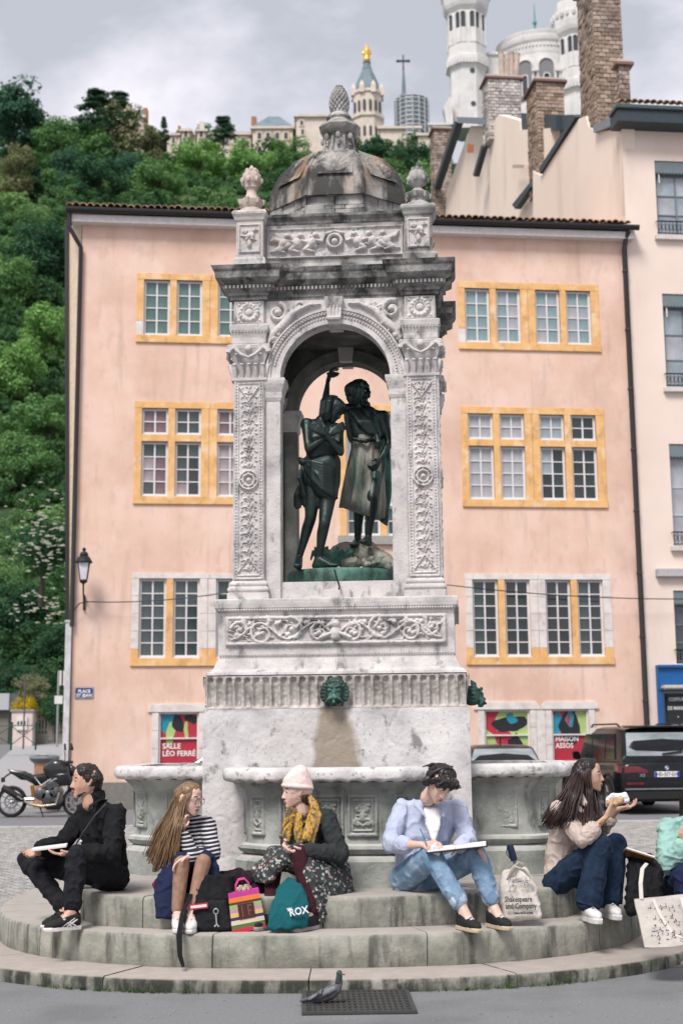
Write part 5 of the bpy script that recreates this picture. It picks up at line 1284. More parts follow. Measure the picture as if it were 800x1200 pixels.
def basilica_tower(cx_, dx_top, label, w=1.0, base=150, shift=0):
    f = Far('basilica_tower', label, 'tower', cx_, base); P = PI/8; S = shift
    f.lathe('shaft', [(22,base),(21.5,80+S),(21.5,76+S)], WHT, 8, ph=P)
    f.lathe('balcony', [(21.5,80+S),(23,77+S),(25,74+S),(26,70+S),(26,65+S),(25,64+S),(22,64+S)], WHT, 8, ph=P)
    f.lathe('belfry', [(23.5,64+S),(22.5,12+S),(23.5,10+S)], WHT, 8, ph=P)
    f.lathe('crown', [(23.5,11+S),(26.5,7+S),(28,3+S),(29,-4+S),(29,-12+S),(25,-12+S),(24,-30+S)], WHT, 8, ph=P)
    for k in range(8):
        a = k*PI/4-PI/2+PI/2
        for q in (-5.5,5.5):
            M = Matrix.Rotation(k*PI/4,4,'Z'); W = f.m(6)/2; z0, z1 = f.z(50+S), f.z(14+S); R = f.m(22.2*math.cos(P)); ox = f.m(q)
            Pp = [(-W,z0),(W,z0)]+[(W*math.cos(PI*j/8), z1-W+W*math.sin(PI*j/8)) for j in range(9)]; n = len(Pp)
            fr_ = MB().add([M @ Vector((ox+x*1.3,-R-.3,z0+(zz-z0)*1.03)) for x,zz in Pp]+[M @ Vector((ox+x,-R-.3,zz)) for x,zz in Pp]+[M @ Vector((ox+x*1.3,-R+.4,z0+(zz-z0)*1.03)) for x,zz in Pp], [(i,(i+1)%n,n+(i+1)%n,n+i) for i in range(n)]+[(2*n+i,2*n+(i+1)%n,(i+1)%n,i) for i in range(n)]).build('window', WHT, f.t, recalc=False)
            lou = MB().add([M @ Vector((ox+x,-R-.12,zz)) for x,zz in Pp], [tuple(range(n))]); lou.build('louvre', VOID, fr_, recalc=False)
        for q in range(5):
            M = Matrix.Rotation(k*PI/4,4,'Z'); x_ = f.m(-8+4*q); r_ = f.m(25*math.cos(P))
            MB().box(x_-.22,x_+.22,-r_-.3,-r_+.3,f.z(75+S),f.z(68+S)).xf(M).build('corbel', WHT, f.t)
    for k in range(24): a = k*PI/12; MB().ball((f.m(28)*math.cos(a),f.m(28)*math.sin(a),f.z(-12+S)),.5,6,4,(1,1,2)).build('merlon', WHT, f.t)
    for y_ in (83+S,122+S):
        MB().lathe([(.55,0),(.55,.2)],12,(0,0,0),Matrix.Translation((f.m(4),-f.m(21.7*math.cos(P)),f.z(y_))) @ Matrix.Rotation(PI/2,4,'X')).build('round_window', VOID, f.t)
    return f
t1 = basilica_tower(549, 0, 'white octagonal basilica tower with paired louvred openings, left of the rotunda')
t2 = basilica_tower(680, 0, 'white basilica tower partly hidden behind the tallest chimney', shift=28, base=160)
# rotunda with arcade
f = Far('basilica_rotunda', 'round white basilica apse with tall arches and a green copper finial', 'church', 635, 160, YB+8, 9.0)
f.lathe('drum', [(50,160),(50,62)], WHT, 40, smooth=30)
f.lathe('entablature', [(50,63),(51,60),(51,56),(50.2,55),(50.2,50),(51.5,49),(52.5,47),(52.5,42),(51,41)], WHT, 40, smooth=30)
f.lathe('parapet', [(50,42),(50,40),(51,38),(51,35),(49,35),(49,42)], WHT, 40, smooth=30)
f.lathe('roof', [(49,38),(30,34),(12,30),(1,29)], ZINC, 24)
for k in range(7):
    a = -1.47+k*.49
    f.arch(0, 116, 70, 17, 50, a, flat('arcade_shade',(.20,.20,.21),.9))
    f.arch(0, 112, 88, 6, 50.2, a, VOID)
    for q in (-.05,.05): MB().lathe([(f.m(1.6),f.z(118)),(f.m(1.3),f.z(114)),(f.m(1.3),f.z(90)),(f.m(2.1),f.z(85))],8,(f.m(52)*math.sin(a+.245+q),-f.m(52)*math.cos(a+.245+q),0)).build('column', WHT, f.t)
    MB().box(-f.m(4),f.m(4),-.8,.3,f.z(86),f.z(83)).xf(Matrix.Rotation(a+.245,4,'Z') @ Matrix.Translation((0,-f.m(51),0))).build('column_cap', WHT, f.t)
for k in range(40):
    a = -PI/2+k*PI/39; MB().box(-.2,.2,-.3,.3,f.z(55),f.z(51)).xf(Matrix.Rotation(a,4,'Z') @ Matrix.Translation((0,-f.m(51),0))).build('corbel', WHT, f.t)
f.lathe('finial_base', [(10,34),(10,30),(8,28),(7,26),(4,25),(3,22)], COPP, 12, dx=-4)
f.lathe('finial', [(3,26),(3.5,22),(2,19),(3.5,16),(2,12),(1.2,8),(2.6,4),(1,0),(.6,-12),(.2,-20)], COPP, 10, dx=-4)
# ragged cornice block between tower and rotunda
f = Far('basilica_gallery', 'white carved gallery between the basilica tower and the rotunda', 'church', 580, 160, YB+4)
for a, b, y0, y1 in ((-8,14,160,70),(-10,15,70,64),(-6,12,64,62)): MB().box(f.m(a),f.m(b),-2,6,f.z(y0),f.z(y1)).build('gallery_wall', WHT, f.t)
for k in range(5): MB().ball((f.m(-6+4.5*k),-2,f.z(60)),.6,6,5).build('merlon', WHT, f.t)
# little lion pediment left of the tower
f = Far('statue_block', 'small pale sculpture jutting left of the basilica tower', 'sculpture', 524, 140, YB-4)
MB().loft([[(f.m(a),-1,f.z(y)),(f.m(b),-1,f.z(y)),(f.m(b),2,f.z(y)),(f.m(a),2,f.z(y))] for a,b,y in ((-2,6,140),(-3,6,128),(-5,5,120),(0,5,112),(2,5,108))]).build('sculpture', WHT, f.t, smooth=30)
# chapel tower with the gilded statue
f = Far('chapel_tower', 'pale chapel bell tower with a grey dome and gilded statue on top', 'tower', 431, 170, YB-10); P = PI/8
f.lathe('lower_shaft', [(18.5,170),(18.5,136),(20.5,134),(20.5,131),(18,130)], OCHR, 8, ph=P); f.lathe('belfry', [(17.5,131),(17.5,107),(19.5,105),(19.5,102),(17,101)], OCHR, 8, ph=P)
f.lathe('dome', [(17,102),(16,97),(12.5,88),(8.5,79),(6,74),(6,72)], ZINC, 8, ph=P); f.lathe('statue_pedestal', [(6,73),(5,71),(4,66),(5,65),(4,64)], ZINC, 8)
for k in range(8):
    for y0, y1 in ((128,115),(158,146)):
        for q in (-4,3):
            M = Matrix.Rotation(k*PI/4,4,'Z'); R = f.m(18*math.cos(P)); W = f.m(3.2)/2; z0,z1 = f.z(y0), f.z(y1)
            Pp = [(-W,z0),(W,z0)]+[(W*math.cos(PI*j/6), z1-W+W*math.sin(PI*j/6)) for j in range(7)]
            MB().add([M @ Vector((f.m(q)+x,-R-.15,zz)) for x,zz in Pp], [tuple(range(len(Pp)))]).build('window', VOID, f.t, recalc=False)
    a = k*PI/4+P; MB().loft([[(f.m(17.5)*math.cos(a)+x,f.m(17.5)*math.sin(a)+y,f.z(zz)) for x,y in ((-r,-r),(r,-r),(r,r),(-r,r))] for zz, r in ((107,.5),(98,.5),(92,.02))]).build('pinnacle', OCHR, f.t)
mb = MB(); c0 = f.z(64); u = f.m(1)
mb.lathe([(4.2*u,c0),(4.4*u,c0+3*u),(3.4*u,c0+8*u),(3.8*u,c0+13*u),(3.6*u,c0+16*u),(1.4*u,c0+18*u),(1.9*u,c0+20*u),(1.8*u,c0+22*u),(.3*u,c0+24*u)],14); 
for s_ in (-1,1): mb.tube([(s_*3*u,0,c0+16*u),(s_*5*u,-1*u,c0+12.5*u),(s_*5.3*u,-2.6*u,c0+9*u)],[1.2*u,1*u,.7*u],8)
tag(remeshed(mb, 'gilded_statue', GOLD, None, .25, 3), 'golden statue of a robed figure on top of the chapel dome', 'statue').location = f.c
# metal spire with cross and scaffolding
f = Far('spire', 'dark metal spire with a cross rising out of scaffolding', 'spire', 474, 170, YB-6)
f.lathe('spire_shaft', [(7,170),(6,112),(5,108),(5.5,104),(2.6,102),(1.9,88),(.9,70),(.8,64)], ZINC, 8)
MB().box(-f.m(.8),f.m(.8),-.25,.25,f.z(74),f.z(56)).build('cross_upright', VOID, f.t); MB().box(-f.m(6.5),f.m(6.5),-.26,.24,f.z(63.6),f.z(62)).build('cross_arm', VOID, f.t)
for s_ in (-1,1): MB().ball((s_*f.m(6.5),0,f.z(62.8)),.35,6,5).build('cross_tip', VOID, f.t)
f = Far('scaffolding', 'round metal scaffolding wrapped around the foot of the dark spire', 'scaffolding', 483, 170, YB-9)
STL = flat('scaffold_steel', (.50,.54,.56), .5, metal=.4)
for k in range(9): 
    y_ = 114+k*5.2; MB().lathe([(f.m(20),f.z(y_)),(f.m(20),f.z(y_-1.3)),(f.m(16),f.z(y_-1.3)),(f.m(16),f.z(y_))],16).build('scaffold_deck', STL, f.t)
    MB().lathe([(f.m(20),f.z(y_-3)),(f.m(20),f.z(y_-3.5)),(f.m(19.4),f.z(y_-3.5)),(f.m(19.4),f.z(y_-3))],16).build('guard_rail', STL, f.t)
for k in range(16): a = k*PI/8; MB().tube([(f.m(20)*math.cos(a),f.m(20)*math.sin(a),f.z(160)),(f.m(20)*math.cos(a),f.m(20)*math.sin(a),f.z(110))],.14,5).build('scaffold_pole', STL, f.t)
f.lathe('wrapped_core', [(15,170),(15,113)], flat('tower_wrap',(.30,.34,.36),.8), 12)
# ordinary buildings on the crest
def block(name, label, x0, x1, y0, y1, Y, m_, roof=None, wins=(), ridge=None, depth=14, roofm=ZINC, mans=0, chim=(), cat='building'):
    A, B = at(x0, y0, Y), at(x1, y0, Y); t = thing(name, label, cat, A); w = B.x-A.x; zt_ = at(x0, y1, Y).z-A.z
    MB().box(0,w,0,depth,-6,zt_).build('wall', m_, t)
    if roof is not None:
        zr = at(x0, roof, Y).z-A.z; i = mans
        MB().loft([[(-.4,-.4,zt_),(w+.4,-.4,zt_),(w+.4,depth,zt_),(-.4,depth,zt_)],[(w*i,depth*.3,zr),(w*(1-i),depth*.3,zr),(w*(1-i),depth*.7,zr),(w*i,depth*.7,zr)]]).build('roof', roofm, t)
    MB().box(-.5,w+.5,-.6,.1,zt_-.35,zt_+.15).build('cornice', m_, t)
    for a, b, c, d in wins:
        p, q = at(a, d, Y), at(b, c, Y); o = MB().box(p.x-A.x-.3,q.x-A.x+.3,-.25,.1,p.z-A.z-.3,q.z-A.z+.3).build('window', m_, t); MB().box(p.x-A.x,q.x-A.x,-.32,-.26,p.z-A.z,q.z-A.z).build('pane', VOID, o)
    for a, b, c, d, mm in chim:
        p, q = at(a, d, Y), at(b, c, Y); MB().box(p.x-A.x,q.x-A.x,1,3,p.z-A.z,q.z-A.z).build('chimney', mm, t)
    return t
BR = flat('brick_stack', (.34,.16,.10), .9)
block('mansard_house', 'cream house with a steep blue-grey roof and dormer on the crest', 296, 343, 170, 150, 292, OCHR, 127, [(302,306,156,163),(312,316,156,163),(323,327,156,163),(333,337,156,163)], mans=.36, chim=[(294,300,134,152,BR)])
block('long_building', 'long pale building with a low zinc roof and dormers on the crest', 196, 294, 172, 158, 296, OCHR, 146, [(k,k+3,162,168) for k in range(202,292,9)], mans=.02, chim=[(233,239,140,152,OCHR),(208,211,145,153,BR)])
for x_ in (218,236): block('dormer', 'arched stone dormer %s the small turret on the long building' % ('left of' if x_ < 230 else 'under'), x_-5, x_+5, 162, 153, 295, OCHR, 150, [(x_-2,x_+2,154,161)], depth=3, cat='dormer')
block('cream_gable_house', 'cream house with a low gable just left of the pine cone finial', 347, 392, 175, 136, 288, OCHR, 129, [(352,355,142,147),(353,356,152,158)], mans=.3)
block('hidden_mansard', 'blue-grey roof with a brick chimney peeping out above the blossoming tree', 150, 168, 160, 137, 292, OCHR, 119, mans=.3, chim=[(167,172,124,140,BR)])
block('chapel_nave', 'cream chapel nave between the golden statue tower and scaffolding', 444, 492, 185, 150, 288, OCHR, 143, mans=.15)
block('round_apse_house', 'cream annex with a low zinc roof right of the chapel nave', 490, 512, 185, 158, 286, OCHR, 150, mans=.2)
block('white_gallery_house', 'pale carved house front between scaffolding and basilica tower', 500, 526, 180, 146, 290, WHT, 140, [(504,507,150,156),(511,514,150,156),(518,521,150,156)])
# ---------------------------------------------------------------- side street on the left, rising to the gate
ramp = MB().add([(-30,36.2,.012),(-6.75,36.2,.012),(-6.95,44,.014+.55),(-6.0,58,1.42),(-34,58,1.42),(-32,44,.564)], [(0,1,2,5),(5,2,3,4)])
tag(ramp.build('side_street', ROADM), 'grey side street climbing away left of the pink house', kind='structure')
PAV = flat('pavement_light', (.33,.33,.34), .9, bump=.003)
sw = MB().loft([[(-9.6,33.5,z_),(-6.5,33.5,z_),(-6.8,36.2,z_),(-9.9,36.2,z_)] for z_ in (.0,.11)]); sw.loft([[(-10.0,36.2,a),(-6.82,36.2,a),(-6.98,44,.56+a),(-10.6,44,.56+a)] for a in (.0,.12)]); sw.loft([[(-10.6,44,.56+a),(-6.98,44,.56+a),(-6.0,57.5,1.41+a),(-12.6,57.5,1.41+a)] for a in (.0,.12)])
tag(sw.build('pavement', PAV), 'pale pavement beside the left corner of the pink house', kind='structure')
def pst(px, py0, py1, Y, r=.03, m_=IRON): a, b = at(px,py0,Y), at(px,py1,Y); return MB().tube([(a.x,a.y,a.z),(a.x,a.y,b.z)], r, 8), a, b
YG = 55.0
PINKW = flat('pinkish_render', (.62,.52,.48), .9, var=.15, scale=2)
a, b = at(12,873,YG), at(40,832,YG); t = thing('gate_pillar', 'short pinkish white gate pillar with a notice box left of the house', 'pillar', a)
w, h = b.x-a.x, b.z-a.z
MB().box(.03,w-.03,0,.8,-.2,h-.06).build('shaft', PINKW, t, bevel=.01); MB().box(-.03,w+.03,-.06,.86,h-.058,h+.02).build('cap', flat('grey_cap',(.30,.29,.28),.9), t, bevel=.01)
nb = MB().box(w*.27,w*.74,-.08,0,h*.42,h*.80).build('notice_box', EAVE, t, bevel=.01)
for k in range(3): MB().box(w*(.31+.14*k),w*(.40+.14*k),-.085,-.08,h*.58,h*.68).build('notice', VOID, nb)
mb, a, b = pst(27.5,878,795,50); tag(mb.build('sign_pole', flat('rust_pole',(.12,.09,.09),.7)), 'thin dark pole standing in front of the gate pillar', 'pole')
t = thing('road_sign', 'grey pole with a small white square sign in front of the picket fence', 'sign', at(67,872,50))
p0 = at(67,872,50); hh = at(67,786,50).z-p0.z; u = 1/33.6
MB().tube([(0,0,-.1),(0,0,hh)],.04,8).build('pole', flat('galvanised',(.35,.37,.38),.5,metal=.4), t)
MB().box(-4*u,6*u,-.07,-.05,hh-38*u,hh-28*u).build('sign_plate', EAVE, t, bevel=.01)
for s_ in (0,1): MB().loft([[( (.05+s_*.16)+.055*math.cos(q),.3*math.sin(q)*0+.02*math.sin(q),zz) for q in [k*PI/4 for k in range(8)]] for zz in (hh-.5,hh-.42,hh-.05,hh)]).build('sign_edge', EAVE, t)
t = thing('picket_fence', 'low pale picket fence on a stone base beside the house corner', 'fence', at(40,869,56)); base = at(40,869,56); px_ = 1/30.6
MB().box(-.1,46*px_,0,.25,-.3,.30).build('fence_base', flat('fence_stone',(.28,.26,.23),.9,bump=.004), t)
WPK = flat('weathered_pickets', (.36,.35,.31), .9, var=.25)
for k in range(13): MB().box(k*.117,k*.117+.055,.02,.07,.31,.92+rt.uniform(-.02,.02)).build('picket', WPK, t)
for z_ in (.40,.80): MB().box(-.05,46*px_,.071,.11,z_,z_+.06).build('rail', WPK, t)
for x_ in (.62,): MB().box(x_-.1,x_+.1,-.04,.2,.0,1.0).build('fence_post', flat('fence_stone',(.28,.26,.23)), t, bevel=.02)
GRN = flat('dark_green_metal', (.01,.06,.045), .5)
t = thing('street_barrier', 'dark green metal barrier with crossed bars at the left edge', 'barrier', at(-22,876,50)); b0 = at(-22,876,50); 
for x_ in (0,1.02,1.85): MB().tube([(x_,0,-.1),(x_,0,.78)],.035,8).build('post', GRN, t); MB().ball((x_,0,.80),.05,8,6).build('post_ball', GRN, t)
for x_ in (0,1.02): MB().tube([(x_,0,.72),(x_+(1.02 if x_ == 0 else .83),0,.72)],.02,6).build('rail', GRN, t)
MB().tube([(0,0,.08),(1.02,0,.7)],.014,6).build('cross_bar', GRN, t); MB().tube([(0,0,.7),(1.02,0,.08)],.014,6).build('cross_bar', GRN, t)
MB().tube([(1.02,.0,.7),(1.85,0,.08)],.014,6).build('cross_bar', GRN, t); MB().tube([(1.02,0,.08),(1.85,0,.7)],.014,6).build('cross_bar', GRN, t)
t = thing('garden_shed', 'small shed with a grey roof at the left edge by the hill', 'shed', at(-30,866,60)); s6 = 1/28.5
MB().box(0,39*s6,0,3,-.5,1.15).build('wall', flat('shed_wall',(.20,.19,.17),.9), t); MB().loft([[(-.2,-.3,1.15),(41*s6,-.3,1.15),(41*s6,3,1.15),(-.2,3,1.15)],[(-.1,.8,1.85),(34*s6,.8,1.85),(34*s6,2.5,1.85),(-.1,2.5,1.85)]]).build('roof', flat('shed_roof',(.27,.28,.30),.7), t)
# litter bin
a = at(51,0,33.0); g = gnd(51,946); t = thing('litter_bin', 'litter bin with a grey tray top and orange-beige body behind the motorcycle', 'bin', (at(51,940,33).x,33,.11))
hb = at(51,886,33).z-.11; R = .30
MB().lathe([(.21,0),(.23,.05),(.22,hb-.18),(.25,hb-.14)],16).build('bin_body', flat('bin_body',(.50,.27,.17),.7,var=.4,scale=4), t, smooth=40)
MB().lathe([(.24,hb-.15),(.30,hb-.11),(.34,hb-.05),(.33,hb+.0),(.26,hb+.03),(.24,hb-.0),(.05,hb-.01)],16).build('tray', flat('bin_tray',(.17,.20,.21),.5,var=.2), t, smooth=40)
MB().box(-.14,.12,-.30,-.02,hb+.035,hb+.042).build('sticker', PW, t)
# ---------------------------------------------------------------- cars
CARP = mat('black_car_paint', [(.4,(.006,.0065,.008)),(.6,(.009,.010,.012))], rough=.25, spec=.3, coat=.12)
CARG = mat('car_glass', [(.4,(.012,.015,.017)),(.6,(.03,.036,.038))], scale=1.5, rough=.12, spec=.3, coat=.0)
RUB = flat('tyre_rubber', (.012,.012,.012), .85); RIM = flat('alloy_rim', (.22,.23,.24), .35, metal=.8); PLAS = flat('black_plastic', (.012,.012,.013), .6)
CHR = flat('satin_trim', (.30,.32,.34), .3, metal=.8); REDL = mat('tail_light_red', [(.4,(.09,.004,.012)),(.6,(.16,.008,.02))], rough=.15, coat=.6)
def shell(st):
    """st: rows (y, [(x, z)...right half from bottom centre to top centre])"""
    rings = []
    for y_, half in st: rings.append([(x, y_, zz) for x, zz in half]+[(-x, y_, zz) for x, zz in half[::-1]])
    return MB().loft(rings)
def wheel(t, x, y, r=.36, w=.24):
    s_ = 1 if x > 0 else -1; M = Matrix.Translation((x,y,r)) @ Matrix.Rotation(PI/2,4,'Y')
    o = MB().lathe([(r*.66,-w/2),(r*.9,-w/2),(r,-w/2+.04),(r,w/2-.04),(r*.9,w/2),(r*.66,w/2)],28,(0,0,0),M,0,True).build('wheel', RUB, t, smooth=40)
    rm = MB().lathe([(r*.68,-w/2+.01),(r*.64,s_*w*.3),(r*.2,s_*w*.34),(.03,s_*w*.4)],24,(0,0,0),M)
    for k in range(5):
        a = k*2*PI/5; rm.xf(Matrix.Identity(4)); rm.bar(M @ Vector((.05*math.cos(a),.05*math.sin(a),s_*w*.46)), M @ Vector((r*.64*math.cos(a),r*.64*math.sin(a),s_*w*.44)), .05, .03, up=(1,0,0))
    rm.build('rim', RIM, o, smooth=40)
def car(name, label, loc, rz, L_=4.9, Wd=1.96, H=1.76, suv=True, group=None):
    t = thing(name, label, 'car', loc, rz, group); k = Wd/2; b = 1.02 if suv else .92; gz = .26 if suv else .2
    def half(kx, zb, zs_, z1): return [(0,zb),(kx*.90,zb),(kx*.96,zb+.06),(kx,zb+.26),(kx,z1-.22),(kx*.975,z1-.08),(kx*.90,z1),(0,z1+.02)]
    body = shell([(-.0,half(k*.84,gz+.16,0,b-.04)),(.03,half(k*.93,gz+.04,0,b)),(.14,half(k*.985,gz,0,b+.02)),(.5,half(k,gz-.02,0,b+.03)),(L_*.55,half(k,gz-.02,0,b-.0)),(L_*.72,half(k*.99,gz,0,b-.02)),(L_*.93,half(k*.93,gz+.02,0,b-.16)),(L_,half(k*.78,gz+.12,0,b-.30))])
    body.build('body', CARP, t, smooth=50)
    def gh(kb, kr, z1): return [(0,b-.02),(kb,b-.02),(kb*.985,b+.08),(kr+.035,z1-.14),(kr-.02,z1-.04),(kr-.16,z1),(0,z1+.015)]
    gstat = [(.10,gh(k*.86,k*.76,b+.12)),(.16,gh(k*.88,k*.77,b+.38 if suv else b+.22)),(.36 if suv else .62,gh(k*.885,k*.77,H-.035)),(.9,gh(k*.90,k*.78,H)),(L_*.46,gh(k*.90,k*.78,H)),(L_*.58,gh(k*.89,k*.74,H-.10)),(L_*.74,gh(k*.86,k*.70,b+.06))]
    shell(gstat).build('cabin', CARP, t, smooth=45)
    # rear window lies on the sloping tailgate
    yt, yb_ = (.335,.115) if suv else (.56,.14); zt_, zb_ = H-(.13 if suv else .07), b+.14 if suv else b+.10
    if suv: P = [(-k*.80,yb_+.02,zb_),(k*.80,yb_+.02,zb_),(k*.74,yt-.03,zt_),(-k*.74,yt-.03,zt_)]
    else: P = [(-k*.84,yb_-.03,zb_),(k*.84,yb_-.03,zb_),(k*.68,yt-.06,zt_),(-k*.68,yt-.06,zt_)]
    MB().loft([[(x,y_-.045,zz) for x,y_,zz in P],[(x,y_+.05,zz) for x,y_,zz in P]]).build('rear_window', mat('sky_sheen_glass', [(.35,(.18,.21,.22)),(.65,(.40,.44,.46))], scale=1.1, rough=.08, coat=.5, stretch=(1,1,3)), t, bevel=.01)  # pale sky reflection painted into the glass colour
    if suv: MB().loft([[(-k*.80,.20,H-.03),(k*.80,.20,H-.03),(k*.76,.5,H-.0),(-k*.76,.5,H-.0)],[(-k*.78,.20,H+.0),(k*.78,.20,H+.0),(k*.74,.5,H+.02),(-k*.74,.5,H+.02)]]).build('roof_spoiler', CARP, t, bevel=.008)
    MB().bar((-.05,yb_-.05,zb_+.04),(.38,yb_-.02,zb_+.09),.03,.03).build('wiper', PLAS, t)
    for s_ in (-1,1):
        # side glass
        kb, kr = k*.895, k*.79
        for y0, y1, y2, y3 in ((.62,.75,1.25,1.25),(1.33,1.33,2.25,2.25),(2.33,2.33,3.25,2.85)):
            if not suv: y0, y1 = y0+.25*(y0 < 1), y1+.35*(y0 < 1)
            zz0, zz1 = b+.07, H-.15
            MB().loft([[(s_*(kb+o),y0,zz0),(s_*(kb+o),y2,zz0),(s_*(kr+o+.045),y3,zz1),(s_*(kr+o+.045),y1,zz1)] for o in (-.03,.012)]).build('side_window', CARG, t)
        MB().loft([[(s_*x,y_,zz) for x,y_,zz in ((k*.93,3.0,b+.02),(k*1.12,3.0,b+.05),(k*1.12,3.12,b+.07),(k*.93,3.12,b+.04))]]+[[(s_*x,y_,zz) for x,y_,zz in ((k*.97,2.98,b+.22),(k*1.13,2.98,b+.22),(k*1.13,3.12,b+.20),(k*.97,3.12,b+.20))]]).build('door_mirror', CARP, t, bevel=.02)
        wheel(t, s_*(k-.112), .85, .37 if suv else .32); wheel(t, s_*(k-.112), L_-.95, .37 if suv else .32)
        for yy in (.85, L_-.95):
            r_ = .43 if suv else .37; A = MB(); pts = [(s_*(k+.004), yy+r_*math.cos(q), .37+r_*math.sin(q)) for q in [PI*j/12 for j in range(13)]]; A.tube(pts,.03,6); A.build('wheel_arch', PLAS, t)
        # tail light wrapping round the corner
        if suv:
            MB().loft([[(s_*x,y_,zz) for x,y_,zz in ((k*.40,-.015,z1),(k*.84,-.015,z1),(k*.99,.10,z1),(k*1.0,.34,z1+.03),(k*.94,.34,z1+.03),(k*.4,.06,z1))] for z1 in (b-.19,b-.15)]+[[(s_*x,y_,zz) for x,y_,zz in ((k*.58,-.01,b-.06),(k*.86,-.0,b-.05),(k*.985,.11,b-.04),(k*.995,.30,b-.02),(k*.93,.34,b-.02),(k*.58,.06,b-.06))]]).build('tail_light', REDL, t, smooth=30)
            MB().box(s_*k*.50 if s_ > 0 else -k*.86,k*.86 if s_ > 0 else -k*.50,-.022,.03,.60,.645).build('reflector', REDL, t)
            MB().loft([[(s_*x,-.028+.0,zz) for x,zz in ((k*.40,.36),(k*.72,.36),(k*.72,.44),(k*.38,.44))],[(s_*x,.08,zz) for x,zz in ((k*.40,.36),(k*.72,.36),(k*.72,.44),(k*.38,.44))]]).build('exhaust', CHR, t)
            MB().tube([(s_*k*.74,.7,H+.0),(s_*k*.75,.85,H+.05),(s_*k*.75,2.6,H+.05),(s_*k*.72,2.8,H-.0)],.02,6).build('roof_rail', PLAS, t)
        MB().tube([(s_*(k+.003),.35,b-.10),(s_*(k+.006),2.5,b-.12),(s_*(k*.995),4.0,b-.2)],.006,4).build('crease', CARP, t)
    if suv:
        MB().box(-k*.9,k*.9,-.035,.03,.50,.53).build('bumper_trim', CHR, t); MB().box(-k*.86,k*.86,-.03,.1,.30,.48).build('bumper_lower', PLAS, t, bevel=.02)
        MB().box(-k*.84,k*.84,-.022,.03,.70,.715).build('tailgate_seam', PLAS, t)
        MB().box(-.62,.62,-.012,.02,.735,.86).build('plate_recess', PLAS, t)
        pl = MB().box(-.26,.26,-.026,-.012,.745,.855).build('number_plate', PW, t, bevel=.004)
        for s_ in (-1,1): MB().box(s_*.235-.024,s_*.235+.024,-.0285,-.0265,.748,.852).build('plate_band', solid('plate_blue',(.01,.05,.35)), pl)
        text('plate_lettering','HD-557-DX',.095,VOID,facing(0,-.028,.80),pl,.001,'CENTER',.002,.92)
        text('badge_lettering','X5',.085,CHR,facing(-k*.52,-.022,.78),t,.004,'CENTER',.004,1.1)
        M = Matrix.Translation((0,-.012,.925)) @ Matrix.Rotation(PI/2,4,'X')
        bd_ = MB().lathe([(.045,-.01),(.047,.012),(.033,.014)],20,(0,0,0),M).build('badge', CHR, t)
        for q in range(4):
            MB().add([M @ Vector((0,0,.0165))]+[M @ Vector((.031*math.cos(q*PI/2+j*PI/12),.031*math.sin(q*PI/2+j*PI/12),.0165)) for j in range(7)],[tuple(range(8))]).build('badge_field', PW if q % 2 else solid('badge_blue',(.02,.12,.5)), bd_)
    else:
        MB().tube([(0,1.1,H),(0,1.0,H+.10),(0,.95,H+.16)],.012,6).build('aerial', PLAS, t)
        MB().box(-k*.5,k*.5,-.02,.03,.72,.80).build('tail_trim', CHR, t)
        for s_ in (-1,1): MB().box(s_*k*.55 if s_ > 0 else -k*.9,k*.9 if s_ > 0 else -k*.55,-.01,.1,.72,.84).build('tail_light', REDL, t, bevel=.02)
    return t
rc = gnd(783,955)
car('parked_suv', 'black SUV parked nose to the pink house, plate and tail lights visible', (rc.x-.0, rc.y+.0, 0), math.radians(6.5))
a = at(592,900,29.3)
car('parked_hatchback', 'dark car with a pale rear window behind the right basin', (a.x, 29.3, 0), math.radians(-1), 4.1, 1.68, at(592,873,30.2).z, False)
a = at(224,900,30.5)
car('parked_car', 'dark car hidden behind the fountain, only its tail shows over the left basin', (a.x-.12, 31.2, 0), math.radians(-90), 4.0, 1.7, 1.36, False)
# ---------------------------------------------------------------- motorcycle (side on, tail left)
YM = 31.3
mt = thing('motorcycle', 'black naked sports motorcycle on its side stand at the left edge', 'motorcycle', (at(14,960,YM).x, YM, 0)); o0 = Vector(mt.location)
def mp_(px, py, dy=0): p = at(px,py,YM); return Vector((p.x-o0.x, dy, p.z))
zoff = mp_(14,959.5).z
def mq(px, py, dy=0): v = mp_(px,py,dy); v.z -= zoff-.006; return v
BK = mat('bike_black', [(.4,(.01,.011,.012)),(.6,(.02,.021,.023))], rough=.25, coat=.5); ENG = flat('engine_metal', (.10,.105,.11), .4, metal=.7, var=.4, scale=20); SIL = flat('bike_silver', (.42,.42,.43), .35, metal=.8); CHN = flat('exhaust_pipe',(.38,.33,.26),.35,metal=.8)
def bwheel(px, py, w):
    c = mq(px,py); R_w = 18.2/55.9; M = Matrix.Translation(c) @ Matrix.Rotation(PI/2,4,'X')
    o = MB().lathe([(R_w*.78,-w/2),(R_w*.93,-w/2),(R_w,0),(R_w*.93,w/2),(R_w*.78,w/2)],32,(0,0,0),M,0,True).build('wheel', RUB, mt, smooth=50)
    rm = MB().lathe([(R_w*.80,-.03),(R_w*.74,-.03),(R_w*.74,.03),(R_w*.80,.03)],32,(0,0,0),M,0,True); rm.lathe([(.06,-.06),(.06,.06)],14,(0,0,0),M)
    rm.build('rim', SIL, o)
    for k in range(10): a = k*PI/5; MB().bar(M @ Vector((.05*math.cos(a),.05*math.sin(a),0)), M @ Vector((R_w*.76*math.cos(a+.12),R_w*.76*math.sin(a+.12),0)),.018,.02,up=(0,1,0)).build('spoke', SIL, o)
    MB().lathe([(.11,.055),(.15,.055),(.15,.062),(.11,.062)],24,(0,0,0),M,0,True).build('brake_disc', CHR, o)
bwheel(14,941,.18); bwheel(91,941,.12)
def bp(name, mb, m_, smooth=40): return mb.build(name, m_, mt, smooth=smooth)
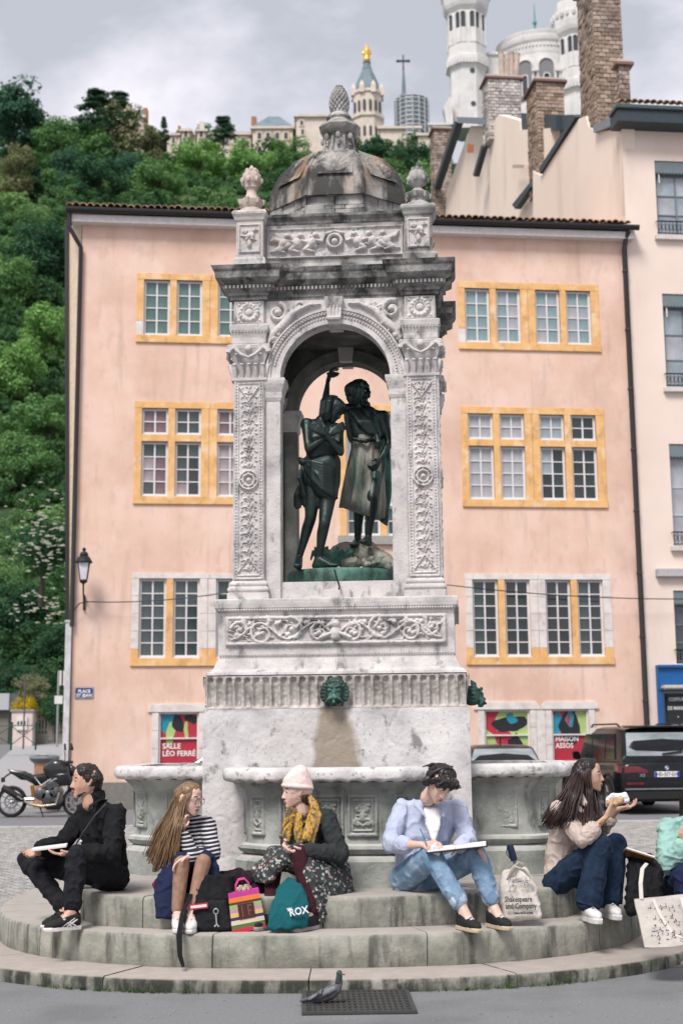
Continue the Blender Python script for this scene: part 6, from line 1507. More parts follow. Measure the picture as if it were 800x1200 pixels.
def hl(name, pts, m_, seg=1): mb = MB().hull(pts, seg); return bp(name, mb, m_, 60)
hl('seat', [(mq(13,906),.035),(mq(30,908),.05),(mq(40,914),.05),(mq(25,914),.03)], BK); hl('rider_seat', [(mq(38,913),.06),(mq(54,911),.06),(mq(52,918),.05),(mq(42,920),.05)], PLAS)
hl('tail', [(mq(11,904),.02),(mq(20,908),.04),(mq(40,918),.05),(mq(36,910),.04)], BK)
hl('fuel_tank', [(mq(56,903),.10),(mq(66,898),.13),(mq(76,900),.12),(mq(78,910),.11),(mq(62,914),.09)], BK, 2)
hl('tank_shroud', [(mq(68,910,-.16),.03),(mq(82,908,-.18),.03),(mq(84,920,-.16),.03),(mq(72,922,-.14),.02)], BK)
bp('frame', MB().tube([mq(80,912,-.13),mq(66,915,-.15),mq(52,925,-.15),mq(42,935,-.12)],[.03,.035,.035,.03],8), ENG)
bp('frame_tube', MB().tube([mq(42,912,-.1),mq(50,922,-.12),mq(62,914,-.14)],.018,8), SIL)
bp('swingarm', MB().tube([mq(14,941,-.12),mq(28,938,-.13),mq(42,938,-.12)],[.03,.035,.04],8), SIL); bp('swingarm_brace', MB().tube([mq(42,934,.12),mq(14,941,.12)],.03,8), ENG)
for k, (x, y_, r) in enumerate(((50,932,.13),(58,936,.15),(66,930,.13),(62,922,.12),(70,938,.11))): bp('engine_casing', MB().lathe([(r,-.16),(r,.16),(r*.8,.18)],16,(0,0,0),Matrix.Translation(mq(x,y_)) @ Matrix.Rotation(PI/2,4,'X')), ENG)
for k in range(5): bp('cooling_fin', MB().box(-.10,.10,-.17,.17,-.006,.006,Matrix.Translation(mq(64,918+2.4*k))), ENG)
hl('belly_pan', [(mq(52,945),.05),(mq(72,942),.07),(mq(70,948),.04),(mq(56,949),.03)], BK)
bp('clutch_cover', MB().lathe([(.085,-.19),(.075,-.205),(.03,-.21)],18,(0,0,0),Matrix.Translation(mq(53,933)) @ Matrix.Rotation(PI/2,4,'X')), PLAS)
bp('exhaust_pipe', MB().tube([mq(72,930,-.18),mq(68,944,-.2),mq(52,946,-.2),mq(38,944,-.2),mq(28,938,-.2)],.03,10), CHN); bp('silencer', MB().tube([mq(31,939,-.22),mq(28,938,-.22),mq(10,926,-.22),mq(6,924,-.22)],[.03,.065,.07,.06],14), PLAS)
bp('heat_shield', MB().tube([mq(24,934,-.29),mq(30,938,-.28)],[.012,.014],6), SIL)
bp('licence_holder', MB().tube([mq(16,906),mq(9,910),mq(4,914)],[.02,.02,.015],6).box(-.02,.02,-.1,.1,-.06,.04,Matrix.Translation(mq(4,915))), PLAS)
bp('fork', MB().tube([mq(91,941,-.1),mq(83,915,-.1),mq(80,900,-.1)],[.03,.03,.028],8), ENG); bp('fork', MB().tube([mq(91,941,.1),mq(83,915,.1),mq(80,900,.1)],[.03,.03,.028],8), ENG)
hl('headlight', [(mq(84,902),.08),(mq(90,906),.06),(mq(82,910),.06)], BK)
bp('handlebar', MB().tube([mq(77,896,-.36),mq(79,897,-.2),mq(81,899),mq(79,897,.2),mq(77,896,.36)],.016,8), PLAS)
for s_ in (-1,1): bp('mirror_stalk', MB().tube([mq(79,897,s_*.28),mq(80,888,s_*.34),mq(80,882,s_*.36)],.009,6), PLAS); hl('mirror', [(mq(80,880,s_*.30),.022),(mq(80,874,s_*.36),.026),(mq(81,880,s_*.44),.022)], PLAS)
bp('instrument', MB().box(-.06,.06,-.08,.08,-.03,.03,Matrix.Translation(mq(82,895))), PLAS)
bp('side_stand', MB().tube([mq(48,946,-.12),mq(54,959,-.24)],[.018,.014],6), PLAS); bp('foot_peg', MB().tube([mq(44,936,-.1),mq(44,936,-.28)],.016,6), SIL)
hl('front_mudguard', [(mq(82,926),.05),(mq(90,921),.06),(mq(99,926),.04)], BK); bp('rear_shock', MB().tube([mq(38,922,-.02),mq(40,936,-.02)],.04,8), flat('shock_gold',(.35,.2,.05),.4,metal=.6))
for k in range(4): bp('cable', MB().tube([mq(78,898,-.1+.05*k),mq(74,892+2*k,-.12),mq(72,908,-.1+.04*k)],.006,5), PLAS)
# ---------------------------------------------------------------- bodies
V3 = Vector
def frame_of(f, u=(0,0,1)):
    f = V3(f).normalized(); u = V3(u); r = f.cross(u).normalized(); u = r.cross(f).normalized(); return f, u, r
def head_parts(mb, c, f, u=(0,0,1), s=1.0, nose=1.0):
    f, u, r = frame_of(f, u); P = lambda a, b, d: c+(f*a+u*b+r*d)*s
    mb.hull([(P(-.012,.035,0),.083*s),(P(-.045,.02,0),.074*s),(P(.028,.05,0),.062*s),(P(-.01,-.01,.012),.072*s),(P(-.01,-.01,-.012),.072*s)],2)
    mb.hull([(P(.045,.02,.022),.041*s),(P(.045,.02,-.022),.040*s),(P(.052,-.035,.024),.030*s),(P(.052,-.035,-.024),.030*s),(P(.066,-.098,.006),.018*s),(P(.066,-.098,-.006),.018*s),(P(-.01,-.055,.048),.020*s),(P(-.01,-.055,-.048),.020*s),(P(0,0,0),.07*s)],2)
    mb.hull([(P(.086,.008,0),.008*s),(P(.103*nose,-.034,0),.010*s),(P(.088,-.038,.012),.008*s),(P(.088,-.038,-.012),.008*s)],2)
    mb.hull([(P(.083,-.064,.016),.007*s),(P(.083,-.064,-.016),.007*s),(P(.090,-.064,0),.009*s)],1)
    mb.hull([(P(.081,.024,.03),.008*s),(P(.081,.024,-.03),.008*s),(P(.088,.022,0),.007*s)],1)
    for q in (-1,1): mb.hull([(P(-.008,.018,.080*q),.010*s),(P(-.016,.01,.088*q),.010*s),(P(-.004,-.022,.079*q),.009*s)],1)
    mb.chain([(c+(f*-.02-u*.05)*s,.052*s),(c+(f*-.035-u*.15)*s,.056*s)])
    return P
def hand(mb, w, d, n, side, curl=.5, s=1.0, thumb=.6):
    """five fingers: w wrist, d towards the fingers, n out of the palm, side = direction of the thumb"""
    d = V3(d).normalized(); n = V3(n); n = (n-d*n.dot(d)).normalized(); t = n.cross(d).normalized()
    if t.dot(V3(side)) < 0: t = -t
    s *= 1.05; K = [w+d*.088*s+t*(.030-.02*i)*s for i in range(4)]
    mb.hull([(w,.021*s),(w+d*.03*s+t*.02*s,.017*s),(w+d*.03*s-t*.018*s,.015*s)]+[(k,.0125*s) for k in K],2)
    for i, (k, L0) in enumerate(zip(K, (.92,1.0,.94,.76))):
        p = k; a = 0; spread = (1.5-i)*.05; dd = (d+t*spread).normalized(); pr = [(p,.0105*s)]
        for j, l in enumerate((.042,.026,.021)):
            a += curl*(.55+.12*i*.4+.25*(j > 0)); v = dd*math.cos(a)+n*math.sin(a); p = p+v*l*L0*s; pr.append((p,(.0098,.009,.0078)[j]*s))
        mb.chain(pr, 1)
    b = w+d*.022*s+t*.026*s; v = (d*.72+t*.75+n*.25).normalized(); v2 = (d*.95+t*(.35-.5*curl)+n*(.2+thumb*curl)).normalized()
    mb.chain([(w+d*.012*s+t*.008*s,.017*s),(b+v*.022*s,.0145*s),(b+v*.045*s,.0115*s),(b+v*.045*s+v2*.030*s,.0095*s)],1)
def body_mb(J, s=1.0, fem=False, muscle=False, hands=True):
    """one continuous figure over the joints in J"""
    mb = MB(); g = lambda k: V3(J[k])
    sl_, sr, hl_, hr, nk = g('shL'), g('shR'), g('hipL'), g('hipR'), g('neck')
    ms, mh = (sl_+sr)/2, (hl_+hr)/2; up = (ms-mh).normalized(); ac = (sr-sl_).normalized(); fw = up.cross(ac).normalized()*J.get('fsign', 1)
    if 'chest' in J: fw = V3(J['chest']).normalized()
    k = .92 if fem else 1.0
    rib = mh.lerp(ms, .62); wa = mh.lerp(ms, .30)
    mb.hull([(sl_+ac*.04*s,(.050 if muscle else .042)*s*k),(sr-ac*.04*s,(.050 if muscle else .042)*s*k),(rib-ac*.085*s+fw*.015*s,.085*s*k),(rib+ac*.085*s+fw*.015*s,.085*s*k),(nk-up*.03*s,.05*s)],2)
    mb.hull([(rib-ac*.075*s,.085*s*k),(rib+ac*.075*s,.085*s*k),(wa-ac*.07*s,.075*s*k),(wa+ac*.07*s,.075*s*k)],2)
    mb.hull([(wa-ac*.06*s,.075*s*k),(wa+ac*.06*s,.075*s*k),(hl_,.092*s),(hr,.092*s)],2)
    mb.chain([(ms-fw*.01*s,.05*s),(nk,.05*s),(V3(J['head'])-up*.05*s,.05*s)])
    for a, b, c, sd in (('shL','elL','wrL','L'),('shR','elR','wrR','R')):
        A, B, C_ = g(a), g(b), g(c); ar = 1 if muscle else (.82 if fem else .95)
        mb.chain([(A,(.058 if muscle else .050)*s*k),(A.lerp(B,.35),(.048 if muscle else .044)*s*ar),(A.lerp(B,.75),.042*s*ar),(B,.038*s*ar)]); mb.chain([(B,.038*s*ar),(B.lerp(C_,.3),.040*s*ar),(C_,.025*s*ar)])
        if hands and ('h'+sd) in J:
            d, n, t, cu = J['h'+sd]; hand(mb, C_, d, n, t, cu, s*(.93 if fem else 1.0))
    for a, b, c in (('hipL','knL','anL'),('hipR','knR','anR')):
        A, B, C_ = g(a), g(b), g(c)
        mb.chain([(A,.092*s),(A.lerp(B,.4),.080*s),(B,.056*s)]); back = (B-C_).cross(ac).normalized()
        mb.chain([(B,.056*s),(B.lerp(C_,.28)-fw*.014*s,.055*s),(B.lerp(C_,.65),.042*s),(C_,.036*s)])
    if muscle:
        for q in (-1,1):
            mb.ball(rib+ac*q*.065*s+fw*.065*s+up*.06*s,.062*s,12,8,(1.1,.8,.75))
            mb.ball((sl_ if q < 0 else sr),.064*s,12,8)
        for i in range(3):
            for q in (-1,1): mb.ball(wa+fw*.058*s+ac*q*.028*s+up*(.0+.05*i)*s,.030*s,8,6)
    return mb, dict(fw=fw, up=up, ac=ac, ms=ms, mh=mh, rib=rib, wa=wa)
def foot(mb, an, toe, s=1.0, z=None):
    a, t = V3(an), V3(toe); d = (t-a); d.z = 0; d.normalize(); sd = d.cross(V3((0,0,1)))
    h = V3((a.x,a.y,z+.028*s))-d*.035*s; b = h+d*.17*s; e = h+d*.215*s; b.z = e.z = z+.02*s
    mb.hull([(a,.036*s),(h,.028*s),(b+sd*.02*s,.02*s),(b-sd*.02*s,.02*s)],2); mb.hull([(b+sd*.022*s,.019*s),(b-sd*.024*s,.018*s),(e+sd*.018*s,.013*s),(e-sd*.022*s,.012*s)],2)
# ================================================================ the bronze group under the canopy
YA, YJ = 12.45, 12.72
def SA(px, py, dy=0): return at(px, py, YA+dy)
def SB(px, py, dy=0): return at(px, py, YJ+dy)
st = thing('statue_group', 'bronze group of a bowed bare-chested man and a man raising his arm', 'statue', SA(400,672))
zbase = SA(400,667).z
base = MB(); n = 28; c = SA(401,672,.15)
base.loft([[(c.x+a*math.cos(2*PI*k/n)*(1+.03*math.sin(5*k)), c.y+b*math.sin(2*PI*k/n), zz) for k in range(n)] for zz, a, b in ((zbase-.14,.46,.34),(zbase-.04,.47,.35),(zbase-.004,.45,.33))])
base.build('base', VERD, st, world=True, smooth=50)
s = .96
JA = dict(head=SA(391,480), neck=SA(381,490,.03), shL=SA(396,503,.05), shR=SA(359,497,-.02), elL=SA(399,531,-.12), wrL=SA(381,509,-.20), elR=SA(361,527,-.13), wrR=SA(386,509,-.17),
          hipL=SA(387,562), hipR=SA(367,562), knL=SA(380,614,-.12), anL=SA(373,655,-.04), knR=SA(364,607,-.03), anR=SA(350,654,.02), chest=(.35,-.93,0),
          hL=((-.8,-.1,.55),(.1,.9,0),(0,0,1),.25), hR=((.75,.1,.5),(.1,.9,0),(0,0,1),.25))
bmA, I = body_mb(JA, s, muscle=True, hands=False); bmA = presmooth(bmA, .009, 34)
for sd, w_ in (('L','wrL'),('R','wrR')): hand(bmA, JA[w_], JA['h'+sd][0], JA['h'+sd][1], JA['h'+sd][2], JA['h'+sd][3], s)
head_parts(bmA, SA(391,480), (.72,-.45,-.62), (.45,0,1), .98)
foot(bmA, JA['anL'], SA(389,664,-.1), s*1.05, zbase); foot(bmA, JA['anR'], SA(348,667,-.2), s*1.05, zbase)
fgA = remeshed(bmA, 'bowed_figure', BRONZE, st, .0075, 3, world=True)
hr = MB(); hc = SA(388,475)
hr.hull([(SA(387,472),.062),(SA(391,472),.058),(SA(384,479,.03),.058)],2); hr = presmooth(hr, .008, 12)
for k in range(34):
    a = k/34; dd = -.11*math.sin(a*3.1)+.02; x0 = 379+14*a; ln = 30-14*a
    hr.tube([SA(x0+2, 463+1*a, dd*.5), SA(x0-2+a*4, 470, dd), SA(x0-4+a*3, 470+ln*.55, dd), SA(x0-3+a*3+rt.uniform(-2,2), 470+ln*.95, dd*.8)], [.012,.016,.014,.005], 6)
remeshed(hr, 'hair', BRONZE, fgA, .005, 1, world=True)
# loincloth: swept folds, knot and hanging end
lc = MB()
lc.hull([(SA(366,545),.105),(SA(386,542),.105),(SA(369,563),.118),(SA(385,566),.108)],2); lc.hull([(SA(371,565,-.02),.10),(SA(386,565,-.02),.095),(SA(385,580,-.06),.085),(SA(376,573,-.05),.085)],2); lc = presmooth(lc, .009, 30)
for k in range(12):
    a = k/11; lc.tube([SA(360+8*a,544+a*3,-.14), SA(372+6*a,556+a*12,-.185), SA(386+4*a,560+a*18,-.15)],[.008,.015,.012],6)
for k in range(9):
    lc.tube([SA(357,541+k*.9,-.06), SA(366,541+k*2.6,-.155), SA(378,544+k*3.6,-.18), SA(389,548+k*4.0,-.145), SA(395,552+k*4.0,-.02)], [.016,.021,.022,.020,.012], 7)
lc.ball(SA(354,541,-.05),.035,10,8); lc.ball(SA(351,538,-.04),.022,8,6)
for k in range(7): lc.tube([SA(357-k*.5,545,-.04), SA(353-k*.9+3,560,-.05-.01*k), SA(349+k*1.9-2,580,-.05+.02*math.sin(k)), SA(346+k*2.3,594+3*math.sin(k*1.3),-.03)], [.014,.022,.026,.018], 7)
remeshed(lc, 'loincloth', BRONZE, fgA, .006, 7, world=True)
JB = dict(head=SB(416,462), neck=SB(423,476,.02), shL=SB(449,488,-.02), shR=SB(407,480,.03), elL=SB(456,520,-.05), wrL=SB(444,540,-.15), elR=SB(380.5,474,.10), wrR=SB(384,447,.02),
          hipL=SB(440,545,.02), hipR=SB(418,543,.02), knL=SB(436,583,-.15), anL=SB(431,632,-.05), knR=SB(420,590,.08), anR=SB(419,634,.15), chest=(-.35,-.93,0),
          hL=((-.3,-.5,-.6),(-.9,.2,0),(0,-1,.2),1.1), hR=((.35,-.2,1),(.9,-.2,-.4),(.3,-1,0),.75))
bmB, I = body_mb(JB, s, muscle=True, hands=False); bmB = presmooth(bmB, .009, 34)
for sd, w_ in (('L','wrL'),('R','wrR')): hand(bmB, JB[w_], JB['h'+sd][0], JB['h'+sd][1], JB['h'+sd][2], JB['h'+sd][3], s)
head_parts(bmB, SB(416,461), (-.75,-.45,-.42), (-.15,0,1), .98)
zr = SB(430,641).z; foot(bmB, JB['anL'], SB(424,642,-.25), s*1.05, zr-.0)
foot(bmB, JB['anR'], SB(414,640,.0), s*1.05, zr)
fgB = remeshed(bmB, 'raised_arm_figure', BRONZE, st, .0075, 3, world=True)
hb = MB()
for k in range(60):
    a = rt.uniform(0,6.28); b = rt.uniform(-.35,1.3); hb.ball(SB(419,458,.01)+V3((.085*math.cos(a)*math.cos(b)+.015,.08*math.sin(a)*math.cos(b)+.015,.095*math.sin(b)-.0)),.023,7,5)
for k in range(14): hb.ball(SB(426+rt.uniform(-2,5),463+k*.9,.0+rt.uniform(-.04,.06)),.026,7,5)
remeshed(hb, 'hair', BRONZE, fgB, .006, 1, world=True)
hb = MB().hull([(SB(408,466,-.05),.024),(SB(411,472,-.05),.022),(SB(413,466,-.06),.02)],1); remeshed(hb, 'beard', BRONZE, fgB, .006, 1, world=True)
sh = MB().lathe([(.01,-.02),(.05,0),(.06,.02),(.045,.015),(.01,-.01)],14,tuple(SB(390,440,-.04))); sh.build('shell', BRONZE, fgB, world=True, smooth=50)
# tunic: pleated skirt, weather-streaked, with sash and cloak behind
TUN = mat('bronze_streaked', [(.35,(.15,.155,.135)),(.6,(.36,.34,.29))], scale=5, detail=7, rough=.65, metal=.2, bump=.003, bscale=30, stretch=(1,1,.25), stain=[((.03,.12,.09), 5, .55, .66, (1,1,.3), .8), ((.02,.028,.025), 7, .56, .68, (1,1,.3), .8)])
def pleat(rings, n=64, folds=11, depth=.09, ph=0, amp2=.35):
    """rings: (centre, rx, ry, extra) -> pleated closed tube"""
    out = []
    for i, (c_, rx, ry) in enumerate(rings):
        t = i/(len(rings)-1); rg = []
        for k in range(n):
            a = 2*PI*k/n; w_ = 1+depth*(.25+t)*(math.sin(folds*a+ph+t*.8)+amp2*math.sin(folds*1.7*a+2*ph))
            rg.append(c_+V3((rx*w_*math.cos(a), ry*w_*math.sin(a), 0)))
        out.append(rg)
    return out
pr_ = pleat([(SB(428,512,.0),.125,.115),(SB(429,525),.13,.12),(SB(428,540),.145,.135),(SB(427,555),.155,.145),(SB(426,570),.165,.15),(SB(425,584),.172,.158),(SB(423,594),.168,.15)], folds=9, depth=.15)
pr_ = [[p-V3((0,0,(i/6)**3*.13*max(0,math.sin(math.atan2(p.y-pr_[i][0].y, p.x-SB(425,584).x)*1.0+2.2)))) for p in rg] for i, rg in enumerate(pr_)]
tn = MB().loft(pr_)
tn.build('tunic_skirt', TUN, fgB, world=True, smooth=180)
tb = MB(); tb.hull([(SB(413,488,.01),.085),(SB(432,486,.0),.085),(SB(420,510),.11),(SB(438,510),.10)],2); tb = presmooth(tb, .009, 30)
for k in range(8): tb.tube([SB(410+k*1.5,480,-.08), SB(420+k*2,495,-.145), SB(432+k*1.4,507,-.135), SB(444,514+k,-.08)], [.012,.022,.024,.014], 6)
tb.tube([SB(412,514,-.12),SB(428,517,-.17),SB(444,513,-.11)],.022,8)
for k in range(4): tb.tube([SB(441,510,-.14),SB(442+k,518,-.17),SB(439+2*k,526,-.16)],[.016,.02,.01],6)
remeshed(tb, 'tunic_top', BRONZE, fgB, .007, 8, world=True)
ck = MB()
for k in range(10): ck.tube([SB(437+k*1.8,505,.12), SB(440+k*1.6,540,.14+.02*math.sin(k)), SB(438+k*1.9,575,.13), SB(434+k*2.1,602+k*1.6,.10)], [.02,.028,.030,.012], 7)
for k in range(7): ck.tube([SB(407+k*1.5,548,.10), SB(405+k*2.0,570,.12), SB(407+k*2.6,592+k*2.4,.10)], [.015,.026,.012], 7)
remeshed(ck, 'cloak', VERD, fgB, .009, 2, world=True)
# rock with reeds and hanging fleece
rk = MB(); 
for (x, y_, dy, r) in ((395,652,.15,.10),(405,648,.2,.12),(418,650,.15,.13),(432,652,.12,.12),(445,656,.08,.10),(455,662,.0,.07),(425,643,.15,.10),(436,660,-.05,.08),(410,660,.0,.08),(450,668,.0,.07)): rk.ball(SB(x,y_,dy),r,12,9,(1.2,1,.8))
for k in range(16): rk.ball(SB(rt.uniform(428,456),rt.uniform(654,666),-.12+rt.uniform(-.04,.04)),.028,7,5)
remeshed(rk, 'rock', TUN, st, .009, 2, disp=.012, dscale=.09, world=True)
rd = MB()
for k in range(30):
    x = rt.uniform(370,408); t_ = rt.uniform(-14,14)
    rd.tube([SB(x,664,-.02), SB(x+t_*.3,650,-.05), SB(x+t_*.7,640+abs(t_)*.5,-.06), SB(x+t_,646+abs(t_)*.9,-.03)], [.012,.016,.014,.004], 5)
remeshed(rd, 'reeds', VERD, st, .006, 1, world=True)
tag(MB().tube([SA(392,668,-.42),SA(394,676,-.46),SA(398,688,-.58),SA(397,690,-.6)],.008,6).build('statue_cable', IRON), 'short black cable hanging over the edge under the bronze group', 'cable')
# ================================================================ people on the steps
SKIN = mat('skin', [(.35,(.50,.29,.21)),(.65,(.60,.37,.28))], scale=14, rough=.5, spec=.35); SKIN2 = mat('skin_pale', [(.35,(.60,.39,.32)),(.65,(.70,.49,.41))], scale=14, rough=.5, spec=.35)
SKIN3 = mat('skin_warm', [(.35,(.46,.27,.19)),(.65,(.55,.35,.26))], scale=14, rough=.5, spec=.35)
LIP = flat('lips', (.38,.13,.12), .45); EYEW = flat('eye_white', (.6,.57,.55), .3); IRIS = flat('iris', (.02,.013,.01), .2)
def cloth(name, rgb, var=.2, scale=20, bump=.010, bscale=22, **k): return flat(name, rgb, .9, 0, var, scale, bump, bscale, spec=.2, **k)
BLKC = cloth('black_cotton', (.010,.010,.012), .35); BLKD = cloth('black_denim', (.013,.014,.018), .4); NAVY = cloth('navy_cloth', (.014,.020,.055)); CHAR = cloth('charcoal_knit', (.030,.034,.035), .3, 30, .004, 90)
MINT = cloth('mint_nylon', (.30,.50,.45), .12, 8); BEIGE = cloth('beige_jacket', (.50,.41,.36), .10, 10); DNM = mat('dark_denim', [(.3,(.008,.017,.036)),(.7,(.018,.036,.072))], scale=14, rough=.9, bump=.009, bscale=26, spec=.2)
LDNM = mat('light_denim', [(.3,(.13,.22,.34)),(.55,(.22,.33,.46)),(.75,(.40,.50,.60))], scale=9, detail=7, rough=.9, bump=.009, bscale=26, spec=.2)
SHIRT = cloth('pale_blue_shirt', (.43,.47,.60), .06, 9); TEE = cloth('white_cotton', (.72,.71,.73), .04); PINKH = cloth('pale_pink_knit', (.74,.58,.55), .07, 30, .003, 120); MAROON = cloth('maroon_tights', (.045,.012,.018), .2)
WSH = flat('white_leather', (.66,.64,.63), .55, var=.06); SOLE = flat('gum_sole', (.50,.42,.30), .7); SOLEW = flat('white_sole', (.66,.64,.62), .7); BSH = flat('black_suede', (.012,.012,.013), .8)
TEAL = cloth('teal_cloth', (.007,.088,.105), .15, 8)
def stripes():
    M = bpy.data.materials.new('navy_white_stripes'); M.use_nodes = True; t = M.node_tree; b = t.nodes['Principled BSDF']
    co = _n('ShaderNodeTexCoord', t); w = _n('ShaderNodeTexWave', t, wave_type='BANDS', bands_direction='Z'); w.inputs['Scale'].default_value = 11.5; w.inputs['Distortion'].default_value = 1.1; w.inputs['Detail Scale'].default_value = .9; w.inputs['Detail'].default_value = 1
    r = _n('ShaderNodeValToRGB', t); r.color_ramp.interpolation = 'CONSTANT'; e = r.color_ramp.elements; e[0].color = (.012,.014,.03,1); e[1].position = .66; e[1].color = (.60,.58,.58,1)
    mp = _n('ShaderNodeMapping', t); mp.inputs['Rotation'].default_value = (.0,.12,0); t.links.new(co.outputs['Object'], mp.inputs[0]); t.links.new(mp.outputs[0], w.inputs[0]); t.links.new(w.outputs['Fac'], r.inputs[0]); t.links.new(r.outputs[0], b.inputs['Base Color']); b.inputs['Roughness'].default_value = .9
    return M
STRP = stripes()
def floral():
    M = bpy.data.materials.new('floral_print'); M.use_nodes = True; t = M.node_tree; b = t.nodes['Principled BSDF']; co = _n('ShaderNodeTexCoord', t)
    v = _n('ShaderNodeTexVoronoi', t); v.inputs['Scale'].default_value = 46; t.links.new(co.outputs['Object'], v.inputs['Vector'])
    r = _n('ShaderNodeValToRGB', t); r.color_ramp.interpolation = 'CONSTANT'; E = r.color_ramp.elements; E[0].color = (.030,.036,.038,1); E[1].position = .45; E[1].color = (.36,.35,.33,1)
    for p, c in ((.30,(.09,.12,.10,1)),(.62,(.03,.036,.038,1)),(.72,(.40,.20,.19,1)),(.80,(.03,.036,.038,1)),(.9,(.5,.48,.45,1))): x = E.new(p); x.color = c
    s_ = _n('ShaderNodeSeparateColor', t); t.links.new(v.outputs['Color'], s_.inputs[0]); t.links.new(s_.outputs[0], r.inputs[0])
    r2 = _n('ShaderNodeMapRange', t); r2.inputs[1].default_value = .45; r2.inputs[2].default_value = .55; t.links.new(v.outputs['Distance'], r2.inputs[0])
    mx = _n('ShaderNodeMix', t, data_type='RGBA'); mx.inputs['B'].default_value = (.035,.042,.044,1); t.links.new(r2.outputs[0], mx.inputs['Factor']); t.links.new(r.outputs[0], mx.inputs['A']); t.links.new(mx.outputs['Result'], b.inputs['Base Color']); b.inputs['Roughness'].default_value = .9
    return M
FLOR = floral()
def hairm(name, a, b): return mat(name, [(.3,a),(.7,b)], scale=30, rough=.42, spec=.5, stretch=(3,3,.3), island=.35)
HDARK = hairm('dark_hair', (.010,.008,.007), (.030,.022,.018)); HBLK = hairm('black_brown_hair', (.008,.005,.005), (.022,.012,.011)); HBURG = hairm('burgundy_hair', (.012,.004,.004), (.036,.012,.011)); HBRN = hairm('brown_hair', (.10,.055,.028), (.26,.16,.085)); HAUB = hairm('auburn_hair', (.12,.06,.03), (.26,.15,.08))
PP = random.Random(21)
def person(label, J, skin, f, u=(0,0,1), fem=False, s=.95, bare_feet=False, extra=None, torso_frame=None):
    f, u, r = frame_of(f, u); mb, I = body_mb(J, s, fem)
    hs_ = s*1.05; P0 = head_parts(mb, V3(J['head']), f, u, hs_); P = lambda a, b, d: V3(J['head'])+(f*a+u*b+r*d)*hs_
    if extra: extra(mb)
    for a, t_ in (('anL','toeL'),('anR','toeR')): foot(mb, J[a], J[t_], s*.93, J.get('z0', .305))
    b = remeshed(mb, 'person', skin, None, .0055, 2); tag(b, label, 'person', 'people sitting on the fountain steps')
    I.update(P=P, f=f, u=u, r=r, b=b, s=s, J=J)
    ey = MB()
    for q in (-1,1):
        e = MB().ball(P(.0705,.004,.031*q), .0118*s, 10, 7); e.build('eye', EYEW, b, smooth=60)
        MB().ball(P(.0772,.003,.031*q), .0070*s, 8, 6).build('iris', IRIS, b, smooth=60)
        MB().tube([P(.083,.026,.014*q),P(.086,.031,.032*q),P(.072,.025,.052*q)],[.0035,.0045,.002],6).build('eyebrow', HDARK, b)
        MB().tube([P(.084,.011,.018*q),P(.0865,.014,.031*q),P(.078,.008,.046*q)],[.0025,.003,.002],5).build('eyelid', skin, b)
    MB().tube([P(.085,-.063,-.022),P(.0945,-.061,0),P(.085,-.063,.022)],[.003,.0058,.003],6).tube([P(.085,-.070,-.016),P(.092,-.071,0),P(.085,-.070,.016)],[.003,.006,.003],6).build('lips', LIP, b, smooth=60)
    return I
def garment(I, name, m_, down=.0, sleeve=1.0, infl=.018, disp=.010, hem=0, collar=None, voxel=.008, ds=.10, seed=0, open_front=False, stretch=None, bulk=0):
    """jacket, shirt or sweater: the torso and sleeves inflated over the body"""
    J, s, fw, up, ac = I['J'], I['s'], I['fw'], I['up'], I['ac']; g = lambda k: V3(J[k]); e = infl; mb = MB()
    sl_, sr, hl_, hr, nk = g('shL'), g('shR'), g('hipL'), g('hipR'), g('neck'); ms, mh, rib, wa = I['ms'], I['mh'], I['rib'], I['wa']; k = .92 if I.get('fem') else 1
    mb.hull([(sl_+ac*.045*s,.045*s+e*.8),(sr-ac*.045*s,.045*s+e*.8),(rib-ac*.085*s+fw*.015*s,.085*s*k+e+bulk),(rib+ac*.085*s+fw*.015*s,.085*s*k+e+bulk),(nk-up*.06*s,.045*s+e)],2)
    mb.hull([(rib-ac*.08*s,.085*s+e+bulk),(rib+ac*.08*s,.085*s+e+bulk),(wa-ac*.075*s,.08*s+e+bulk),(wa+ac*.075*s,.08*s+e+bulk)],2)
    mb.hull([(wa-ac*.07*s,.08*s+e+bulk),(wa+ac*.07*s,.08*s+e+bulk),(mh.lerp(hl_,.8)-up*down,.085*s+e),(mh.lerp(hr,.8)-up*down,.085*s+e)],2)
    for a, b, c in (('shL','elL','wrL'),('shR','elR','wrR')):
        A, B, C_ = g(a), g(b), g(c); sv = sleeve[0 if a == 'shL' else 1] if isinstance(sleeve, tuple) else sleeve
        mb.chain([(A+(ms-A)*.05,.054*s+e*.85),(A.lerp(B,.5),.048*s+e*.8),(B,.042*s+e*.8)])
        if sv > .05: E_ = B.lerp(C_, sv); mb.chain([(B,.042*s+e*.8),(B.lerp(E_,.5),.041*s+e*.75),(E_,.032*s+e*.8)])
    if collar: mb.chain([(nk-up*.035*s,.052*s+e*.6),(nk+up*collar,.055*s+e*.4)])
    return remeshed(mb, name, m_, I['b'], voxel, 3, disp, ds, seed=seed, stretch=stretch)
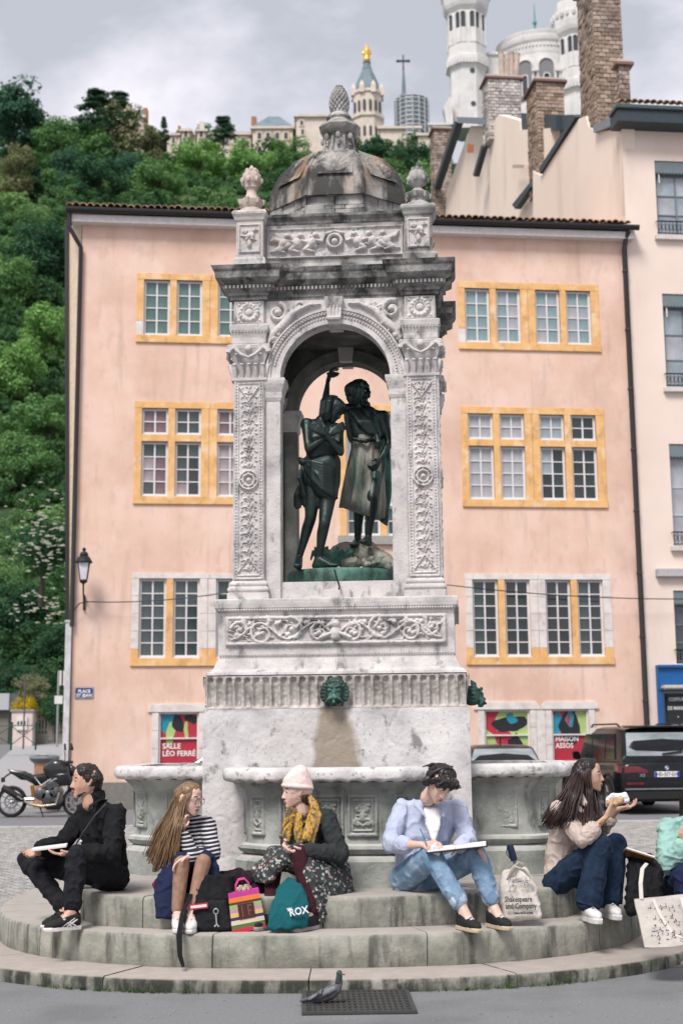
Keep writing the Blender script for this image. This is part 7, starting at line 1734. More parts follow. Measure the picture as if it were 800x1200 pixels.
def trousers(I, name, m_, infl=.016, to=.92, flare=0, disp=.010, seed=3, ds=.09, cuffs=None):
    J, s, up, ac = I['J'], I['s'], I['up'], I['ac']; g = lambda k: V3(J[k]); mb = MB(); e = infl
    mb.hull([(g('hipL'),.094*s+e),(g('hipR'),.094*s+e),(I['wa'].lerp(I['mh'],.55)-ac*.05*s,.078*s+e),(I['wa'].lerp(I['mh'],.55)+ac*.05*s,.078*s+e)],2)
    for a, b, c in (('hipL','knL','anL'),('hipR','knR','anR')):
        A, B, C_ = g(a), g(b), g(c); E_ = B.lerp(C_, to)
        mb.chain([(A,.094*s+e),(A.lerp(B,.5),.080*s+e),(B,.060*s+e)]); mb.chain([(B,.060*s+e),(B.lerp(E_,.5),.054*s+e+flare*.45),(E_,.045*s+e+flare)])
    o = remeshed(mb, name, m_, I['b'], .008, 3, disp, ds, seed=seed)
    if cuffs:
        for b, c in (('knL','anL'),('knR','anR')):
            B, C_ = g(b), g(c); E_ = B.lerp(C_, to); d = (C_-B).normalized(); q = MB().chain([(E_-d*.035,.044*s+e),(E_,.043*s+e+.002)],2); remeshed(q, 'turned_cuff', cuffs, o, .006, 1, .002, .05)
    return o
def shoe(I, side, m_, sole, lace=None, chunky=0, marks=None, z0=None):
    J, s = I['J'], I['s']; z0 = z0 if z0 is not None else J.get('z0', .305); a, t = V3(J['an'+side]), V3(J['toe'+side]); d = t-a; d.z = 0; d.normalize(); sd = d.cross(V3((0,0,1))); s *= .95
    h = V3((a.x,a.y,z0))-d*.045*s; P = lambda f, q, zz: h+d*f*s+sd*q*s+V3((0,0,zz*s)); st_ = .022+chunky
    mb = MB().hull([(P(.01,0,.055+chunky),.036*s),(P(.02,0,.095+chunky),.040*s),(P(.05,0,.10+chunky),.036*s),(P(.10,.012,.075+chunky),.034*s),(P(.10,-.012,.075+chunky),.034*s),(P(.01,0,.04+chunky),.033*s)],2)
    mb.hull([(P(.09,.012,.065+chunky),.036*s),(P(.09,-.012,.065+chunky),.036*s),(P(.19,.016,.045+chunky),.032*s),(P(.19,-.018,.045+chunky),.032*s),(P(.235,0,.038+chunky),.026*s),(P(.02,0,.04+chunky),.034*s)],2)
    o = remeshed(mb, 'shoe', m_, I['b'], .005, 2)
    q = []
    for f, w in ((-.02,.028),(.03,.036),(.10,.036),(.17,.046),(.22,.040),(.262,.018)): q += [(f,w),(f,-w)]
    ring = [q[i] for i in (0,2,4,6,8,10)]+[q[i] for i in (11,9,7,5,3,1)]
    MB().loft([[P(f*k1,w*k1,zz) for f, w in ring] for k1, zz in ((.98,.0),(1.0,.004),(1.02,st_),(.99,st_+.008))]).build('sole', sole, o, bevel=.004)
    if lace:
        for k in range(4): MB().tube([P(.075+.028*k,-.034,.104-.012*k+chunky),P(.085+.028*k,0,.132-.014*k+chunky),P(.075+.028*k,.034,.104-.012*k+chunky)],.0052,5).build('lace', lace, o)
        MB().tube([P(.08,0,.125+chunky),P(.07,.03,.135+chunky),P(.06,.04,.11+chunky)],.004,5).build('lace', lace, o)
    if marks:
        for q in (-1,1):
            for a0, b0 in (((.03,.03),(.12,.085)),((.06,.025),(.13,.085)),((.04,.085),(.14,.03)),((.02,.075),(.10,.03))): MB().tube([P(a0[0],q*.037,a0[1]),P((a0[0]+b0[0])/2,q*.043,(a0[1]+b0[1])/2),P(b0[0],q*.036,b0[1])],.0055,5).build('side_stripe', marks, o)
    return o
def strands(I, name, m_, guides, n=90, spread=.016, r=.0065, seed=1, wav=.012, parent=None):
    """hair as many tapered locks running along guide lines"""
    R = random.Random(seed); mb = MB(); ns = len(guides)
    for i in range(n):
        g = guides[i % ns]; g2 = guides[(i+1) % ns] if R.random() < .5 else g; w = R.random()*.5; ph = R.uniform(0,6.28); off = V3((R.gauss(0,spread),R.gauss(0,spread),0)); ln = R.uniform(.82,1.06)
        base = [V3(a).lerp(V3(b), w) for a, b in zip(g, g2)]; m2 = 12; pts = []
        for k in range(m2+1):
            t = min(k/m2*ln, 1)*(len(base)-1); j = min(int(t), len(base)-2); p = base[j].lerp(base[j+1], t-j); q = k/m2
            pts.append(p+off*(.25+.75*q)+V3((math.sin(q*7+ph),math.cos(q*6+ph),0))*wav*q)
        mb.tube(pts, [r*(1.25-.9*(k/m2)**2) for k in range(m2+1)], 5)
    return tag(mb.build(name, m_, parent or I['b'], smooth=180, recalc=False), kind='stuff')
def scalp(I, m_, pts, voxel=.006, disp=.004, ds=.03, name='hair', stretch=(1,1,1), seed=0):
    P = I['P']; s = I['s']; mb = MB()
    for grp in pts: mb.hull([(P(a,b,d), q*s*1.05) for a,b,d,q in grp], 2)
    return remeshed(mb, name, m_, I['b'], voxel, 1, disp, ds, stretch=stretch, seed=seed)
def A(px, py, Y): return at(px, py, Y)
# ---------------------------------------------------------------- 1: man in black, far left
J = dict(head=A(101,916,10.95), neck=A(113,938,10.98), shL=A(136,954,10.86), shR=A(100,953,11.22), elL=A(131,1000,10.66), wrL=A(87,1000,10.62), elR=A(73,990,11.10), wrR=A(47,995,10.86),
   hipL=A(134,1026,10.98), hipR=A(122,1024,11.25), knL=A(90,1004,10.60), anL=A(85,1066,10.52), toeL=A(50,1080,10.40), knR=A(33,1008,11.02), anR=A(77,1066,10.72), toeR=A(60,1074,10.62), chest=(-.75,-.62,.1),
   hL=((-.95,-.1,-.05),(0,.1,1),(-.2,-1,0),.35), hR=((-.3,-.35,-.15),(.5,0,.9),(.6,-.6,0),.5))
I = person('man in a black overshirt and trousers with a short beard holding a white sheet', J, SKIN, (-.93,-.40,.02), (-.02,0,1), s=1.0)
garment(I, 'overshirt', BLKC, down=.02, infl=.030, disp=.016, collar=.035, seed=1, sleeve=.93)
trousers(I, 'trousers', BLKD, infl=.016, to=.90, disp=.012)
for sd_ in 'LR': shoe(I, sd_, BSH, SOLEW, BSH, marks=WSH)
scalp(I, HDARK, [[(-.02,.055,0,.073),(-.05,.02,0,.069),(.035,.080,0,.042),(.02,.07,.035,.05),(.02,.07,-.035,.05)],[(-.05,.02,.02,.068),(-.05,.02,-.02,.068),(-.06,-.045,0,.05)],[(.0,.03,.045,.045),(-.02,-.01,.05,.035)],[(.0,.03,-.045,.045),(-.02,-.01,-.05,.035)]], disp=.007, ds=.022)
scalp(I, HDARK, [[(.066,-.093,0,.020),(.050,-.090,.022,.016),(.050,-.090,-.022,.016)],[(.048,-.088,.024,.014),(.012,-.066,.046,.011)],[(.048,-.088,-.024,.014),(.012,-.066,-.046,.011)]], name='beard', disp=.002, ds=.012)
P = I['P']; MB().tube([P(.085,-.053,-.026),P(.096,-.049,0),P(.085,-.053,.026)],[.004,.006,.004],6).build('moustache', HDARK, I['b'])
# raised collar, shoulder strap, buttons
MB().tube([A(103,952,10.80),A(107,944,10.82),A(116,938,10.88),A(124,938,10.97)],[.010,.022,.026,.020],8,.4).build('collar', BLKC, I['b'], smooth=60)
MB().tube([A(124,942,10.80),A(112,955,10.76),A(98,975,10.82),A(88,992,10.88)],.016,8,.35).build('shoulder_strap', cloth('strap_grey',(.035,.036,.042)), I['b'])
MB().ball(A(95,986,10.72),.011,8,6).build('button', WSH, I['b'])
pz = A(59,993,10.70); M = Matrix.Translation(pz) @ Matrix.Rotation(math.radians(8),4,'Z') @ Matrix.Rotation(math.radians(-6),4,'Y')
tag(MB().box(-.125,.12,-.10,.12,-.008,.008,M).build('white_folder', flat('paper',(.70,.68,.68),.8,var=.03), bevel=.003), 'white sheet held by the man in black', 'paper')
# ---------------------------------------------------------------- 2: woman in the striped sweater
J = dict(head=A(222,936,10.72), neck=A(221,953,10.86), shL=A(243,966,10.82), shR=A(206,966,10.92), elL=A(250,1000,10.66), wrL=A(222,1004,10.46), elR=A(224,1002,10.58), wrR=A(212,974,10.62),
   hipL=A(235,1034,10.88), hipR=A(212,1034,10.90), knL=A(238,1010,10.48), anL=A(226,1066,10.42), toeL=A(222,1084,10.22), knR=A(213,1012,10.46), anR=A(208,1067,10.44), toeR=A(210,1088,10.2), chest=(.15,-.95,.1),
   hL=((-.75,-.25,-.35),(0,-.4,-1),(0,-1,.3),.45), hR=((-.35,.25,1),(.3,.5,.5),(1,-.3,.3),.5))
J['hR'] = ((.02,.0,1),(.5,.8,.1),(1,-.3,.2),1.15)
I = person('woman with very long light brown hair and round glasses in a navy striped sweater', J, SKIN2, (.86,-.50,-.16), (.12,0,1), fem=True, s=.93)
garment(I, 'striped_sweater', STRP, down=.0, infl=.018, disp=.008, collar=.02, seed=5, sleeve=(.88,.85))
trousers(I, 'sheer_tights', mat('sheer_tights', [(.4,(.26,.15,.10)),(.6,(.34,.20,.14))], scale=20, rough=.6), infl=.002, to=.97, disp=.0)
sk = MB(); 
sk.hull([(A(212,1030,10.88),.10),(A(238,1030,10.86),.10),(A(213,1008,10.52),.055),(A(241,1006,10.54),.055)],2)
for k in range(9): x = 190+k*2.6; sk.tube([A(198+k*2.2,1010+k*.4,10.62), A(x-2,1035,10.56-.01*k), A(x-3+k*.6,1060,10.50), A(x-3+k*.5,1076-(k>4)*(k-4)*6,10.47)], [.030,.038,.036,.022], 8)
for k in range(5): x = 246+k*2; sk.tube([A(240+k*2,1006,10.56), A(x,1028,10.54), A(x+1,1046,10.52)], [.03,.034,.022], 8)
remeshed(sk, 'navy_skirt', NAVY, I['b'], .008, 3, .010, .09)
for sd_ in 'LR': shoe(I, sd_, WSH, SOLEW, WSH)
P = I['P']; CR = [P(0.035,.085,.0),P(-.02,.10,.02),P(-.02,.10,-.02)]
scalp(I, HBRN, [[(-.02,.045,0,.080),(-.05,.02,0,.076),(.035,.075,0,.045),(.0,.055,.03,.058),(.0,.055,-.03,.058)],[(-.05,.02,.02,.07),(-.05,.02,-.02,.07),(-.05,-.07,.0,.055)]], disp=.005, ds=.02, stretch=(1,1,.3))
H0 = V3(J['head']); gd = []
for a, (x1,y1), (x2,y2), (x3,y3), dy in ((0,(202,950),(190,978),(180,1008),.05),(1,(206,955),(196,985),(187,1014),-.10),(2,(208,958),(202,988),(196,1014),-.20),(3,(200,945),(186,972),(175,1000),.12),(4,(203,952),(193,980),(184,1018),-.02),(5,(210,962),(208,985),(204,1005),-.24)):
    gd.append([P(.02,.098,-.012+.008*a), P(-.055,.07,-.03+.02*a*(.5)), A(x1+4,y1-8,10.80+dy*.6), A(x1,y1+6,10.80+dy), A(x2,y2,10.80+dy), A(x3,y3,10.80+dy), A(x3-1,y3+4,10.8+dy)])
strands(I, 'long_hair', HBRN, gd, 340, .016, .0048, 3)
strands(I, 'hair_lock', HBRN, [[P(.04,.085,.03),P(.045,.03,.072),P(.02,-.05,.085),A(214,965,10.60),A(213,990,10.56)],[P(.03,.09,.03),P(.02,.02,.082),P(.0,-.06,.09),A(209,970,10.62),A(205,1000,10.58)]], 40, .008, .0038, 4)
gl = MB()
for q in (-1,1): gl.tube([P(.098,.0+.023*math.sin(k*PI/7),.033*q+.024*math.cos(k*PI/7)) for k in range(15)],.0028,5)
gl.tube([P(.10,.004,-.010),P(.104,.008,0),P(.10,.004,.010)],.0028,5)
for q in (-1,1): gl.tube([P(.097,.008,.057*q),P(.03,.012,.078*q),P(-.01,.012,.082*q)],.0028,5)
gl.build('glasses', flat('glasses_frame',(.40,.33,.28),.3,metal=.5), I['b'])
# ---------------------------------------------------------------- 3: woman in the pink beanie
J = dict(head=A(347,928,10.82), neck=A(356,950,10.92), shL=A(383,960,10.72), shR=A(362,958,11.05), elL=A(399,1002,10.62), wrL=A(356,996,10.50), elR=A(345,990,10.98), wrR=A(337,988,10.66),
   hipL=A(388,1028,10.80), hipR=A(382,1026,11.08), knL=A(350,1000,10.50), anL=A(365,1068,10.42), toeL=A(344,1088,10.28), knR=A(322,1004,10.80), anR=A(316,1072,10.52), toeR=A(300,1088,10.35), chest=(-.85,-.5,.05),
   hL=((-.9,-.2,-.15),(0,.3,1),(0,-.6,.8),.75), hR=((-.2,-.75,-.35),(.9,0,.3),(0,-.3,.9),.85))
I = person('woman in a pale pink beanie, patterned scarf, charcoal sweater and floral skirt', J, SKIN2, (-.95,-.30,-.05), (-.03,0,1), fem=True, s=.95)
garment(I, 'charcoal_sweater', CHAR, down=.0, infl=.030, disp=.010, collar=.0, seed=8, sleeve=(.86,.9), ds=.07)
sk = MB()
sk.hull([(A(388,1030,10.86),.125),(A(392,1022,10.98),.12),(A(352,1002,10.56),.085),(A(360,1015,10.6),.09)],2); sk.hull([(A(352,1002,10.56),.08),(A(322,1004,10.78),.08),(A(372,1016,10.9),.10)],2)
for k in range(10): sk.tube([A(352+k*5,1003+k*2,10.50+.02*k), A(362+k*4.5,1030+k*1.0,10.46+.03*k), A(371+k*4.2,1055+(5-k)*.6,10.46+.035*k), A(377+k*3.4,1080-k*6,10.46+.04*k)], [.045,.055,.052,.026], 8)
for k in range(6): sk.tube([A(338-k*4,998+k,10.60+.03*k), A(326-k*4,1012+k,10.58+.03*k), A(316-k*3,1028-k,10.58+.03*k), A(312-k*3,1035-k,10.60+.03*k)], [.035,.045,.04,.022], 8)
remeshed(sk, 'floral_skirt', FLOR, I['b'], .009, 3, .012, .09)
trousers(I, 'tights', MAROON, infl=.004, to=.98, disp=.002)
for sd_ in 'LR': shoe(I, sd_, BSH, flat('grey_sole',(.28,.27,.26),.7))
P = I['P']
bn = MB().hull([(P(-.02,.055,0),.092),(P(-.045,.03,0),.086),(P(.02,.06,0),.082),(P(-.03,.115,0),.074),(P(-.045,.145,0),.05)],2)
o = remeshed(bn, 'beanie', PINKH, I['b'], .006, 2, .003, .05)
bd = MB()
bd.tube([P(-.012+.104*math.cos(a),.036+.018*math.cos(a)+.0,.094*math.sin(a)) for a in [2*PI*k/28 for k in range(29)]],[.017]*29,8); remeshed(bd.hull([(P(-.0,.04,0),.092),(P(-.02,.04,0),.092)],2), 'beanie_cuff', PINKH, o, .006, 1)
scalp(I, HAUB, [[(-.05,-.02,0,.062),(-.05,-.07,0,.05),(-.02,-.02,.03,.05),(-.02,-.02,-.03,.05)]], disp=.003, ds=.02)
SCF = mat('scarf_pattern', [(.38,(.05,.045,.03)),(.48,(.20,.13,.05)),(.56,(.55,.29,.03)),(.64,(.09,.10,.07))], scale=22, detail=3, rough=.95, bump=.004, bscale=120, stretch=(1,1,.5))
SCY = mat('scarf_mustard', [(.38,(.09,.07,.04)),(.46,(.36,.20,.04)),(.56,(.50,.28,.05)),(.64,(.30,.27,.22)),(.72,(.08,.08,.06))], scale=26, detail=3, rough=.95, bump=.004, bscale=120, stretch=(1.5,1.5,.4))
sc1 = MB(); nk = V3(J['neck'])
for k in range(3): sc1.tube([nk+V3((.085*math.cos(a)*(1+.05*k),.085*math.sin(a),-.05+.03*k+.02*math.sin(a+k)+.018*math.cos(a))) for a in [2*PI*i/16 for i in range(17)]],.032,8)
sc1.tube([A(341,950,10.74),A(337,968,10.70),A(336,988,10.62)],[.035,.04,.03],8); sc1.tube([A(350,955,10.70),A(350,975,10.62),A(352,990,10.58)],[.03,.035,.03],8)
remeshed(sc1, 'scarf', SCF, I['b'], .007, 2, .006, .05)
sc2 = MB().tube([A(362,932,10.80),A(369,945,10.70),A(364,965,10.60),A(358,985,10.52)],[.02,.034,.038,.032],10,.5); sc2.tube([A(368,938,10.78),A(373,955,10.68),A(367,975,10.60),A(364,990,10.57)],[.02,.03,.03,.022],10,.6)
remeshed(sc2, 'scarf_end', SCY, I['b'], .007, 2, .005, .05)
strands(I, 'hair_end', HAUB, [[P(-.03,-.05,.05),A(343,960,10.70),A(333,985,10.66)],[P(-.0,-.04,.06),A(338,960,10.68),A(330,982,10.68)]], 16, .008, .006, 6)
# ---------------------------------------------------------------- 4: man in the pale blue shirt
J = dict(head=A(515,919,10.62), neck=A(504,938,10.84), shL=A(537,949,10.86), shR=A(470,948,10.86), elL=A(549,985,10.72), wrL=A(538,993,10.46), elR=A(457,990,10.70), wrR=A(494,990,10.44),
   hipL=A(500,1030,10.90), hipR=A(474,1030,10.90), knL=A(558,1003,10.48), anL=A(577,1060,10.42), toeL=A(598,1082,10.24), knR=A(505,1003,10.44), anR=A(542,1064,10.32), toeR=A(560,1086,10.16), chest=(.12,-.97,.0),
   hL=((-.75,-.15,-.1),(0,.1,-1),(0,-1,.2),.7), hR=((.85,-.2,.05),(0,.5,-1),(0,-.7,.7),.7))
I = person('man with dark wavy hair and headphones in a pale blue shirt, drawing in a sketchbook', J, SKIN2, (.30,-.70,-.58), (.22,.0,1), s=1.0)
garment(I, 'shirt', SHIRT, down=.03, infl=.022, disp=.012, collar=.0, seed=11, sleeve=(.80,.42), ds=.085, stretch=(1,1,.6))
te = MB().hull([(A(499,949,10.73),.022),(A(514,950,10.725),.020),(A(503,968,10.665),.024),(A(512,968,10.66),.022),(A(508,984,10.635),.018)],2); remeshed(te, 'white_tee', TEE, I['b'], .006, 2, .003, .05)
for pts in (([A(496,936,10.75),A(488,944,10.68),A(497,955,10.66)]),([A(514,940,10.74),A(521,947,10.68),A(519,957,10.66)])): MB().tube(pts,[.016,.026,.010],8,.4).build('collar', SHIRT, I['b'], smooth=60)

for k in range(4): MB().ball(A(498+k*.6,957+k*9,10.645-.012*k),.006,6,5).build('button', WSH, I['b'])
for e_, w_ in (('elR','wrR'),('elL','wrL')):
    a, b = V3(J[e_]), V3(J[w_]); t_ = .44 if e_ == 'elR' else .80; p = a.lerp(b, t_); d = (b-a).normalized(); remeshed(MB().chain([(p-d*.03,.066 if t_ < .5 else .058),(p+d*.012,.064 if t_ < .5 else .055)],2), 'rolled_cuff', SHIRT, I['b'], .006, 2, .005, .04)
tr = trousers(I, 'jeans', LDNM, infl=.018, to=.86, disp=.009, cuffs=mat('denim_inside', [(.4,(.36,.44,.54)),(.6,(.48,.56,.64))], scale=10, rough=.9))
remeshed(MB().hull([(A(510,990,10.36),.02),(A(506,996,10.345),.02),(A(513,1000,10.35),.018)],2), 'knee_rip', flat('frayed_denim',(.55,.56,.58),.95,var=.3,scale=60), tr, .006, 1)
remeshed(MB().hull([(A(562,996,10.40),.02),(A(566,1004,10.41),.02),(A(569,1012,10.43),.014)],2), 'knee_rip', flat('rip_skin',(.55,.40,.36),.8,var=.2,scale=60), tr, .006, 1)
for sd_ in 'LR': shoe(I, sd_, BSH, SOLE, WSH)
P = I['P']; hb = MB()
for k in range(120):
    a = PP.uniform(0,6.28); b = PP.uniform(-.15,1.45); hb.ball(P(-.018+.092*math.cos(a)*math.cos(b), .028+.088*math.sin(b), .088*math.sin(a)*math.cos(b)),.021,7,5,(1,1,1.2))
for k in range(16): a = -.9+k*.12; hb.ball(P(.062*math.cos(a)+.02,.075,.085*math.sin(a)),.024,7,5)
hb.hull([(P(-.02,.04,0),.082),(P(-.05,.01,0),.078),(P(-.06,-.05,0),.05)],2)
remeshed(hb, 'wavy_hair', HDARK, I['b'], .006, 1, .006, .03)
strands(I, 'hair_curl', HDARK, [[P(.04,.10,q*.02),P(.085,.075,q*.026),P(.095,.045,q*.032)] for q in (-2.4,-1.2,0,1.2,2.4)]+[[P(-.05,.11,q*.02),P(-.1,.09,q*.03),P(-.12,.04,q*.034)] for q in (-2,0,2)]+[[P(-.02,.05,q*.09),P(-.01,.01,q*.105),P(.0,-.03,q*.10)] for q in (-1,1)], 200, .015, .005, 8, .016)
HP_ = flat('headphone_black',(.02,.021,.025),.4)
hp1 = MB().tube([P(-.01+.004*math.sin(a),.012+.122*math.sin(a),.104*math.cos(a)) for a in [PI*k/16 for k in range(17)]],.013,8,1.0); o = hp1.build('headphones', HP_, I['b'], smooth=60)
for q in (-1,1): MB().hull([(P(-.01,.02,.100*q),.026),(P(-.01,-.02,.100*q),.026),(P(-.01,0,.112*q),.026)],2).build('ear_cup', HP_, o, smooth=60)
c0 = A(533,993,10.40); M = Matrix.Translation(c0) @ Matrix.Rotation(math.radians(-6),4,'Z') @ Matrix.Rotation(math.radians(-6),4,'Y') @ Matrix.Rotation(math.radians(3),4,'X')
sb = thing('sketchbook', 'open black-covered sketchbook on the knees of the man in the pale blue shirt', 'sketchbook', c0)
MB().box(-.20,.225,-.11,.13,-.008,-.002,M).build('cover', BSH, sb, world=True); MB().box(-.19,.0,-.10,.12,-.0015,.006,M).build('page', TEE, sb, world=True, bevel=.002); MB().box(.002,.215,-.10,.12,-.0015,.006,M).build('page', TEE, sb, world=True, bevel=.002)
tag(MB().tube([A(500,992,10.34),A(496,980,10.36),A(492,971,10.38)],.0045,6).build('pen', flat('pen_blue',(.05,.18,.28),.3)), 'thin pen in the right hand of the sketching man', 'pen')
# ---------------------------------------------------------------- 5: woman in the beige jacket
J = dict(head=A(689,909,11.05), neck=A(678,932,11.10), shL=A(684,948,11.28), shR=A(655,949,10.96), elL=A(703,972,11.22), wrL=A(724,948,11.02), elR=A(682,984,10.72), wrR=A(710,957,10.70),
   hipL=A(658,1032,11.24), hipR=A(652,1034,11.02), knL=A(722,988,11.0), anL=A(712,1056,10.92), toeL=A(728,1070,10.68), knR=A(703,990,10.74), anR=A(688,1060,10.72), toeR=A(706,1076,10.48), chest=(.85,-.45,.1),
   hR=((.55,.1,.75),(-.3,.5,.3),(.2,.9,.2),.35), hL=((.9,-.1,.15),(-.1,0,1),(0,-1,.1),.55))
I = person('woman in a beige cropped jacket with long dark burgundy hair eating a sandwich', J, SKIN3, (.95,-.26,.04), (.02,0,1), fem=True, s=.97)
garment(I, 'beige_jacket', BEIGE, down=-.05, infl=.022, disp=.012, collar=.0, seed=14, sleeve=(.55,.35), ds=.085)
for pts in (([A(680,930,10.92),A(683,940,10.85),A(692,948,10.86)]),([A(671,934,10.9),A(675,945,10.82),A(688,955,10.84)])): MB().tube(pts,[.018,.03,.012],8,.4).build('collar', BEIGE, I['b'], smooth=60)
a, b = V3(J['elR']), V3(J['wrR']); p = a.lerp(b,.36); d = (b-a).normalized(); remeshed(MB().chain([(p-d*.04,.068),(p+d*.01,.066)],2), 'turned_cuff', BEIGE, I['b'], .006, 2, .005, .04)
trousers(I, 'dark_jeans', DNM, infl=.018, to=.90, flare=.040, disp=.008)
for b_, c_ in (('knL','anL'),('knR','anR')):
    B, C_ = V3(J[b_]), V3(J[c_]); d = (C_-B).normalized(); n = 20; a1 = d.orthogonal().normalized(); a2 = d.cross(a1)
    MB().loft([[B.lerp(C_,t_)+(a1*math.cos(2*PI*k/n)+a2*math.sin(2*PI*k/n))*rr_*(1+.06*math.sin(5*2*PI*k/n)) for k in range(n)] for t_, rr_ in ((.30,.062),(.6,.080),(.9,.094),(1.0,.098))]).build('flared_hem', DNM, I['b'], smooth=60)
for sd_ in 'LR': shoe(I, sd_, WSH, SOLEW, WSH, chunky=.012)
scalp(I, HBLK, [[(-.02,.05,0,.082),(-.05,.02,0,.078),(.035,.08,0,.043),(.0,.06,.03,.058),(.0,.06,-.03,.058)],[(-.05,.02,.02,.072),(-.05,.02,-.02,.072),(-.06,-.07,.0,.06)]], disp=.005, ds=.02, stretch=(1,1,.3))
P = I['P']; gd = []
for k, (x1,y1,x2,y2,x3,y3,dy) in enumerate(((668,930,652,948,640,966,-.05),(665,925,648,944,637,962,.10),(672,935,659,952,645,972,-.13),(668,928,652,942,638,968,.16),(670,932,662,950,652,968,-.16),(676,938,669,957,660,972,-.19))):
    gd.append([P(.03,.10,-.01),P(-.06,.07,.03-.014*k),A(x1,y1-8,11.02+dy),A(x1-4,y1+3,11.0+dy),A(x2,y2,10.98+dy),A(x3,y3,10.98+dy)])
strands(I, 'long_hair', HBURG, gd, 420, .020, .0046, 9)
strands(I, 'front_hair', HBURG, [[P(.035,.095,.025),P(.01,.045,.080),P(-.005,-.03,.085),P(.0,-.10,.075),A(690,960,10.74),A(697,978,10.70)],[P(.03,.1,.02),P(-.01,.03,.085),P(-.02,-.04,.09),P(-.01,-.12,.08),A(684,962,10.76),A(688,975,10.72)],[P(.0,.095,.03),P(-.035,.02,.085),P(-.04,-.06,.085),P(-.03,-.14,.06),A(694,965,10.78),A(704,975,10.78)],[P(.03,.09,-.03),P(.03,-.02,-.085),P(.03,-.12,-.06),A(704,960,11.0),A(706,970,10.95)]], 230, .014, .0046, 10)
w = V3(J['wrR']); d = (V3(J['elR'])-w).normalized()
for q in (.02,.045): MB().tube([w+d*q+V3((.036*math.cos(a)*.8,.036*math.sin(a),.036*math.cos(a)*.5)) for a in [2*PI*k/14 for k in range(15)]],.0055,6).build('bracelet', flat('bracelet_gold',(.45,.33,.15),.35,metal=.7), I['b'])
swc = A(721,937,10.72); sw_ = thing('sandwich', 'half-eaten sandwich in paper held by the woman in beige', 'sandwich', swc)
remeshed(MB().hull([(A(713,941,10.74),.022),(A(727,937,10.72),.024),(A(720,942,10.70),.021)],2), 'bread', flat('bread',(.42,.29,.17),.9,var=.3,scale=30), sw_, .005, 1, .006, .03, world=True)
remeshed(MB().hull([(A(711,937,10.78),.016),(A(716,932,10.78),.012),(A(733,931,10.78),.014),(A(735,938,10.78),.014),(A(712,944,10.78),.016)],1), 'paper_wrap', TEE, sw_, .005, 0, .006, .04, world=True)
# ---------------------------------------------------------------- 6: person in the mint jacket, at the right edge
J = dict(head=A(812,938,11.35), neck=A(810,958,11.42), shL=A(824,968,11.45), shR=A(783,972,11.25), elL=A(830,1005,11.2), wrL=A(812,985,11.0), elR=A(781,1012,11.02), wrR=A(801,990,10.92),
   hipL=A(815,1046,11.40), hipR=A(785,1046,11.35), knL=A(830,1020,10.95), anL=A(826,1078,10.9), toeL=A(835,1090,10.7), knR=A(799,1026,10.9), anR=A(806,1080,10.88), toeR=A(812,1094,10.65), chest=(.35,-.9,0), z0=.305,
   hL=((-.2,-.1,1),(0,1,0),(-1,0,0),.8), hR=((-.12,-.15,1),(.6,.5,0),(1,0,0),.75))
I = person('person in a mint green puffer jacket, partly cut off at the right edge', J, SKIN3, (-.35,-.85,-.25), (0,0,1), fem=True, s=.95)
garment(I, 'puffer_jacket', MINT, down=.04, infl=.045, disp=.016, collar=.03, seed=17, sleeve=.8, ds=.12, stretch=(1,1,2))
trousers(I, 'navy_trousers', NAVY, infl=.02, to=.92)
for sd_ in 'LR': shoe(I, sd_, BSH, SOLEW, BSH)
P = I['P']; scalp(I, HDARK, [[(-.02,.045,0,.084),(-.05,.02,0,.078),(.035,.075,0,.045)],[(-.05,.02,.02,.07),(-.05,-.08,0,.055)]], disp=.005, ds=.02)
strands(I, 'long_hair', HDARK, [[P(.03,.095,q*.03),P(.02,.04,q*.088),P(.01,-.06,q*.092),P(.02,-.16,q*.09),P(.03,-.22,q*.085)] for q in (1,-1,.8,-.8)], 180, .012, .005, 12)
# ================================================================ bags and small things
STP = .303
def label_text(s_, size, m_, p, n, parent, ext=.001, up=(0,0,1), squash=1, roll=0):
    n = V3(n).normalized(); u = V3(up); u = (u-n*n.dot(u)).normalized(); r = u.cross(n)
    M = Matrix(((r.x,u.x,n.x,p[0]),(r.y,u.y,n.y,p[1]),(r.z,u.z,n.z,p[2]),(0,0,0,1))) @ Matrix.Rotation(roll,4,'Z'); return text('lettering', s_, size, m_, M, parent, ext, 'CENTER', .0015, squash, world=True)
def sack(name, m_, c, w, h, d, lean=(0,0), top=.8, parent=None, disp=.010, seed=0, sq=.7):
    """soft bag standing on the step"""
    mb = MB(); x, y, z_ = c; lx, ly = lean
    P8 = [((x-w/2,y-d/2,z_),.03),((x+w/2,y-d/2,z_),.03),((x-w/2,y+d/2,z_),.03),((x+w/2,y+d/2,z_),.03),((x-w/2*1.03,y,z_+h*.4),.03),((x+w/2*1.03,y,z_+h*.4),.03),((x,y-d/2*1.15,z_+h*.35),.03),((x-w/2*top+lx,y-d/2*.4+ly,z_+h),.025),((x+w/2*top+lx,y-d/2*.4+ly,z_+h),.025),((x-w/2*top+lx,y+d/2*.4+ly,z_+h),.025),((x+w/2*top+lx,y+d/2*.4+ly,z_+h),.025)]
    mb.hull([(V3(p),r) for p, r in P8],2); return remeshed(mb, name, m_, parent, .007, 3, disp, .08, seed=seed, world=True)
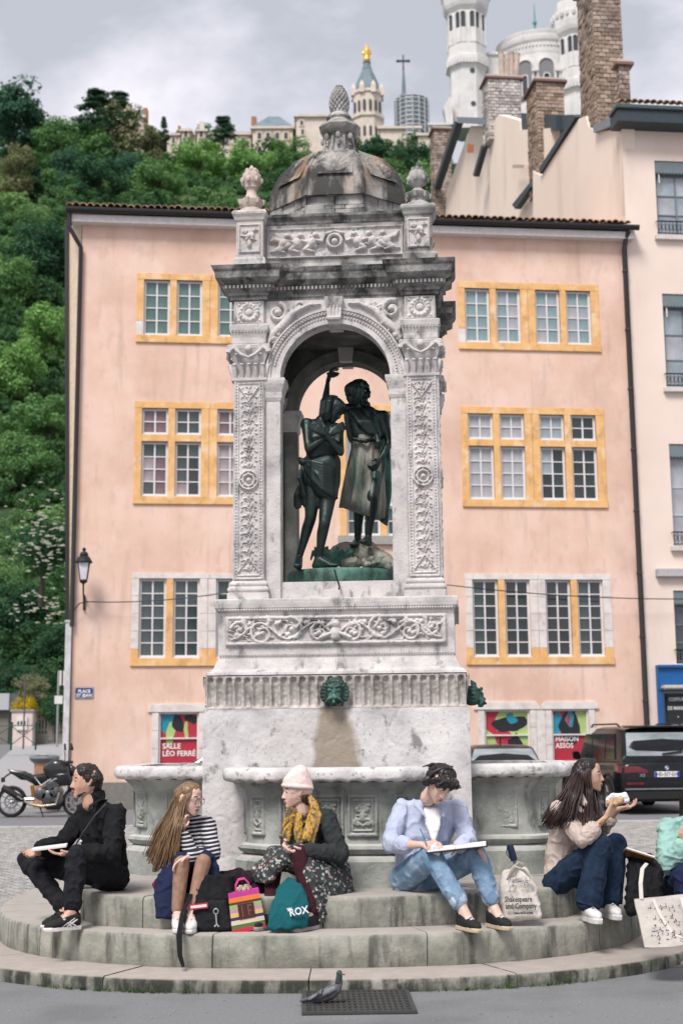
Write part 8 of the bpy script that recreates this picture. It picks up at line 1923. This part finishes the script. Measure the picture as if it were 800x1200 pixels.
# black backpack
c = gnd(250,1092,STP); bp_ = thing('black_backpack', 'black backpack with a red and white tag and keychain by the striped sweater woman', 'backpack', c)
NYL = cloth('black_nylon', (.011,.011,.013), .3, 10); PKT = cloth('pocket_nylon', (.016,.016,.019), .2, 10)
sack('main_bag', NYL, (c.x,c.y+.10,STP+.03), .26, .31, .15, (-.01,.02), .72, bp_, .010, 2)
sack('front_pocket', PKT, (c.x-.01,c.y+.03,STP+.035), .20, .15, .04, (0,0), .8, bp_, .006, 4)
MB().tube([A(228,1036,10.52),A(240,1031,10.52),A(252,1034,10.54)],.012,6).build('grab_handle', NYL, bp_, world=True); MB().tube([A(224,1048,10.40),A(214,1070,10.32),A(210,1096,10.14),A(211,1120,10.10),A(215,1133,10.08)],[.016,.02,.022,.018,.012],8,.4).build('shoulder_strap', NYL, bp_, world=True)
tg = MB().box(-.062,.062,-.004,.004,-.018,.018,Matrix.Translation(A(233,1062,10.32)) @ Matrix.Rotation(-.10,4,'Y')).build('tag', solid('tag_red',(.45,.03,.05)), bp_, world=True)
MB().box(-.055,.055,-.0065,-.0045,-.009,.009,Matrix.Translation(A(233,1062,10.32)) @ Matrix.Rotation(-.10,4,'Y')).build('tag_label', WSH, tg, world=True)
kc = MB().tube([A(253,1068,10.31)+V3((.016*math.cos(a),0,.018*math.sin(a))) for a in [k*PI/5 for k in range(11)]],.0045,5); kc.tube([A(253,1071,10.31),A(254,1084,10.30)],.0055,6); kc.tube([A(251.5,1086,10.30),A(254,1083,10.30),A(256.5,1086,10.30)],.0065,6); kc.build('keychain', flat('keychain_silver',(.5,.5,.5),.35,metal=.7), bp_, world=True)
tag(MB().tube([A(184,1030,10.62),A(180,1036,10.60),A(184,1045,10.58),A(187,1058,10.56)],[.012,.016,.012,.008],8,.5).build('red_strap', cloth('red_webbing',(.20,.01,.03))), 'red webbing strap hanging beside the navy skirt', 'strap')
# dark jacket lying behind the bags
jk = MB()
for a in ((262,1032),(275,1028),(290,1030),(300,1040),(270,1045),(285,1050),(300,1058)): jk.ball(A(a[0],a[1],10.78),.075,10,7,(1.2,1,.8))
tag(remeshed(jk, 'dark_jacket', cloth('dark_jacket_cloth',(.022,.012,.018),.4), None, .008, 3, .016, .09), 'crumpled dark jacket lying behind the striped paper bag', 'jacket')
# striped gift bag
c = gnd(291,1092,STP); gb = thing('striped_bag', 'paper bag with rainbow stripes, a brown square and pink handles', 'bag', c)
cols = [('bag_red',(.50,.02,.05)),('bag_olive',(.10,.14,.04)),('bag_cream',(.62,.56,.42)),('bag_navy',(.04,.02,.14)),('bag_yellow',(.66,.45,.12)),('bag_lilac',(.50,.24,.42)),('bag_green',(.28,.42,.16)),('bag_brown',(.10,.03,.02)),('bag_orange',(.70,.20,.05)),('bag_magenta',(.50,.04,.28))]
hs = [.10,.10,.11,.08,.11,.09,.11,.06,.12,.12]; q0 = 0; Hh = .265; W_, D_ = .235, .10; ry = math.radians(-9)
M0 = Matrix.Translation((c.x+.0,c.y+.07,STP+.004)) @ Matrix.Rotation(.12,4,'Z') @ Matrix.Rotation(ry,4,'Y')
for (nm, col), h_ in zip(cols, hs):
    a, b = q0*Hh, (q0+h_)*Hh; q0 += h_; ta, tb_ = 1-.10*a/Hh, 1-.10*b/Hh
    MB().loft([[M0 @ V3((x*tt,y_*tt,zz)) for x, y_ in ((-W_/2,-D_/2),(W_/2,-D_/2),(W_/2,D_/2),(-W_/2,D_/2))] for tt, zz in ((ta,a),(tb_,b))]).build('stripe', solid(nm, col, .6), gb, world=True)
sqr = MB().box(-.055,.055,-.054,-.050,.085,.185,M0).build('square', solid('bag_square',(.07,.02,.018)), gb, world=True); MB().box(-.030,-.024,-.0555,-.054,.095,.175,M0).box(.012,.018,-.0555,-.054,.10,.175,M0).box(.018,.04,-.0555,-.054,.165,.172,M0).box(.018,.034,-.0555,-.054,.13,.137,M0).build('square_mark', solid('mark_brown',(.20,.09,.06)), sqr, world=True)
for dy in (-.04,.03): MB().tube([M0 @ V3((-.05,dy,.25)), M0 @ V3((-.045,dy,.31)), M0 @ V3((-.02,dy,.345)), M0 @ V3((.02,dy,.345)), M0 @ V3((.045,dy,.31)), M0 @ V3((.05,dy,.25))],.0055,6).build('handle', solid('bag_pink',(.60,.06,.25)), gb, world=True)
for k in range(5): MB().ball(M0 @ V3((-.03+.018*k,.0,.275+.012*(k % 2))),.020,8,6).build('wrapped_sweet', flat('cream_paper',(.55,.48,.36),.8), gb, world=True)
# teal cloth bag
c = gnd(333,1094,STP); tl_ = thing('teal_tote', 'teal cloth tote bag with white lettering slumped between the beanie woman and her shoes', 'tote bag', c)
tbm = MB().hull([(A(318,1086,10.28),.03),(A(340,1084,10.24),.03),(A(356,1082,10.30),.03),(A(356,1060,10.34),.035),(A(350,1040,10.40),.03),(A(338,1032,10.44),.02),(A(330,1040,10.42),.025),(A(322,1065,10.32),.03)],2)
remeshed(tbm, 'bag_body', TEAL, tl_, .006, 2, .008, .08, world=True)
label_text('ROX', .068, TEE, A(350,1068,10.215), (.05,-1,.18), tl_, roll=.18, squash=.9); label_text('W', .03, TEE, A(339,1066,10.225), (.05,-1,.18), tl_, roll=.12)
# white tote with umbrella
TOT = cloth('cream_canvas', (.56,.52,.47), .07, 8, .002, 120); INK = solid('ink', (.05,.05,.055), .8); INKG = solid('ink_grey', (.20,.20,.21), .8)
c = gnd(608,1080,STP); wt = thing('white_tote', 'white tote bag with a street drawing and black lettering beside the sketching man', 'tote bag', c)
mbt = MB().hull([(A(592,1074,10.50),.03),(A(630,1072,10.50),.03),(A(590,1040,10.56),.035),(A(622,1040,10.56),.035),(A(592,1022,10.62),.02),(A(614,1020,10.62),.02)],2)
remeshed(mbt, 'bag_body', TOT, wt, .006, 2, .008, .09, world=True)
for k, pts in enumerate(([A(598,1026,10.52),A(604,1016,10.48),A(614,1020,10.47),A(622,1028,10.47),A(620,1034,10.47)],[A(594,1030,10.56),A(600,1018,10.54),A(606,1012,10.58),A(612,1014,10.62)])): MB().tube(pts,[.014,.02,.02,.018,.012][:len(pts)],8,.45).build('strap', TOT, wt, world=True, smooth=60)
nrm = (.03,-1,.28); yT = 10.455
for s_, px, py, sz, yy in (('Shakespeare',607,1054,.052,10.452),('and Company',610,1062,.052,10.448),('Kilomètre Zéro Paris',613,1070,.020,10.446)): label_text(s_, sz, INK, A(px,py,yy), nrm, wt, squash=.74)
dr_ = MB(); R = random.Random(4)
for k in range(46):
    x, y_ = R.uniform(594,620), R.uniform(1031,1046); dx, dy = (R.uniform(1,5),0) if R.random() < .4 else (R.uniform(-.6,.6), R.uniform(2,6)); yy = 10.468+.004*(1046-y_)*.5
    dr_.tube([A(x,y_,yy),A(x+dx,y_-dy,yy+.012)],.0016,4)
tag(dr_.build('printed_drawing', INKG, wt, world=True, recalc=False), kind='stuff')
um = thing('umbrella', 'folded navy umbrella standing handle up in the white tote', 'umbrella', A(600,1010,10.62)); UMB = solid('umbrella_navy',(.012,.02,.05),.5)
MB().tube([A(597,990,10.60),A(599,998,10.60),A(602,1008,10.61)],[.022,.026,.024],12).build('handle', UMB, um, world=True, smooth=60); MB().tube([A(602,1008,10.61),A(605,1016,10.62),A(607,1028,10.63)],[.012,.013,.02],8).build('shaft', flat('umbrella_steel',(.3,.3,.32),.3,metal=.8), um, world=True)
MB().tube([A(594,992,10.575),A(593,1000,10.57),A(597,1006,10.575)],.004,5).build('wrist_cord', UMB, um, world=True)
# black backpack beside the woman in beige, papers on top
c = gnd(752,1074,STP); b2 = thing('dark_rucksack', 'large black rucksack beside the jeans of the woman in beige', 'backpack', c)
mbk = MB().hull([(A(738,1066,10.80),.04),(A(768,1062,10.85),.04),(A(742,1030,10.86),.05),(A(768,1020,10.92),.05),(A(740,1006,10.98),.03),(A(760,1004,11.0),.03)],2); remeshed(mbk, 'main_bag', NYL, b2, .008, 3, .014, .1, world=True)
MB().tube([A(746,1012,10.86),A(752,1030,10.74),A(756,1050,10.70)],[.016,.02,.016],8,.4).build('strap', NYL, b2, world=True)
nbm = Matrix.Translation(A(746,1003,10.92)) @ Matrix.Rotation(math.radians(18),4,'Y') @ Matrix.Rotation(math.radians(-20),4,'X')
nb_ = thing('notebook', 'open notebook with white pages lying on the black rucksack', 'notebook', A(746,1003,10.92))
MB().box(-.11,.11,-.09,.09,-.012,-.002,nbm).build('cover', solid('brown_cover',(.16,.08,.04)), nb_, world=True); MB().box(-.105,.105,-.085,.085,-.001,.010,nbm).build('pages', TEE, nb_, world=True)
# cream tote leaning on the step at the right
zt1 = .087; c = gnd(775,1112,zt1); ct_ = thing('cream_tote', 'cream tote bag with a scattered black print leaning on the step edge', 'tote bag', c)
PT = [A(755,1110,9.95),A(812,1104,9.98),A(806,1048,10.30),A(743,1054,10.26)]
mb = MB(); n1, n2 = 14, 12; G = np.zeros((n1,n2,3)); G2 = G.copy()
for i in range(n1):
    for j in range(n2):
        u, v = j/(n2-1), i/(n1-1); p = PT[0].lerp(PT[1],u).lerp(PT[3].lerp(PT[2],u),v); bl = math.sin(PI*u)*(.2+.8*(1-v))*.085; w_ = mnoise.noise(V3((u*3,v*3,1)))*.035
        G[i,j] = p+V3((0,-bl+w_,0)); G2[i,j] = p+V3((0,.03+bl*.6*(1-v)+w_,0))
mb.grid(G); mb.grid(G2, True)
edge = lambda g: [g[0,j] for j in range(n2)]+[g[i,n2-1] for i in range(1,n1)]+[g[n1-1,j] for j in range(n2-2,-1,-1)]+[g[i,0] for i in range(n1-2,0,-1)]
mb.loft([edge(G), edge(G2)], cap=False); mb.build('bag_body', cloth('worn_canvas', (.44,.405,.37), .2, 6), ct_, world=True, smooth=60)
pr = MB(); R = random.Random(9)
for k in range(70):
    u, v = R.uniform(.22,.85), R.uniform(.12,.88); p = V3(G[int(v*(n1-1)), int(u*(n2-1))])+V3((R.uniform(-.012,.012),-.004,R.uniform(-.012,.012))); a = R.uniform(0,6.28); l = R.uniform(.008,.026)
    pr.tube([p, p+V3((l*math.cos(a),-.001,l*math.sin(a))), p+V3((l*1.3*math.cos(a+.8),-.001,l*1.3*math.sin(a+.8)))], [.0015,.0032,.0012], 4)
tag(pr.build('printed_marks', INK, ct_, world=True, recalc=False), kind='stuff')
MB().tube([A(751,1054,10.25),A(750,1035,10.30),A(752,1018,10.40),A(757,1012,10.5)],.014,8,.35).build('strap', TOT, ct_, world=True); MB().tube([A(765,1054,10.22),A(775,1075,10.10),A(788,1095,9.98),A(802,1100,9.94),A(806,1080,10.04),A(798,1052,10.24)],.015,8,.4).build('strap', TOT, ct_, world=True)
# ---------------------------------------------------------------- pigeon
g0 = gnd(385,1179); s1 = at(385,1179,g0.y); k_ = (at(395,1179,g0.y)-s1).x/10
def G_(px, py, dy=0): p = at(px, py, g0.y); return V3((p.x, g0.y+dy, p.z))
zoff = G_(385,1179).z
PG1 = mat('pigeon_grey', [(.3,(.07,.075,.088)),(.7,(.13,.135,.15))], scale=40, rough=.8, bump=.002, bscale=150); PG2 = flat('pigeon_dark', (.035,.038,.048), .6, var=.3, scale=40); PG3 = mat('pigeon_neck', [(.4,(.03,.035,.045)),(.6,(.03,.06,.05))], scale=30, rough=.35)
pb = MB().hull([(G_(394,1159),.030),(G_(388,1163),.042),(G_(378,1167),.040),(G_(368,1171),.022)],2); pb.chain([(G_(394,1160),.030),(G_(398,1151),.020),(G_(397,1143),.0165),(G_(397,1140.5),.0175)]); pb.hull([(G_(370,1170),.018),(G_(358,1171.5),.012),(G_(353,1173),.008)],2)
pg = remeshed(pb, 'pigeon', PG1, None, .004, 2); tag(pg, 'grey pigeon with dark wing bars walking on the drain grate', 'pigeon')
remeshed(MB().chain([(G_(396.5,1152),.0235),(G_(397.5,1143),.0195),(G_(397.5,1140.5),.0195)]), 'head', PG3, pg, .004, 1)
for dy in (-1,1):
    w = remeshed(MB().hull([(G_(391,1158,dy*.028),.018),(G_(384,1161,dy*.038),.020),(G_(374,1166,dy*.034),.016),(G_(362,1170.5,dy*.02),.007)],2), 'wing', flat('wing_grey',(.17,.175,.19),.8,var=.15,scale=60,bump=.001,bscale=200), pg, .0035, 1)
    for a, b in (((379,1158),(371,1168)),((374,1161.5),(365,1170))): MB().tube([G_(a[0],a[1],dy*.046),G_((a[0]+b[0])/2+1.4,(a[1]+b[1])/2,dy*.056),G_(b[0],b[1],dy*.04)],[.003,.006,.003],6).build('wing_bar', PG2, w)
    MB().ball(G_(399.5,1140.8,dy*.0165),.0032,6,5).build('eye', flat('pigeon_eye',(.6,.15,.02),.2), pg)
    lg = MB().tube([G_(381+dy*2,1170,dy*.018),G_(382+dy*4,1174,dy*.02),G_(382+dy*4,1178.5,dy*.02)],.0036,6)
    for q in (-.5,0,.5): f0 = G_(382+dy*4,1178.7,dy*.02); lg.tube([f0, f0+V3((.032*math.cos(q),.032*math.sin(q),-.001))],[.0034,.0018],5)
    lg.build('leg', flat('pigeon_leg',(.32,.08,.07),.7), pg)
MB().tube([G_(401.5,1141.5),G_(404.5,1142.6)],[.0055,.0012],7).build('beak', flat('beak',(.04,.04,.04),.5), pg); MB().ball(G_(401.8,1140.6),.0035,6,5).build('cere', WSH, pg)
MB().hull([(G_(366,1170,.012),.008),(G_(366,1170,-.012),.008),(G_(352,1173,.016),.004),(G_(352,1173,-.016),.004)],1).build('tail', PG2, pg, smooth=60)

# ---------------------------------------------------------------- scraps and weeds at the foot of the steps
R = random.Random(31); ws = MB()
for k in range(260):
    t = R.uniform(-2.3,-.9); 
    if math.sin(t*9)+R.uniform(-.6,.6) < .2: continue
    n_ = 2.5; x = -.2+3.12*math.copysign(abs(math.cos(t))**(2/n_), math.cos(t)); y_ = 12.87-3.165*abs(math.sin(t))**(2/n_)
    for q in range(4):
        a = R.uniform(0,6.28); h_ = R.uniform(.012,.035); b = V3((x+R.uniform(-.02,.02), y_-R.uniform(.0,.02), .003)); e_ = b+V3((math.cos(a)*.02,math.sin(a)*.02-.006,h_)); sd = V3((-math.sin(a),math.cos(a),0))*.004
        ws.add([b-sd,b+sd,e_],[(0,1,2)])
tag(ws.build('weeds', flat('weed_green',(.06,.12,.03),.9,var=.4,scale=30), recalc=False), 'small green weeds along the foot of the lowest step', 'weeds', kind='stuff')
p = gnd(668,1149); tag(MB().box(-.03,.03,-.012,.012,.0,.010,Matrix.Translation(p) @ Matrix.Rotation(.4,4,'Z')).build('paper_scrap', TEE, bevel=.003), 'tiny white paper scrap against the lowest step, right of the grate', 'litter')
lt = MB()
for k in range(90):
    px, py = R.uniform(0,800), R.uniform(1166,1200); p = gnd(px, py); r_ = R.uniform(.003,.009); lt.ball(p+V3((0,0,r_*.4)), r_, 5, 3, (1,1,.5))
tag(lt.build('gravel_bits', flat('gravel_bit',(.30,.29,.28),.9,var=.5,scale=9), recalc=False), 'scattered grit on the asphalt in front of the steps', 'grit', kind='stuff')
